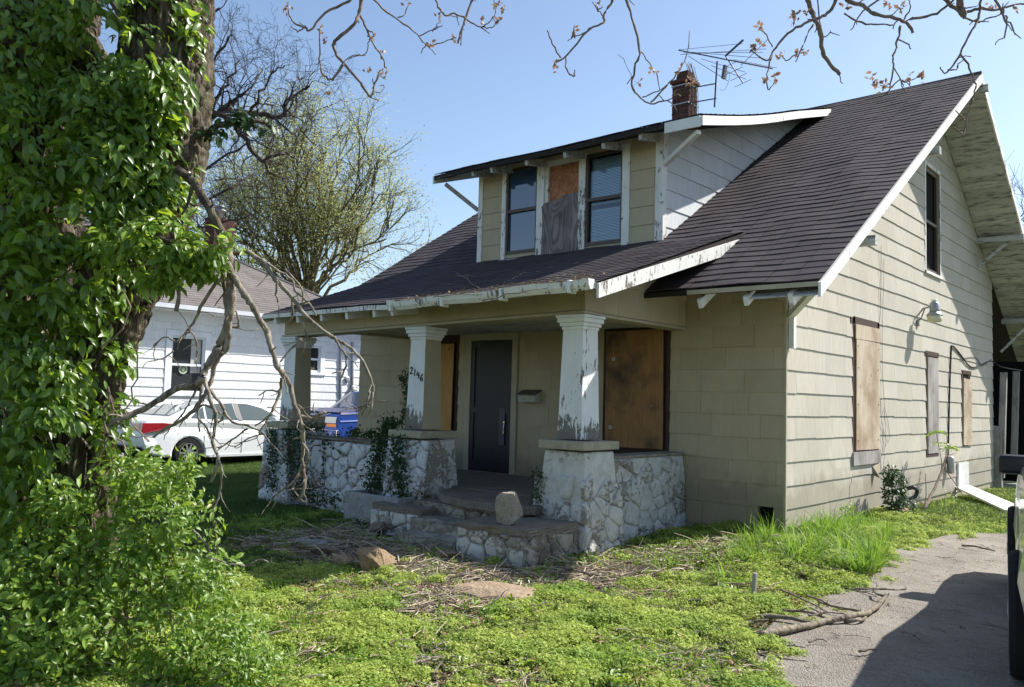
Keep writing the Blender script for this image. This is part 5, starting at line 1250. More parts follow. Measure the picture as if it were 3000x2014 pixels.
# small far trees
def small_tree(name, x, y, dep, label, L, r_, mat, bud=None, n=5, dp=3, lean=0., top=None):
    b = at(x, y, dep); b[2] = -.2; t_ = thing(name, b, label, 'tree'); mb = MB(); tips = []
    tp = top if top is not None else b+V3((lean, 0, L*1.1)); mb.tube(smooth_path([b, b*.5+tp*.5+V3((.1, 0, 0)), tp], 3, .03), np.linspace(r_, r_*.7, 7), 7); mb.build('trunk', mat, t_); mb = MB()
    for j in range(n): grow(mb, b+(tp-b)*rnd.uniform(.7, 1), V3((0, 0, 1))+nr.normal(0, .45, 3), L*rnd.uniform(.7, 1.1), r_*.5, dp, tips, .3, .4, .08, (3, 4), .7, 5, .007)
    tag(mb.build('limb', mat, t_), kind='stuff')
    if bud: leaf_mesh('crown', [q[0] for q in tips], bud, M['bud'], t_, 6, .18)
    return t_
small_tree('young_tree', 970, 905, 44, 'slim pale budding tree left of the dormer, behind the roof slope', 3.4, .16, M['farbark2'], .10, 6, 3)
small_tree('young_tree', 905, 905, 42, 'low budding tree at the left foot of the roof slope', 2.3, .16, M['farbark2'], .10, 5, 3)
small_tree('bare_tree', 2350, 905, 40, 'tall bare grey tree behind the right rear roof edge', 4.3, .3, M['farbark'], None, 8, 4)
small_tree('bare_tree', 2395, 905, 30, 'nearer bare grey tree at the right edge behind the gable', 3.0, .2, M['farbark'], None, 8, 4)
small_tree('bare_tree', 560, 905, 40, 'twiggy bare tree low behind the neighbour chimney', 3.2, .25, M['farbark2'], .08, 8, 3)
small_tree('bare_tree', 2900, 905, 27, 'bare tree out beyond the driveway whose branches shade the side wall', 3.4, .2, M['farbark'], None, 9, 4)
# thickets closing the horizon
for (x0, dep, n, label) in ((2320, 34, 7, 'dark overgrown thicket behind the back porch'), (760, 48, 14, 'distant scrub and bushes behind both houses'), (60, 34, 12, 'green hedge bushes beyond the ivy-clad tree')):
    P = []
    for k in range(n):
        c = at(x0+(k-n/2)*70, 900, dep+rnd.uniform(-3, 3)); h = rnd.uniform(2.2, 4.2); m_ = 700
        q = nr.normal(0, 1, (m_, 3)); q /= np.linalg.norm(q, axis=1, keepdims=True); q *= nr.uniform(.5, 1, (m_, 1))**.5*np.array([1.6, 1.6, h*.55]); q[:, 2] += h*.45; q += np.array([c[0], c[1], -.2]); P.append(q)
    q = np.concatenate(P); o_ = leaf_mesh('thicket', q, .30, M['ivydark'] if x0 != 60 else M['lawn'], None); tag(o_, label, 'bushes', None, 'stuff')

# ---------------------------------------------------------------- the ivy-clad tree in front
tr_ = thing('big_tree', at(170, 1400, 5.6), 'massive old furrowed trunk smothered in ivy at the left', 'tree')
TD = 5.6; px2m = TD/(FPX/S)
def vnoise(x, y, s_, seed=0):
    rg = np.random.default_rng(seed); g = rg.random((256, 256)); x = x*s_+97; y = y*s_+83; xi, yi = np.floor(x).astype(int), np.floor(y).astype(int); fx, fy = x-xi, y-yi
    fx, fy = fx*fx*(3-2*fx), fy*fy*(3-2*fy); gg = lambda a, b: g[a % 256, b % 256]
    return (gg(xi, yi)*(1-fx)+gg(xi+1, yi)*fx)*(1-fy)+(gg(xi, yi+1)*(1-fx)+gg(xi+1, yi+1)*fx)*fy
def trunk(pts, name):
    P = []; Rr = []
    for x, y, r_, dd in pts: P.append(at(x, y, TD+dd)); Rr.append(r_*px2m)
    P = np.array(smooth_path(P, 24)); Rr = np.interp(np.linspace(0, 1, len(P)), np.linspace(0, 1, len(Rr)), Rr); n = 150; k = len(P)
    d = np.gradient(P, axis=0); d /= np.linalg.norm(d, axis=1, keepdims=True); a = np.cross(d, (0, 1, .1)); a /= np.linalg.norm(a, axis=1, keepdims=True); b = np.cross(d, a)
    t_ = np.arange(n)*2*np.pi/n; arc_ = np.concatenate([[0], np.cumsum(np.linalg.norm(np.diff(P, axis=0), axis=1))])
    T, A = np.meshgrid(t_, arc_); rr = Rr[:, None]*(1+.08*np.sin(3*T+A*1.3)+.05*np.sin(5*T-A*2))
    U = np.minimum(T, 2*np.pi-T)*6+np.sin(A*2)*.6
    f1_ = np.abs(vnoise(U, A*2.6, 2.0, 3)-.5)*2; f2_ = np.abs(vnoise(U, A*5, 3.7, 4)-.5)*2
    rr = rr+.055*(np.minimum(f1_*1.9, 1)-.5)+.022*(np.minimum(f2_*1.7, 1)-.5)
    V_ = P[:, None, :]+(a[:, None, :]*np.cos(T)[..., None]+b[:, None, :]*np.sin(T)[..., None])*rr[..., None]
    ii_ = np.arange(k-1)[:, None]*n+np.arange(n)[None, :]; jj = np.arange(k-1)[:, None]*n+(np.arange(n)[None, :]+1) % n
    return mesh_np(name, V_.reshape(-1, 3), np.stack([ii_, jj, jj+n, ii_+n], -1).reshape(-1, 4), M['bark'], tr_, smooth=True)
trunk([(150, 1640, 130, 0), (165, 1400, 95, 0), (178, 1180, 66, 0), (186, 1000, 58, 0), (215, 820, 66, 0), (262, 680, 74, 0), (318, 540, 84, 0), (352, 420, 90, 0), (368, 300, 98, 0), (376, 180, 96, 0), (385, 60, 84, 0), (395, -120, 80, 0), (400, -300, 80, 0)], 'trunk')
trunk([(130, 1500, 80, .35), (90, 1200, 85, .35), (55, 900, 115, .45), (60, 600, 125, .5), (75, 300, 115, .45), (110, 60, 95, .3), (130, -200, 90, .3)], 'trunk')  # second stem, added to give the ivy gaps a dark interior
trunk([(250, 330, 60, .2), (180, 160, 60, .1), (80, 60, 60, 0), (-80, -40, 60, 0)], 'limb')
# ivy: leafy blobs along the stems
def blob(cx, cy, dd, rx, ry, rz_, n, size, out, shell=.55):
    n = int(n*(1.45 if shell == .55 else 1.8 if shell == .35 else 1.25))
    q = nr.normal(0, 1, (n, 3)); q /= np.linalg.norm(q, axis=1, keepdims=True); q *= nr.uniform(shell, 1.05, (n, 1))
    c = at(cx, cy, TD+dd); k = px2m
    P = c+CR*(q[:, 0:1]*rx*k)+CU*(q[:, 1:2]*ry*k)+CF*(q[:, 2:3]*rz_*k); nn = CR*q[:, 0:1]/rx+CU*q[:, 1:2]/ry+CF*q[:, 2:3]/rz_; nn /= np.linalg.norm(nn, axis=1, keepdims=True)
    keep = ((nn@CF) < .45) & (vnoise(P@CR, P@CU, 7.5, 5)+.5*vnoise(P@CR, P@CU, 17., 6)+nr.normal(0, .12, n) > .60)
    out.append((P[keep], nn[keep], np.full(keep.sum(), size)))
def foliage(out, mat, root, big=300, hang=1.1, clump=0., tv=LEAFV, tf=LEAFF):
    P = np.concatenate([o[0] for o in out]); Nn = np.concatenate([o[1] for o in out]); Sz = np.concatenate([o[2] for o in out])*np.clip(nr.lognormal(-.05, .32, len(P)), .4, 1.8)
    K = len(P); n = Nn*.30+nr.normal(0, .50, (K, 3))*np.where(nr.random((K, 1)) < .5, .5, 1.3)+np.array([.55, -.05, .45]); n /= np.linalg.norm(n, axis=1, keepdims=True)
    ydir = np.array([0, 0, -hang])+nr.normal(0, .8, (K, 3))+Nn*.5+CR*.35; ydir -= n*np.sum(ydir*n, 1, keepdims=True); ydir /= np.linalg.norm(ydir, axis=1, keepdims=True)
    xdir = np.cross(ydir, n); Fm = np.stack([xdir, ydir, n], axis=2)
    dist = (P-CAM)@CF; vis = ((P-CAM)@CR/dist > -.60); score = Sz/dist*vis*(1+.3*nr.random(K)); order = np.argsort(-score)
    # the leaves that show largest become parts of their own
    front = order[:big*4][nr.permutation(min(K, big*4))[:big]] if big else np.array([], int)
    me = bpy.data.meshes.new('leaf'); me.from_pydata([tuple(v) for v in tv], [], [tuple(f) for f in tf]); me.materials.append(mat)
    for i in front:
        o = bpy.data.objects.new('leaf', me); col.objects.link(o); o.parent = root
        m = Matrix([[Fm[i, r_, c]*Sz[i] for c in range(3)]+[P[i, r_]-root.location[r_]] for r_ in range(3)]+[[0, 0, 0, 1]]); o.matrix_local = m
    rest = np.setdiff1d(np.arange(K), front)
    v, f = spread(tv, tf, P[rest], Fm[rest], Sz[rest]); return tag(mesh_np('foliage', v, f, mat, root), kind='stuff')
iv = thing('ivy', at(120, 1100, 5.2), 'thick glossy green ivy cloaking the old trunk from ground to treetop', 'ivy'); out = []
for b in ((60, 120, -.1, 150, 130, 150, 1500, .062), (200, 60, -.2, 110, 90, 110, 650, .06), (250, 230, -.25, 100, 110, 110, 1100, .062), (80, 330, -.1, 175, 150, 190, 2200, .064), (270, 380, -.25, 125, 90, 120, 1300, .062),
          (180, 500, -.15, 190, 100, 180, 2200, .064), (60, 620, -.05, 180, 150, 190, 2200, .068), (200, 640, -.2, 100, 110, 130, 1100, .064), (120, 800, -.1, 160, 110, 170, 1900, .066), (60, 950, -.1, 150, 120, 170, 1500, .064),
          (230, 880, -.15, 40, 70, 60, 180, .058), (410, 30, -.2, 40, 60, 60, 110, .06), (430, 130, -.1, 28, 90, 50, 130, .058), (410, 400, -.1, 26, 90, 50, 160, .058), (330, 100, -.35, 60, 80, 40, 160, .058), (395, 210, -.3, 45, 70, 40, 160, .058), (340, 300, -.3, 70, 110, 60, 420, .06), (340, 180, -.35, 60, 80, 50, 240, .058), (380, 450, -.2, 45, 60, 50, 200, .056), (300, 480, -.3, 80, 60, 60, 300, .06), (445, 60, -.15, 30, 60, 40, 90, .058),
          (285, 930, -.1, 30, 30, 40, 40, .06), (255, 990, -.15, 45, 40, 50, 120, .06), (280, 820, -.1, 22, 35, 40, 50, .055), (20, 1080, -.1, 120, 120, 150, 900, .062), (110, 960, -.35, 80, 90, 60, 420, .06), (120, 850, -.35, 70, 70, 60, 350, .06), (60, 1120, -.35, 110, 70, 60, 420, .06), (150, 40, -.3, 100, 60, 60, 350, .062), (280, 20, -.3, 60, 50, 50, 200, .06)):
    blob(*b, out)
foliage([(a[::1], b, c*1.2) for a, b, c in out], M['ivy'], iv, 300, tv=LEAFLV)
m_ = MB()
for k in range(26):
    x = rnd.uniform(-20, 330); y = rnd.uniform(60, 900); P = [at(x+rnd.uniform(-20, 20)*j, y+j*70, TD-.32+.05*math.sin(j)) for j in range(4)]; m_.tube(smooth_path(P, 3, .01), .006, 4)
tag(m_.build('ivy_stem', M['twig'], iv), kind='stuff')
# ivy arm reaching to the right over the dead limb
ib = thing('ivy_branch', at(430, 560, 5.2), 'bright ivy-leaved bough reaching right from the trunk at mid height', 'ivy'); out = []
for b in ((330, 560, -.55, 80, 60, 50, 620, .052), (420, 585, -.55, 80, 50, 45, 900, .046), (490, 565, -.55, 55, 42, 40, 600, .045), (400, 520, -.55, 55, 30, 40, 300, .048), (540, 590, -.55, 30, 16, 25, 80, .044), (585, 582, -.5, 22, 10, 15, 26, .042), (370, 635, -.5, 60, 26, 30, 220, .05), (460, 620, -.5, 50, 20, 30, 130, .048), (250, 560, -.5, 60, 60, 60, 350, .054)):
    blob(*b, out, shell=.1)
foliage([(a, b, c*1.25) for a, b, c in out], M['shrub'], ib, 120, hang=.9, tv=LEAFLV)
MB().tube(smooth_path([at(300, 520, 5.45), at(400, 560, 5.25), at(480, 580, 5.2), at(560, 572, 5.2), at(600, 590, 5.2)], 4, .01), np.linspace(.03, .006, 17), 6).build('stem', M['bark'], ib)
i2 = thing('ivy_sprig', at(520, 285, 5.4), 'small dark ivy sprig sticking out right of the upper trunk', 'ivy'); out = []
for b in ((560, 275, -.1, 55, 22, 30, 150, .05), (610, 292, -.1, 26, 14, 20, 50, .045), (470, 300, -.1, 45, 14, 20, 60, .048), (515, 295, -.1, 30, 20, 20, 50, .048)): blob(*b, out, shell=.1)
foliage(out, M['ivydark'], i2, 60)
MB().tube(smooth_path([at(420, 320, 5.5), at(480, 298, 5.5), at(560, 278, 5.5), at(620, 290, 5.5)], 4, .01), np.linspace(.035, .008, 13), 6).build('stem', M['bark'], i2)
# shrub at the foot of the tree
sb = thing('leafy_shrub', gp(300, 1480), 'bright green leafy shrub bulging over the lawn at the foot of the ivied trunk', 'shrub'); out = []
for b in ((330, 1080, -.2, 110, 60, 110, 900, .042), (400, 1060, -.3, 55, 40, 50, 300, .040), (380, 1200, -.35, 110, 85, 110, 1500, .042), (440, 1330, -.5, 100, 80, 100, 1500, .040), (300, 1330, -.45, 150, 100, 130, 2000, .044), (150, 1300, -.4, 130, 130, 130, 1700, .052),
          (60, 1450, -.7, 150, 120, 120, 1900, .054), (200, 1480, -.8, 130, 100, 110, 1600, .046), (500, 1440, -.8, 90, 75, 90, 1300, .034), (400, 1480, -.9, 110, 70, 90, 1100, .036), (520, 1520, -1.0, 90, 60, 80, 1000, .032), (60, 1190, -.2, 110, 90, 120, 1000, .056), (250, 1190, -.3, 60, 70, 60, 300, .044),
          (150, 1150, -.5, 60, 50, 40, 200, .05), (590, 1530, -1.0, 60, 40, 60, 500, .028)):
    blob(*b, out, shell=.35)
foliage([(a, b, c*1.12) for a, b, c in out], M['shrub'], sb, 300, hang=.25, tv=LEAFLV)
m_ = MB()
for k in range(70):
    x = rnd.uniform(20, 470); y = rnd.uniform(1150, 1450); dp = TD-.1-(y-1100)/600; P = [at(x, y+160, dp), at(x+rnd.uniform(-20, 30), y+60, dp-.1), at(x+rnd.uniform(-30, 50), y-20, dp-.15)]; m_.tube(smooth_path(P, 3, .006), .004, 4)
tag(m_.build('stem', M['twig'], sb), kind='stuff')
for pl, d in (([(470, 1270), (520, 1285), (560, 1290), (590, 1277), (612, 1283)], 4.9), ([(440, 1210), (465, 1235), (480, 1260)], 4.9)):
    MB().tube(smooth_path([at(x, y, d) for x, y in pl], 4, .002), .0045, 5).build('bare_stem', M['deadwood'], sb)

# ---------------------------------------------------------------- dead hanging limbs
def limb_thing(name, label, cat, strands, dep, mat, group=None, twigs=.2, tw=(.06, .18)):
    x, y = strands[0][0][0]; t_ = thing(name, at(x, y, dep), label, cat, group); first = True
    for k, (pl, r0, r1) in enumerate(strands):
        off = 0 if k == 0 else rnd.uniform(-.06, .06)
        P = smooth_path([at(a, b, dep+off+.03*math.sin(i*1.3+k)) for i, (a, b) in enumerate(pl)], 4, .0022); kpx = dep/(FPX/S)
        rr = np.linspace(r0*kpx, r1*kpx, len(P))*(1+nr.normal(0, .09, len(P)))
        mb = MB(); mb.tube(P, np.abs(rr), 8 if r0 > 4 else 5)
        for i in range(3, len(P)):
            if rnd.random() < twigs:
                d = P[i]-P[i-1]; d /= np.linalg.norm(d); q = P[i]; pts = [q]; dd = d+nr.normal(0, .75, 3)
                for j in range(3): dd = dd/np.linalg.norm(dd)+nr.normal(0, .35, 3)+V3((0, 0, -.12)); dd /= np.linalg.norm(dd); q = q+dd*rnd.uniform(*tw)/3; pts.append(q)
                mb.tube(pts, np.linspace(max(.0035, rr[i]*.42), .0022, 4), 4)
        o = mb.build('limb' if k == 0 else 'side_limb', mat, t_)
        for p in o.data.polygons: p.use_smooth = True
    return t_
K1 = [([(500, 540), (514, 570), (526, 600), (526, 662), (527, 701), (518, 746), (501, 785), (485, 817), (463, 856), (450, 875), (401, 888), (356, 917), (301, 946), (272, 956), (248, 972)], 12, 6),
      ([(505, 600), (512, 640), (520, 690), (522, 743), (518, 791), (495, 823), (476, 881), (466, 904), (443, 936), (405, 965), (376, 978), (350, 998)], 9, 3),
      ([(466, 862), (472, 888), (482, 920), (492, 952), (488, 985), (485, 1010), (495, 1036), (495, 1065), (480, 1101)], 5, 3),
      ([(485, 1010), (497, 1045), (506, 1078), (501, 1123), (487, 1165)], 3.5, 2),
      ([(475, 888), (498, 914), (511, 936), (505, 959), (492, 965)], 4.5, 3), ([(511, 938), (529, 962), (566, 972), (598, 988), (614, 1008)], 3.2, 2),
      ([(566, 978), (530, 1004), (498, 1023)], 2.5, 1.8), ([(598, 990), (560, 1005), (535, 1022)], 2.2, 1.5), ([(463, 862), (458, 900), (452, 950), (456, 985)], 3.5, 2.2), ([(452, 955), (470, 975), (486, 1010)], 3, 2),
      ([(526, 640), (500, 640), (463, 694), (446, 727), (421, 762), (401, 781)], 5, 2.2), ([(421, 762), (440, 760), (450, 795), (447, 815)], 2.8, 1.6), ([(401, 781), (375, 770), (350, 790)], 2.2, 1.5), ([(395, 801), (378, 815), (358, 822)], 2, 1.5),
      ([(518, 746), (545, 745), (540, 715), (528, 700)], 3.5, 2.5), ([(463, 856), (440, 905), (420, 940), (395, 970)], 3, 1.8), ([(443, 936), (470, 925), (505, 945)], 3, 2)]
limb_thing('hanging_dead_branch', 'thick forked dead limb hanging before the white car', 'branch', K1, 5.15, M['deadwood'])
limb_thing('broken_limb', 'dark crooked limb stub between the trunk and the ivy bough', 'branch', [([(400, 385), (430, 405), (452, 432), (477, 477), (505, 530), (516, 570)], 10, 9), ([(440, 420), (432, 455), (415, 490)], 5, 3), ([(462, 455), (448, 470), (430, 462)], 4, 2.5)], 5.25, M['bark'], twigs=.1)
K2 = [([(518, 600), (526, 620), (536, 636), (550, 662), (569, 688), (589, 723), (608, 756), (614, 781), (624, 807), (634, 839), (647, 856), (663, 881), (669, 917), (682, 946), (689, 981), (692, 1011), (689, 1049), (695, 1082), (693, 1120), (679, 1140)], 8.5, 3.5),
      ([(642, 862), (639, 894), (624, 930), (614, 949), (582, 972)], 4.5, 2), ([(682, 950), (711, 957), (728, 946), (743, 943)], 5, 4), ([(689, 1062), (669, 1098), (645, 1118), (621, 1135)], 3.2, 2), ([(689, 1011), (702, 1030), (697, 1060)], 2.8, 2),
      ([(639, 894), (615, 890), (590, 902)], 2.2, 1.4), ([(695, 1062), (678, 1090), (665, 1120)], 2.6, 1.8), ([(632, 836), (650, 870), (655, 900)], 2.5, 1.5), ([(624, 930), (605, 965), (585, 1000)], 2.4, 1.5)]
limb_thing('hanging_dead_branch', 'long sinuous dead limb hanging before the left porch pier', 'branch', K2, 5.1, M['deadwood'])
K3 = [([(560, 572), (600, 600), (628, 637), (667, 679), (697, 721), (748, 762), (783, 783), (819, 813), (843, 855), (850, 891), (843, 917), (825, 947)], 6, 2.6),
      ([(575, 578), (640, 622), (670, 643), (673, 664), (706, 694), (721, 721)], 3.4, 2), ([(765, 777), (789, 813), (786, 843), (774, 870)], 3, 1.8), ([(843, 893), (836, 920), (812, 940)], 3, 2), ([(850, 895), (846, 935), (838, 955)], 2.6, 1.6),
      ([(632, 640), (630, 665), (634, 690)], 3, 1.8), ([(667, 679), (668, 720), (655, 735)], 3, 2), ([(690, 735), (700, 770), (685, 780)], 3, 2), ([(688, 772), (660, 800), (640, 825)], 3, 2), ([(786, 843), (770, 850), (757, 852)], 2, 1.4), ([(650, 615), (690, 660), (688, 700)], 2.6, 1.6), ([(835, 925), (815, 930), (800, 925)], 2, 1.4)]
limb_thing('hanging_dead_branch', 'slender dead twig arcing down across the porch roof corner', 'branch', K3, 5.0, M['deadwood'])
limb_thing('hanging_dead_branch', 'short pale broken stub hanging under the ivy bough', 'branch', [([(404, 600), (402, 631), (408, 665), (402, 710)], 5.5, 5)], 5.1, M['deadwood'], twigs=0)

# ---------------------------------------------------------------- budding branches overhead
OV = [('branch with a hooked tip at the upper left of the sky', 4.4, [([(824, -40), (824, 0), (817, 36), (808, 56), (770, 89), (761, 110), (784, 145), (817, 181), (833, 208), (848, 219), (856, 190), (868, 160)], 4.6, 2.2),
        ([(784, 145), (759, 181), (741, 172), (732, 156), (728, 125), (730, 67)], 3.4, 1.6), ([(822, 35), (836, 66), (852, 101), (871, 129), (878, 156)], 2.6, 1.5), ([(836, 66), (852, 78), (840, 98), (835, 122), (815, 128)], 1.6, 1.2), ([(850, 208), (866, 212), (876, 200)], 1.4, 1), ([(780, 150), (800, 128), (835, 127)], 1.5, 1)],
       [(735, 68), (741, 90), (757, 210), (845, 88), (866, 120), (876, 158), (838, 162), (868, 172)]),
      ('thin branch ending in a red tuft at the far left of the sky', 4.5, [([(830, -30), (795, 4), (741, 31), (708, 69), (696, 62), (672, 54), (661, 38), (657, 20)], 3.4, 1.6), ([(696, 62), (680, 72), (664, 62)], 1.8, 1.2)], [(657, 14), (652, 20)]),
      ('slender drooping branch left of centre in the sky', 4.3, [([(835, -30), (853, 0), (893, 35), (942, 70), (966, 97), (975, 104), (994, 125)], 2.6, 1), ([(975, 104), (1005, 99), (1036, 87)], 1.6, 1), ([(954, 83), (987, 68), (1010, 59)], 1.6, 1), ([(987, 70), (999, 56), (1003, 35)], 1.3, 1), ([(907, 40), (921, 35), (933, 10)], 1.5, 1)], [(933, 8), (1003, 36), (1036, 86), (981, 103)]),
      ('forked stubby branch near the top centre of the sky', 4.3, [([(1085, -30), (1078, 0), (1062, 42), (1053, 70), (1045, 99)], 3.6, 2.2), ([(985, -30), (994, 0), (1008, 28), (1018, 36), (1036, 31), (1062, 42)], 2.2, 2.2), ([(1062, 42), (1081, 56), (1102, 61), (1123, 42), (1133, 17)], 2, 1.2), ([(1102, 61), (1121, 64), (1140, 47)], 1.6, 1), ([(1053, 70), (1051, 104)], 2, 1.2)], [(1133, 12), (1141, 46), (1097, 46), (1147, 18)]),
      ('hooked bare branch in the sky above the dormer eave', 4.1, [([(1405, -30), (1397, 0), (1377, 35), (1378, 52), (1342, 71), (1293, 127), (1265, 144)], 3.4, 1.8), ([(1279, 132), (1260, 101), (1248, 70)], 2, 1.6), ([(1291, 130), (1293, 160), (1307, 174), (1311, 160)], 1.8, 1.8), ([(1342, 71), (1316, 82), (1295, 94)], 1.7, 1), ([(1377, 35), (1366, 26), (1362, 12)], 1.6, 1.2)], [(1269, 149), (1310, 70), (1364, 10)]),
      ('looping branch hanging in front of the brick chimney', 4.0, [([(1425, -30), (1429, 0), (1446, 56), (1460, 115), (1450, 146), (1441, 195), (1460, 222), (1484, 236), (1523, 229), (1548, 213)], 3.4, 1.4), ([(1462, 118), (1488, 156)], 1.6, 1.2), ([(1484, 234), (1519, 198), (1550, 160), (1567, 120), (1573, 70)], 2.2, 1), ([(1465, 222), (1502, 208), (1525, 192)], 1.6, 1), ([(1498, 167), (1505, 205)], 1.3, 1), ([(1440, 180), (1425, 140), (1410, 125)], .8, .5)], [(1489, 162), (1453, 188), (1552, 158), (1576, 180), (1573, 192)]),
      ('branch with a wavy tip beside the television antenna', 3.9, [([(1915, -20), (1898, 21), (1881, 35), (1856, 45), (1815, 63), (1780, 94), (1762, 122), (1747, 139), (1714, 115)], 4.2, 1.6), ([(1762, 122), (1754, 153), (1749, 184), (1754, 205), (1769, 177)], 2.2, 1.2), ([(1762, 108), (1748, 80), (1731, 66)], 1.7, 1.2), ([(1856, 56), (1835, 94), (1815, 142)], 2.4, 1.2), ([(1820, 120), (1795, 138), (1785, 130)], 1.6, 1)], [(1731, 62), (1735, 98), (1805, 42), (1840, 28), (1718, 112), (1782, 130), (1835, 118), (1768, 175), (1748, 186), (1824, 128), (1815, 35)]),
      ('heavy dark branch with a blunt broken end right of the antenna', 3.9, [([(1838, -30), (1842, 0), (1853, 28), (1860, 45), (1872, 76), (1875, 115), (1888, 139), (1915, 170)], 5.6, 4.6), ([(1865, 0), (1870, 50), (1880, 85), (1895, 70)], 2, 1.2)], []),
      ('long bough with drooping twigs over the ridge', 3.8, [([(1905, -25), (1933, 0), (1968, 14), (1995, 33), (2044, 43), (2072, 56), (2082, 76)], 5.2, 3), ([(2054, 59), (2047, 90), (2037, 129), (2037, 153), (2030, 202), (2023, 215)], 2.8, 1.5), ([(2037, 153), (2054, 181), (2061, 198)], 1.8, 1.2), ([(2030, 202), (2058, 181), (2065, 189), (2100, 174)], 1.8, 1), ([(1926, 31), (1968, 52), (2002, 56), (2037, 57)], 2.4, 1.8), ([(2018, -10), (1968, 28), (1940, 70)], 2.6, 1.2), ([(2047, 90), (2070, 100), (2078, 112)], 1.8, 1.4), ([(2075, 45), (2127, 35), (2162, 10), (2183, -8)], 3, 2.6), ([(2060, 50), (2075, 20), (2072, 0)], 2, 1.2)], [(1930, 18), (1990, 178), (2012, 200), (2000, 188), (2076, 172), (2101, 172), (2030, 12), (2056, 18), (2020, 196)]),
      ('stout knobbly bough at the top right corner of the sky', 3.8, [([(2180, -30), (2190, 10), (2198, 36)], 9, 7), ([(2140, -15), (2180, 21), (2200, 40)], 5, 4), ([(2204, 28), (2232, 21), (2270, 24), (2305, 14), (2345, 10)], 3.4, 2.2), ([(2262, -10), (2294, 45), (2291, 87)], 3, 1.8), ([(2294, 35), (2308, 60), (2316, 80)], 2.2, 1.4), ([(2200, 40), (2225, 50), (2250, 45), (2290, 30)], 2.4, 1.4)], [(2262, 12), (2280, 20), (2316, 20)]),
      ('long twig hanging past the roof peak into the gable', 3.7, [([(2243, -30), (2239, 0), (2232, 42), (2211, 80), (2190, 122), (2169, 156), (2155, 167), (2145, 153)], 3.2, 1.6), ([(2190, 122), (2211, 156), (2223, 184), (2227, 202), (2215, 235), (2203, 290), (2195, 312)], 2.2, 1.6), ([(2203, 275), (2190, 262), (2180, 252)], 2, 1.2), ([(2195, 305), (2175, 290)], 1.8, 1), ([(2162, 160), (2178, 160), (2186, 150)], 1.8, 1.4)], [])]
for label, dep, st, leaves in OV:
    t_ = limb_thing('overhead_branch', label, 'branch', st, dep, M['twig'], twigs=.10, tw=(.03, .08))
    for (x, y) in leaves:
        c = at(x, y, dep); K = rnd.randint(6, 9); n = nr.normal(0, 1, (K, 3)); 
        v, f = spread(LEAF4V, LEAF4F, c+nr.normal(0, .008, (K, 3)), frames(n, nr.uniform(0, 6.28, K)), nr.uniform(.016, .034, K)); mesh_np('young_leaf_tuft', v, f, M['newleaf'], t_)

# ---------------------------------------------------------------- ground cover
def proto(name, tv, tf, P, F_, S_, mat):
    v, f = spread(tv, tf, P, F_, S_)
    me = bpy.data.meshes.new(name); me.from_pydata([tuple(q) for q in v], [], [tuple(q) for q in f]); me.materials.append(mat)
    return bpy.data.objects.new(name, me)     # never linked to the scene: only read by the scatter
def scatter(name, pts, scl, protos, label, cat, tilt=.25, parent=None):
    pts = np.asarray(pts, np.float32); K = len(pts)
    me = bpy.data.meshes.new(name); me.vertices.add(K); me.vertices.foreach_set('co', pts.ravel())
    a = me.attributes.new('rot', 'FLOAT_VECTOR', 'POINT'); a.data.foreach_set('vector', np.stack([nr.normal(0, tilt, K), nr.normal(0, tilt, K), nr.uniform(0, 6.28, K)], 1).astype(np.float32).ravel())
    a = me.attributes.new('scl', 'FLOAT', 'POINT'); a.data.foreach_set('value', np.asarray(scl, np.float32))
    a = me.attributes.new('pick', 'INT', 'POINT'); a.data.foreach_set('value', nr.integers(0, len(protos), K).astype(np.int32))
    o = link(name, me, parent); ng = bpy.data.node_groups.new(name, 'GeometryNodeTree')
    ng.interface.new_socket('Geometry', in_out='INPUT', socket_type='NodeSocketGeometry'); ng.interface.new_socket('Geometry', in_out='OUTPUT', socket_type='NodeSocketGeometry')
    n, l = ng.nodes, ng.links; gi, go = n.new('NodeGroupInput'), n.new('NodeGroupOutput')
    j = n.new('GeometryNodeGeometryToInstance')
    for p in protos[::-1]:
        oi = n.new('GeometryNodeObjectInfo'); oi.inputs['Object'].default_value = p; oi.inputs['As Instance'].default_value = False; l.new(oi.outputs['Geometry'], j.inputs[0])
    ip = n.new('GeometryNodeInstanceOnPoints'); ip.inputs['Pick Instance'].default_value = True
    def at_(nm, ty):
        q = n.new('GeometryNodeInputNamedAttribute'); q.data_type = ty; q.inputs['Name'].default_value = nm; return q.outputs[0]
    e = n.new('FunctionNodeEulerToRotation'); l.new(at_('rot', 'FLOAT_VECTOR'), e.inputs[0])
    m2p = n.new('GeometryNodeMeshToPoints'); l.new(gi.outputs[0], m2p.inputs['Mesh'])
    l.new(m2p.outputs[0], ip.inputs['Points']); l.new(j.outputs[0], ip.inputs['Instance']); l.new(e.outputs[0], ip.inputs['Rotation'])
    l.new(at_('scl', 'FLOAT'), ip.inputs['Scale']); l.new(at_('pick', 'INT'), ip.inputs['Instance Index']); l.new(ip.outputs[0], go.inputs[0])
    md = o.modifiers.new('scatter', 'NODES'); md.node_group = ng
    return tag(o, label, cat, None, 'stuff')
RL = [(-.5,.5,0),(0,0,0),(.5,.5,0),(0,1,.08)]; RLF = [(0,1,2),(0,2,3)]
def clover_proto(i):
    K = 26; r_ = np.sqrt(nr.random(K))*.042; a = nr.uniform(0, 6.28, K); h = nr.uniform(.008, .045, K)*(1-.5*(r_/.042)**2)
    P = np.stack([r_*np.cos(a), r_*np.sin(a), h], 1); n = np.stack([np.cos(a)*.5, np.sin(a)*.5, np.ones(K)], 1)+nr.normal(0, .35, (K, 3))
    return proto('clover_tuft', RL, RLF, P, frames(n, nr.uniform(0, 6.28, K)), nr.uniform(.010, .018, K), M['clover'])
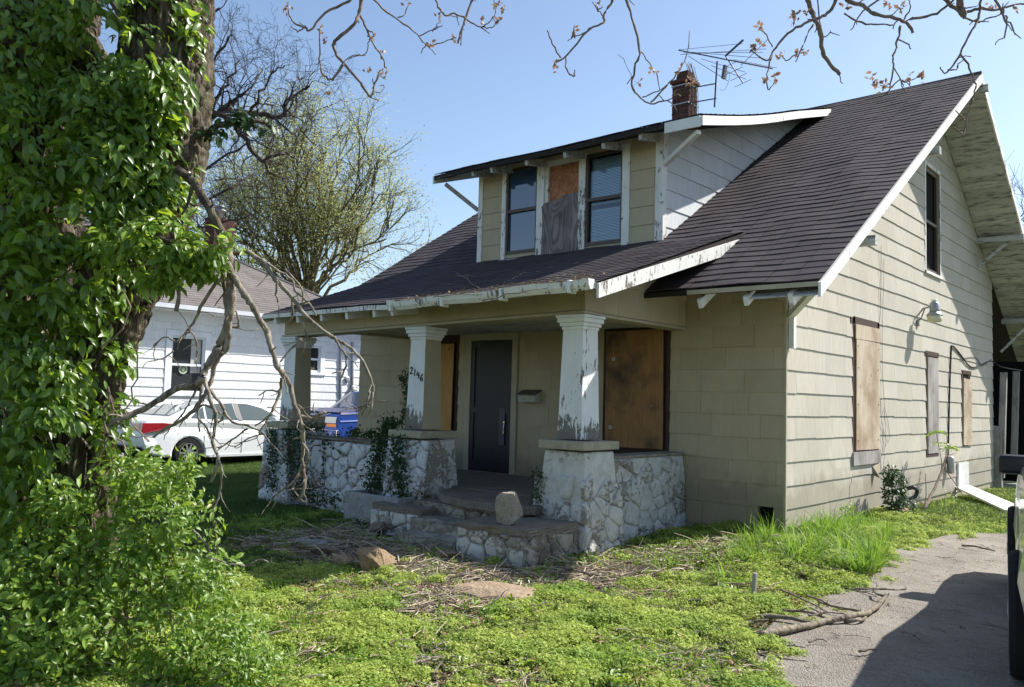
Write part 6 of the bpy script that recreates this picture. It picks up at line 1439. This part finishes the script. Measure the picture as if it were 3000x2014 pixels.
def blade_proto(i, K, h0, h1, rad, mat, wdt=.0035, droop=.6):
    V_, F_ = [], []
    for k in range(K):
        a = rnd.uniform(0, 6.28); L = rnd.uniform(h0, h1); r_ = rad*math.sqrt(rnd.random()); b = V3((r_*math.cos(a), r_*math.sin(a), 0))
        d = V3((math.cos(a+rnd.uniform(-.7, .7)), math.sin(a+rnd.uniform(-.7, .7)), 0)); s_ = V3((-d[1], d[0], 0))*wdt*rnd.uniform(.7, 1.3); ben = droop*rnd.uniform(.2, 1.2); o_ = len(V_)
        for j in range(4):
            t_ = j/3; c = b+d*L*ben*t_*t_+V3((0, 0, L*(t_-.35*ben*t_*t_))); w_ = 1-t_*.95; V_ += [c-s_*w_, c+s_*w_]
        for j in range(3): q = o_+2*j; F_.append((q, q+1, q+3, q+2))
    me = bpy.data.meshes.new('grass_tuft'); me.from_pydata([tuple(v) for v in V_], [], F_); me.materials.append(mat); return bpy.data.objects.new('grass_tuft', me)
def fbm(x, y, s_, seed=0): return (vnoise(x, y, s_, seed)+.5*vnoise(x, y, s_*2.1, seed+1)+.25*vnoise(x, y, s_*4.3, seed+2))/1.75
def sample(n, x0, x1, y0, y1): return nr.uniform(x0, x1, n), nr.uniform(y0, y1, n)
def pix(x, y): 
    d = np.stack([x, y, gz(x, y)], -1)-CAM; wv = d@CF; return (1500+FPX*(d@CR)/wv)/S, (1007-FPX*(d@CU)/wv)/S, wv
HOUSE = [(-7.8, -.02), (-1.25, -.02), (-1.25, 0), (0.02, 0), (.02, 10.6), (-7.8, 10.6)]
PORCH = [(-7.2, -2.5), (-1.1, -2.45), (-1.1, 0), (-7.2, 0)]
STEPS = [(-3.9, -3.3), (-1.1, -3.35), (-1.1, -2.2), (-3.9, -2.2)]
LIT = [tuple(gp(*p)[:2]) for p in [(540,1235),(760,1205),(800,1190),(1240,1250),(1480,1262),(1800,1215),(1600,1290),(1470,1330),(1290,1345),(1190,1375),(1060,1390),(930,1390),(960,1320),(790,1300),(640,1262)]]
def ok_ground(x, y, edge=0.):
    px, py, wv = pix(x, y)
    j = edge*(vnoise(x, y, 6, 5)-.35)
    k = ~in_poly(x, y, HOUSE) & ~in_poly(x, y, PORCH) & ~in_poly(x, y, STEPS) & ~in_poly(x-j, y-j*.4, DR)
    return k & (wv > .8) & (px > -80) & (px < 2440) & (py > 700) & (py < 1700)
cl_ = [clover_proto(i) for i in range(6)]
x, y = sample(230000, -5.5, 3, -9, 3.2)
lit = in_poly(x, y, LIT); f1 = fbm(x, y, 1.6, 3); f2 = fbm(x, y, 5., 9)
dist = np.hypot(x-CAM[0], y-CAM[1])
f3 = fbm(x, y, 2.3, 77); keep = ok_ground(x, y, .55) & (nr.random(len(x)) < np.clip(1.25-dist*.07, .25, 1)) & (~lit | (nr.random(len(x)) < np.clip((f2-.60)*5, 0.015, .6))) & ((f2 > .40) | (nr.random(len(x)) < .2)) & ((f3 > .40) | (nr.random(len(x)) < .25))
keep &= ~((x < -2.6) & (y > -5.3) & (nr.random(len(x)) < .75))
x, y, f2 = x[keep], y[keep], f2[keep]; print('clover', len(x))
mound = np.clip((fbm(x, y, 3.2, 21)-.38)*.16, -.01, .055)
scatter('clover_cover', np.stack([x, y, gz(x, y)-.028+mound], 1), nr.uniform(.75, 1.5, len(x))*(.85+.5*(f2-.4)), cl_, 'bright yellow-green clover and chickweed carpeting the front yard', 'ground cover', .3)
# broad-leaved weeds and grass blades mixed through the clover
def weed_proto(i):
    K = 9; a = nr.uniform(0, 6.28, K); P = np.stack([.012*np.cos(a), .012*np.sin(a), nr.uniform(.01, .05, K)], 1); n = np.stack([-np.cos(a)*.5, -np.sin(a)*.5, np.ones(K)], 1)+nr.normal(0, .2, (K, 3))
    return proto('weed_tuft', LEAFLV, LEAFF, P, frames(n, a-1.57+nr.normal(0, .3, K)), nr.uniform(.035, .075, K), M['shrub'])
wd_ = [weed_proto(i) for i in range(4)]+[blade_proto(i, 7, .06, .15, .03, M['grass'], .003, .8) for i in range(3)]
x, y = sample(15000, -5.5, 3, -9, 1.5); f4 = fbm(x, y, 2.8, 91); keep = ok_ground(x, y, .2) & (f4 > .47) & (nr.random(len(x)) < .6); x, y = x[keep], y[keep]; print('weeds', len(x))
scatter('yard_weeds', np.stack([x, y, gz(x, y)-.02], 1), nr.uniform(.5, 1.2, len(x)), wd_, 'darker broad-leaved weeds and grass blades scattered through the clover', 'weeds', .25)
# lawn: short blades left of the house, in the shade and beyond
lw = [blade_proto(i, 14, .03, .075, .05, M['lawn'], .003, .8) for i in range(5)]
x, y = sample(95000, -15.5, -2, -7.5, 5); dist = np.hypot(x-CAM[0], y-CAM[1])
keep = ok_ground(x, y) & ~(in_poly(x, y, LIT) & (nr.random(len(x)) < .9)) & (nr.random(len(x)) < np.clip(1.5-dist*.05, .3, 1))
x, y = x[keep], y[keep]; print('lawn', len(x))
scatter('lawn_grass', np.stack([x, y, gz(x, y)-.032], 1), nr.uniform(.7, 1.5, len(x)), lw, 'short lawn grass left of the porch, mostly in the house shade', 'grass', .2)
# side strip of weeds along the house
x, y = sample(60000, -.1, 4.5, -1.5, 13); keep = ok_ground(x, y, .15) & (nr.random(len(x)) < np.clip(.85-.035*y, .2, 1)) & (fbm(x, y, 4, 13) > .33)
x, y = x[keep], y[keep]; print('strip', len(x))
gl_ = [blade_proto(i, 9, .03, .10, .05, M['lawn'], .004, .7) for i in range(4)]
scatter('side_weeds', np.stack([x, y, gz(x, y)-.03], 1), nr.uniform(.7, 1.4, len(x)), gl_+cl_[:4], 'low weeds and grass along the sunlit side wall', 'weeds', .25)
# long grass clumps by the corner
lg = [blade_proto(i, 13, .10, .33, .06, M['grass'], .0075, 1.0) for i in range(8)]
TZ = [tuple(gp(*p)[:2]) for p in [(1800,1205),(1860,1185),(1960,1180),(2030,1215),(2030,1290),(1975,1312),(1880,1300),(1800,1290),(1720,1290),(1640,1275),(1700,1240)]]
x, y = sample(9000, -1.5, 2.5, -4, 2.5); keep = in_poly(x, y, TZ) & (fbm(x, y, 5, 31) > .42); x, y = x[keep], y[keep]; x, y = x[:340], y[:340]
ex = [gp(1497+rnd.uniform(-14, 14), 1300+rnd.uniform(-4, 4))[:2] for _ in range(7)]+[gp(1540+rnd.uniform(-10, 10), 1292)[:2] for _ in range(3)]+[gp(1575, 1290)[:2], gp(1610, 1262)[:2], gp(1700, 1275)[:2], gp(1520, 1330)[:2], gp(1680, 1290)[:2], gp(1600, 1285)[:2], gp(1650,1330)[:2], gp(1690,1335)[:2]]
x = np.concatenate([x, [q[0] for q in ex]]); y = np.concatenate([y, [q[1] for q in ex]])
scatter('long_grass', np.stack([x, y, gz(x, y)-.03], 1), nr.uniform(.6, 1.3, len(x))*np.where(fbm(x, y, 2, 40) > .5, 1.15, .8), lg, 'tall bright green grass clumps by the sunlit house corner', 'grass', .15)
# litter: dead twigs and dry leaves
def stick_proto(i):
    mb = MB(); n = rnd.randint(2, 4)
    for k in range(n):
        p = V3((rnd.uniform(-.08, .08), rnd.uniform(-.08, .08), rnd.uniform(.004, .02))); a = rnd.uniform(0, 6.28); d = V3((math.cos(a), math.sin(a), rnd.uniform(-.1, .15))); L = rnd.uniform(.08, .28)
        r_ = rnd.uniform(.8, 2.2); mb.tube([p, p+d*L*.5+V3((rnd.uniform(-.01, .01), rnd.uniform(-.01, .01), .005)), p+d*L], [.0035*r_, .003*r_, .0018*r_], 4)
    me = bpy.data.meshes.new('twigs'); me.from_pydata(mb.v, [], mb.f); me.materials.append(M['paletwig'] if i % 3 else M['twig']); return bpy.data.objects.new('twigs', me)
def dry_proto(i):
    K = 7; P = np.stack([nr.uniform(-.07, .07, K), nr.uniform(-.07, .07, K), nr.uniform(.003, .02, K)], 1); n = nr.normal(0, .35, (K, 3))+[0, 0, 1]
    return proto('dry_leaves', LEAFV, LEAFF, P, frames(n, nr.uniform(0, 6.28, K)), nr.uniform(.02, .05, K), M['dryleaf'])
sp, dp_ = [stick_proto(i) for i in range(9)], [dry_proto(i) for i in range(4)]
x, y = sample(30000, -5, 1.5, -5.5, -.5); keep = in_poly(x, y, LIT) & ok_ground(x, y) & (fbm(x, y, 3, 51) > .36); x, y = x[keep][:5600], y[keep][:5600]
scatter('twig_litter', np.stack([x, y, gz(x, y)-.02], 1), nr.uniform(.6, 1.3, len(x)), sp+dp_, 'tangle of dead twigs and dry leaves on bare soil before the steps', 'litter', .15)
x, y = sample(7000, -4, 3, -8.5, -1); keep = ok_ground(x, y) & ((fbm(x, y, 2.5, 61) > .52) | (fbm(x, y, 2.3, 77) < .42)); x, y = x[keep][:2300], y[keep][:2300]
scatter('yard_litter', np.stack([x, y, gz(x, y)+.015], 1), nr.uniform(.35, .9, len(x)), dp_+sp[:4], 'scattered dry leaves and twigs among the clover', 'litter', .2)
lp_ = [gp(330+rnd.uniform(-60, 130), 1540+rnd.uniform(-30, 40)) for _ in range(160)]; scatter('shrub_litter', np.array(lp_)+[0, 0, .01], nr.uniform(.6, 1.1, 160), dp_+sp[:3], 'brown leaf litter under the shrub at lower left', 'litter', .2)
x, y = sample(900, .8, 3.4, -7, 1.5); keep = in_poly(x, y, DR); x, y = x[keep], y[keep]; near = np.array([min(1, .25+2.5*math.exp(-3*abs(a-1.75-.1*(b+4)))) for a, b in zip(x, y)]); k2 = nr.random(len(x)) < near*.45; x, y = x[k2], y[k2]
scatter('driveway_litter', np.stack([x, y, gz(x, y)+.016], 1), nr.uniform(.15, .5, len(x)), sp+dp_, 'small twigs and leaf crumbs lying on the driveway', 'litter', .1)
# low creeper leaves at the foot of the stone pier and along the litter
def leaf_patch(pts, n, size, mat, h=.05, up=1.):
    q = np.array([pts[rnd.randrange(len(pts))] for _ in range(n)])+nr.normal(0, .05, (n, 3))*[1, 1, .3]; q[:, 2] = gz(q[:, 0], q[:, 1])+nr.uniform(.0, h, n)
    nn = nr.normal(0, .5, (n, 3))+[0, -.2, up]; return spread(LEAFV, LEAFF, q, frames(nn, nr.uniform(0, 6.28, n)), size*nr.uniform(.6, 1.3, n))
pts = [gp(1300+rnd.uniform(-90, 480), 1268+rnd.uniform(-14, 26)) for _ in range(110)]
v, f = leaf_patch(pts, 1500, .030, M['shrub'], .07); tag(mesh_np('creeper_leaves', v, f, M['shrub']), 'low leafy creeper along the sunlit edge below the stone knee wall', 'creeper', None, 'stuff')
pts = [gp(1250+rnd.uniform(-40, 300), 1245+rnd.uniform(-25, 15)) for _ in range(80)]+[gp(850+rnd.uniform(-60, 120), 1205+rnd.uniform(-15, 15)) for _ in range(50)]+[gp(660+rnd.uniform(-60, 150), 1140+rnd.uniform(-15, 20)) for _ in range(70)]
v, f = leaf_patch(pts, 1600, .034, M['ivydark'], .09); tag(mesh_np('shade_creeper', v, f, M['ivydark']), 'dark creeper leaves in the shade at the foot of the porch piers', 'creeper', None, 'stuff')

# ---------------------------------------------------------------- creeper climbing the porch
def creeper(name, label, strands, size=.032, dens=1.):
    t_ = thing(name, strands[0][0][0], label, 'creeper'); out = []; m_ = MB()
    for pts, wd, n in strands:
        P = smooth_path(pts, 5, .008); m_.tube(P, .005, 4); P = np.array(P); k = nr.integers(0, len(P), int(n*dens)); q = P[k]+nr.normal(0, 1, (len(k), 3))*np.array([wd, wd*.45, wd*.6])
        out.append((q, np.tile([0., -1., .1], (len(k), 1)), np.full(len(k), size)))
    tag(m_.build('stem', M['twig'], t_), kind='stuff'); foliage(out, M['ivydark'], t_, 60, hang=.8); return t_
F = lambda px, py, y_=-2.28: on(px, py, 1, y_)
creeper('climbing_creeper', 'dark creeper draped over the left corner porch pier', [([F(620, 985, -2.43), F(622, 1040, -2.46), F(620, 1110, -2.5)], .06, 420), ([F(660, 985, -2.42), F(662, 1050, -2.42), F(668, 1120, -2.45)], .07, 420), ([F(690, 980, -2.42), F(690, 1050, -2.45), F(695, 1125, -2.5)], .08, 500), ([F(630, 975), F(700, 972), F(735, 978)], .05, 160), ([F(640, 1120), F(720, 1130), F(780, 1140)], .12, 350)], .030, 1.6)
creeper('climbing_creeper', 'dark creeper spilling down the rubble wall left of the numbered column', [([F(890, 960, -2.2), F(875, 1000, -2.3), F(858, 1050, -2.33), F(850, 1110, -2.35)], .085, 900), ([F(905, 1000, -2.44), F(908, 1060, -2.47), F(915, 1130, -2.5)], .075, 600), ([F(925, 850, -2.0), F(928, 910, -2.0), F(915, 960, -2.0), F(880, 975, -2.1)], .045, 260), ([F(915, 860, -1.95), F(932, 900, -1.95), F(930, 940, -1.95)], .035, 120), ([F(850, 1110), F(900, 1130, -2.35), F(960, 1140, -2.4)], .10, 420), ([F(740, 1005), F(738, 1050), F(735, 1090)], .02, 70), ([F(740, 1005), F(775, 1030)], .02, 30), ([F(800, 985), F(850, 990), F(930, 985)], .05, 260)], .030, 1.6)
creeper('climbing_creeper', 'thin dark creeper climbing between the steps and the right stone pier', [([F(1226, 1080, -2.42), F(1222, 1140, -2.45), F(1215, 1210, -2.5), F(1225, 1260, -2.6)], .045, 260), ([F(1240, 1255, -2.6), F(1300, 1265, -2.6), F(1350, 1268, -2.5)], .07, 200)], .028)
creeper('ledge_creeper', 'dark foliage creeping over the low left porch wall beside the pickup', [([(PX[0]+.1, -1.6, .78), (PX[0]+.3, -1.2, .80), (PX[0]+.6, -1.0, .74), (PX[0]+1.0, -1.4, .74)], .09, 420)], .032)

q_ = nr.normal(0, 1, (2600, 3)); q_ /= np.linalg.norm(q_, axis=1, keepdims=True); q_ = q_*nr.uniform(.5, 1, (2600, 1))*[1.9, 1.2, 1.6]+[1.9, 16.0, 1.2]
tag(leaf_mesh('overgrown_shrubs', q_, .16, M['ivydark'], None), 'dark overgrown shrubs right behind the back porch', 'bushes', None, 'stuff')

# ---------------------------------------------------------------- stones and planter
def rockmesh(name, c, dims, mat, label, seed, rotz=0., flat=.0, rough_=.22, group=None, cat='rock', cuts=12):
    rg = np.random.default_rng(seed); bm = bmesh.new()
    for k in range(cuts):
        p = rg.uniform(-1, 1, 3); p /= np.max(np.abs(p))**.85; p[2] = p[2]*(.9 if p[2] < 0 else 1); bm.verts.new(p*rg.uniform(.85, 1, 3))
    r_ = bmesh.ops.convex_hull(bm, input=bm.verts); bmesh.ops.delete(bm, geom=[v for v in bm.verts if not v.link_faces], context='VERTS')
    bmesh.ops.bevel(bm, geom=bm.edges[:], offset=.05, segments=1, affect='EDGES'); bmesh.ops.triangulate(bm, faces=bm.faces)
    bmesh.ops.subdivide_edges(bm, edges=bm.edges[:], cuts=2, use_grid_fill=True); bmesh.ops.triangulate(bm, faces=bm.faces)
    cr, sr = math.cos(rotz), math.sin(rotz)
    for v in bm.verts:
        p = np.array(v.co); l_ = .05*math.sin(7*p[2]+2*p[0]+seed)*math.sin(3*p[0]+5*p[1])
        p = p*(1+l_*rough_*4)+rg.normal(0, rough_*.07, 3); p = p*np.array(dims)/2
        v.co = Vector((c[0]+p[0]*cr-p[1]*sr, c[1]+p[0]*sr+p[1]*cr, c[2]+p[2]))
    me = bpy.data.meshes.new(name); bm.to_mesh(me); bm.free(); me.materials.append(mat); return tag(link(name, me), label, cat, group)
def rk(px, py, dims, mat, label, seed, rotz=.5, lift=.35, name='rock', **kw):
    p = gp(px, py); return rockmesh(name, (p[0], p[1], p[2]+dims[2]*lift), dims, mat, label, seed, rotz, **kw)
rk(853, 1300, (.40, .30, .24), M['rock'], 'large blocky ochre rock in the sun at the edge of the clover', 5, .4, .4)
rk(779, 1296, (.20, .15, .15), M['rock_pink'], 'small wedge-shaped pinkish rock left of the large ochre rock', 9, .9, .4)
rk(742, 1272, (.34, .2, .14), M['rock_dark'], 'reddish-brown rock in shade behind the pinkish wedge rock', 12, .2, .3)
rk(846, 1218, (.40, .28, .2), M['rock_dark'], 'dark brown block of stone in shade before the left step wall', 15, .35, .35)
rk(710, 1240, (.50, .26, .05), M['slab'], 'flat grey stone slab lying in the shade left of the steps', 18, .1, .4, cuts=14, name='stone_slab')
rk(920, 1222, (.46, .34, .03), M['slab'], 'flat broken grey paving slab at the foot of the steps', 21, .5, .5, cuts=14, name='stone_slab')
rk(1022, 1277, (.28, .25, .15), M['rock_dark'], 'rounded dark stone in shade before the right step wall', 24, .5, .3)
rk(1128, 1360, (.74, .5, .26), M['soilrock'], 'broad half-buried tan boulder in the middle of the yard', 27, .5, -.12, rough_=.1, cuts=30)
rk(1502, 1415, (.26, .18, .06), M['rock_pink'], 'small flat pinkish stone sunk in the clover near the driveway', 30, .2, .15)
rk(2050, 1172, (.34, .22, .12), M['rock'], 'tan stone beside the dark bush at the side wall', 33, .2, .3)
rk(365, 1532, (.34, .12, .08), M['soilrock'], 'rotten brown log piece under the shrub at lower left', 36, .4, .3, name='log')
cb = on(1163, 1190, 1, -3.1); z0 = .20
MB().hexa([(cb[0]-.13, -3.22, z0), (cb[0]+.12, -3.20, z0), (cb[0]+.13, -2.98, z0), (cb[0]-.12, -2.98, z0), (cb[0]-.14, -3.18, z0+.27), (cb[0]-.0, -3.16, z0+.30), (cb[0]+.02, -3.0, z0+.29), (cb[0]-.13, -3.0, z0+.26)]).v
bs = rockmesh('concrete_lump', (cb[0]-.03, -3.1, z0+.155), (.25, .22, .36), M['aggregate'], 'upright rounded lump of pebbled concrete standing on the right step wall', 40, .1, rough_=.15, cat='stone', cuts=26)
pl_ = thing('concrete_planter', on(820, 1180, 1, -2.6), 'cracked grey concrete planter box below the creeper, left of the steps', 'planter')
a, b = on(786, 1120, 1, -2.72), on(856, 1125, 1, -2.72)
x0, x1, zt_ = a[0], b[0]+.42, a[2]
for q in ((x0, x1, -2.72, -2.66), (x0, x1, -2.33, -2.27)): box('side', (q[0], q[2], -.3), (q[1], q[3], zt_), M['slab'], pl_, bevel=.01)
for q in ((x0, x0+.06), (x1-.06, x1)): box('end', (q[0], -2.659, -.3), (q[1], -2.331, zt_-.002), M['slab'], pl_, bevel=.01)
box('soil', (x0+.06, -2.659, -.2), (x1-.06, -2.331, zt_-.08), M['ground'], pl_)

# ---------------------------------------------------------------- fallen branches and sticks
def gpath(pl, h=.02, k_=4): 
    return smooth_path([gp(x, y)+V3((0, 0, h+.01*math.sin(i*1.7))) for i, (x, y) in enumerate(pl)], k_, .002)
def fallen(label, strands, mat, name='fallen_branch', cat='branch'):
    t_ = thing(name, gp(*strands[0][0][0]), label, cat)
    for pl, r0, r1, h in strands:
        P = gpath(pl, h); rr = np.abs(np.linspace(r0, r1, len(P))*(1+nr.normal(0, .12, len(P)))); mb = MB(); mb.tube(P, rr, 7 if r0 > .01 else 4)
        for i in range(3, len(P)-1, 4):
            if rnd.random() < .6: d = P[i]-P[i-1]; d /= np.linalg.norm(d); mb.tube([P[i], P[i]+d*.02+nr.normal(0, .02, 3)+V3((0, 0, .012))], [rr[i]*.6, rr[i]*.35], 4)
        mb.build('limb', mat, t_, smooth=True)
fallen('thick crooked bark-patched dead branch lying on the driveway', [([(1733, 1466), (1790, 1455), (1850, 1440), (1885, 1428), (1925, 1426), (1957, 1420), (1985, 1408), (2010, 1385), (2025, 1372)], .026, .017, .045), ([(2015, 1375), (2000, 1372), (1993, 1362)], .012, .008, .05), ([(1925, 1426), (1960, 1428), (1975, 1418)], .014, .01, .03)], M['deadwood'])
fallen('dark bundle of dead sticks at the driveway edge', [([(1725, 1418), (1790, 1424), (1850, 1432), (1895, 1428)], .020, .010, .04), ([(1780, 1408), (1840, 1415), (1880, 1424), (1905, 1430)], .012, .007, .05), ([(1780, 1368), (1810, 1385), (1850, 1400), (1880, 1415)], .009, .005, .08), ([(1840, 1380), (1870, 1392), (1895, 1402), (1960, 1412)], .010, .006, .07), ([(1865, 1382), (1895, 1398), (1940, 1404), (1965, 1405)], .008, .005, .04), ([(1845, 1425), (1890, 1420), (1930, 1420)], .007, .004, .06), ([(1870, 1390), (1880, 1378), (1868, 1370)], .007, .004, .05)], M['twig'])
fallen('forked thin branch lying across the upper driveway', [([(1925, 1348), (1975, 1352), (2010, 1348), (2050, 1350), (2068, 1349)], .011, .006, .02), ([(1950, 1352), (1985, 1362), (2000, 1365)], .005, .003, .015)], M['deadwood'])
fallen('dark gnarled stick on the lower left of the driveway', [([(1728, 1500), (1760, 1502), (1790, 1510), (1845, 1515)], .011, .006, .02), ([(1730, 1492), (1750, 1488), (1765, 1500)], .008, .005, .02)], M['twig'], 'stick', 'stick')
for k, (lab, pl, r_) in enumerate((('pale straight stick lying on the clover near the driveway', [(1560, 1382), (1595, 1383), (1636, 1385)], .013), ('brown stick half hidden in clover left of the pale one', [(1347, 1394), (1385, 1393), (1415, 1390)], .011),
    ('pale dead stick in the clover at the bottom centre', [(935, 1530), (975, 1522), (1035, 1510)], .010), ('short stick on the driveway below the thick dead branch', [(1960, 1500), (1985, 1498), (1997, 1495)], .009), ('short dark stick at the edge of the vehicle shadow', [(2055, 1452), (2080, 1462), (2098, 1470)], .009),
    ('small twig on the mid driveway', [(1845, 1478), (1870, 1474), (1885, 1476)], .006), ('brown twig above the lower driveway sticks', [(1785, 1488), (1812, 1490), (1838, 1490)], .008), ('dark twig on the far driveway', [(2195, 1252), (2230, 1258), (2270, 1264)], .012),
    ('long thin bough lying in the litter below the stone pier', [(1270, 1300), (1330, 1318), (1400, 1325), (1450, 1338)], .011), ('dark branch lying right of the buried boulder', [(1200, 1335), (1260, 1342), (1340, 1352)], .010), ('slanted stick leaning on the stone pier foot', [(1225, 1250), (1232, 1230), (1240, 1210)], .009), ('pale short stick left of the steps in shade', [(795, 1212), (812, 1222), (825, 1235)], .014),
    ('pale dead stick behind the flat stone slab', [(575, 1232), (620, 1240), (690, 1228)], .008))):
    P = gpath(pl, .035); mb = MB(); mb.tube(P, np.linspace(r_, r_*.7, len(P)), 6); mb.tube([P[3], P[3]+nr.normal(0, .02, 3)+V3((0, 0, .02))], r_*.4, 4)
    tag(mb.build('stick', M['deadwood'] if k % 2 == 0 or k > 8 else M['twig'], smooth=True), lab, 'stick')
b = gp(1718, 1368); MB_ = MB(); MB_.beam(b-V3((0, 0, .05)), b+V3((.015, 0, .21)), .035, .03); tag(MB_.build('wooden_stake', M['ply_grey'], bevel=.004), 'short weathered wooden stake standing in the clover', 'stake')
# twigs on the porch roof
rs_ = thing('roof_twigs', (-4, -1.5, 3.1), 'pale dead twigs and leaf debris caught on the porch roof above the gutter', 'branch')
def rp(px, py, h=.03): 
    y0 = -2.6; z0 = 2.6; k = .31; p = onplane(px, py, (0, -k, 1), z0-k*y0); return p+V3((0, 0, h))
for pl, r_ in (([(1144, 574), (1190, 578), (1225, 590), (1268, 625)], .013), ([(1090, 668), (1150, 655), (1215, 628), (1290, 622), (1340, 616)], .012), ([(960, 600), (1000, 603), (1050, 640), (1098, 672)], .011), ([(1020, 645), (1050, 640), (1085, 642)], .007), ([(1045, 598), (1060, 630), (1068, 650)], .007), ([(1150, 668), (1180, 640), (1240, 632)], .009), ([(1165, 655), (1230, 650), (1290, 640)], .009), ([(920, 690), (1010, 688), (1100, 684)], .008), ([(1240, 640), (1300, 618), (1338, 612)], .008), ([(1100, 690), (1180, 684), (1250, 672)], .008)):
    P = smooth_path([rp(x, y, .02+.05*math.sin(math.pi*i/len(pl))) for i, (x, y) in enumerate(pl)], 4, .008); MB().tube(P, np.linspace(r_, r_*.4, len(P)), 5).build('twig', M['deadwood'], rs_, smooth=True)
P = []
for k in range(420):
    x = -3.9+3.0*rnd.random(); y0, z0 = pe(x); d = abs(rnd.gauss(0, .28)); P.append((x, y0+d*.9-.02, z0+d*.31+.02))
P = np.array(P); n = nr.normal(0, .4, (len(P), 3))+[0, -.3, 1]; v, f = spread(LEAF4V, LEAF4F, P, frames(n, nr.uniform(0, 6.28, len(P))), nr.uniform(.02, .05, len(P))); tag(mesh_np('leaf_debris', v, f, M['dryleaf'], rs_), kind='stuff')
mb = MB()
for k in range(90):
    x = -3.9+3.0*rnd.random(); y0, z0 = pe(x); d = abs(rnd.gauss(0, .25)); a = rnd.gauss(0, .5); L = rnd.uniform(.08, .3); p = V3((x, y0+d*.9-.03, z0+d*.31+.03)); mb.tube([p, p+V3((math.cos(a)*L, math.sin(a)*L*.6, math.sin(a)*L*.2+rnd.uniform(-.01, .05)))], .003, 3)
tag(mb.build('twig_debris', M['deadwood'], rs_), kind='stuff')

# ---------------------------------------------------------------- plants at the side wall
sg = thing('sapling', gp(2105, 1165), 'young sapling with compound leaves growing against the sunlit side wall', 'sapling')
q = lambda px, py, x_=.35: on(px, py, 0, x_)
MB().tube(smooth_path([q(2105, 1165), q(2130, 1120), q(2150, 1070), q(2158, 1040)], 4, .004), np.linspace(.026, .012, 13), 7).build('stem', M['twig'], sg, smooth=True)
m_ = MB(); ends = []
for pl in ([(2140, 1095), (2148, 1060), (2140, 1010), (2137, 985)], [(2158, 1040), (2165, 1025), (2168, 1012)], [(2158, 1040), (2180, 1035)], [(2110, 1155), (2112, 1120), (2112, 1080)], [(2150, 1062), (2190, 1120), (2215, 1165)]):
    P = smooth_path([q(*p) for p in pl], 4, .003); m_.tube(P, np.linspace(.008, .004, len(P)), 5)
m_.build('twig', M['twig'], sg)
LV = []; LN = []; LS = []
for c, k in ((q(2137, 985), 8), (q(2168, 1020), 8), (q(2140, 1010), 3)):
    for j in range(k):
        a = 6.28*j/k+rnd.uniform(-.3, .3); d = V3((math.cos(a)*.6, math.sin(a), rnd.uniform(-.1, .35))); L = rnd.uniform(.16, .26)
        for i in range(1, 7):
            for s_ in (-1, 1): LV.append(c+d*L*i/6+V3((0, 0, -.05*(i/6)**2))); sd_ = np.cross(d, (0, 0, 1))*s_+d*.3+V3((0, 0, -.35)); LN.append(sd_/np.linalg.norm(sd_)); LS.append(.055)
LV, LN = np.array(LV), np.array(LN); n = np.tile([0., 0, 1.], (len(LV), 1))+nr.normal(0, .3, (len(LV), 3)); n -= LN*np.sum(n*LN, 1, keepdims=True); n /= np.linalg.norm(n, axis=1, keepdims=True)
v, f = spread(LEAF4V, LEAF4F, LV, np.stack([np.cross(LN, n), LN, n], 2), np.array(LS)); tag(mesh_np('leaflet', v, f, M['shrub'], sg), kind='stuff')
bu = thing('dark_bush', gp(2040, 1165), 'dark glossy rounded bush against the foot of the side wall', 'bush'); out = []
TDo = TD
for b in ((2040, 1120, 0, 26, 52, 26, 800, .045), (2030, 1085, 0, 18, 24, 18, 260, .04), (2065, 1150, 0, 24, 20, 20, 260, .045)):
    c = on(b[0], b[1], 0, .3); k = ((c-CAM)@CF)/(FPX/S); qn = nr.normal(0, 1, (b[6], 3)); qn /= np.linalg.norm(qn, axis=1, keepdims=True); qn *= nr.uniform(.6, 1.05, (b[6], 1)); out.append((c+CR*(qn[:, :1]*b[3]*k)+CU*(qn[:, 1:2]*b[4]*k)+CF*(qn[:, 2:3]*b[5]*k), qn, np.full(b[6], b[7])))
foliage(out, M['ivydark'], bu, 60, hang=.5)
out = []; sl = thing('wall_weed', gp(2190, 1150), 'small patch of weeds at the wall foot by the white plank', 'weeds')
for px, py, r_, n in ((2175, 1140, 22, 260), (1935, 1160, 14, 100)):
    c = on(px, py, 0, .2); k = ((c-CAM)@CF)/(FPX/S); qn = nr.normal(0, .5, (n, 3)); out.append((c+qn*r_*k, qn, np.full(n, .03)))
foliage(out, M['shrub'], sl, 30, hang=.2)
tag(MB().tube(smooth_path([q(1940, 1160, .15), q(1938, 1120, .12), q(1945, 1085, .08)], 4, .004), .004, 4).build('dry_weed', M['deadwood']), 'single dry brown weed stalk against the side wall below the first boarded window', 'weed')
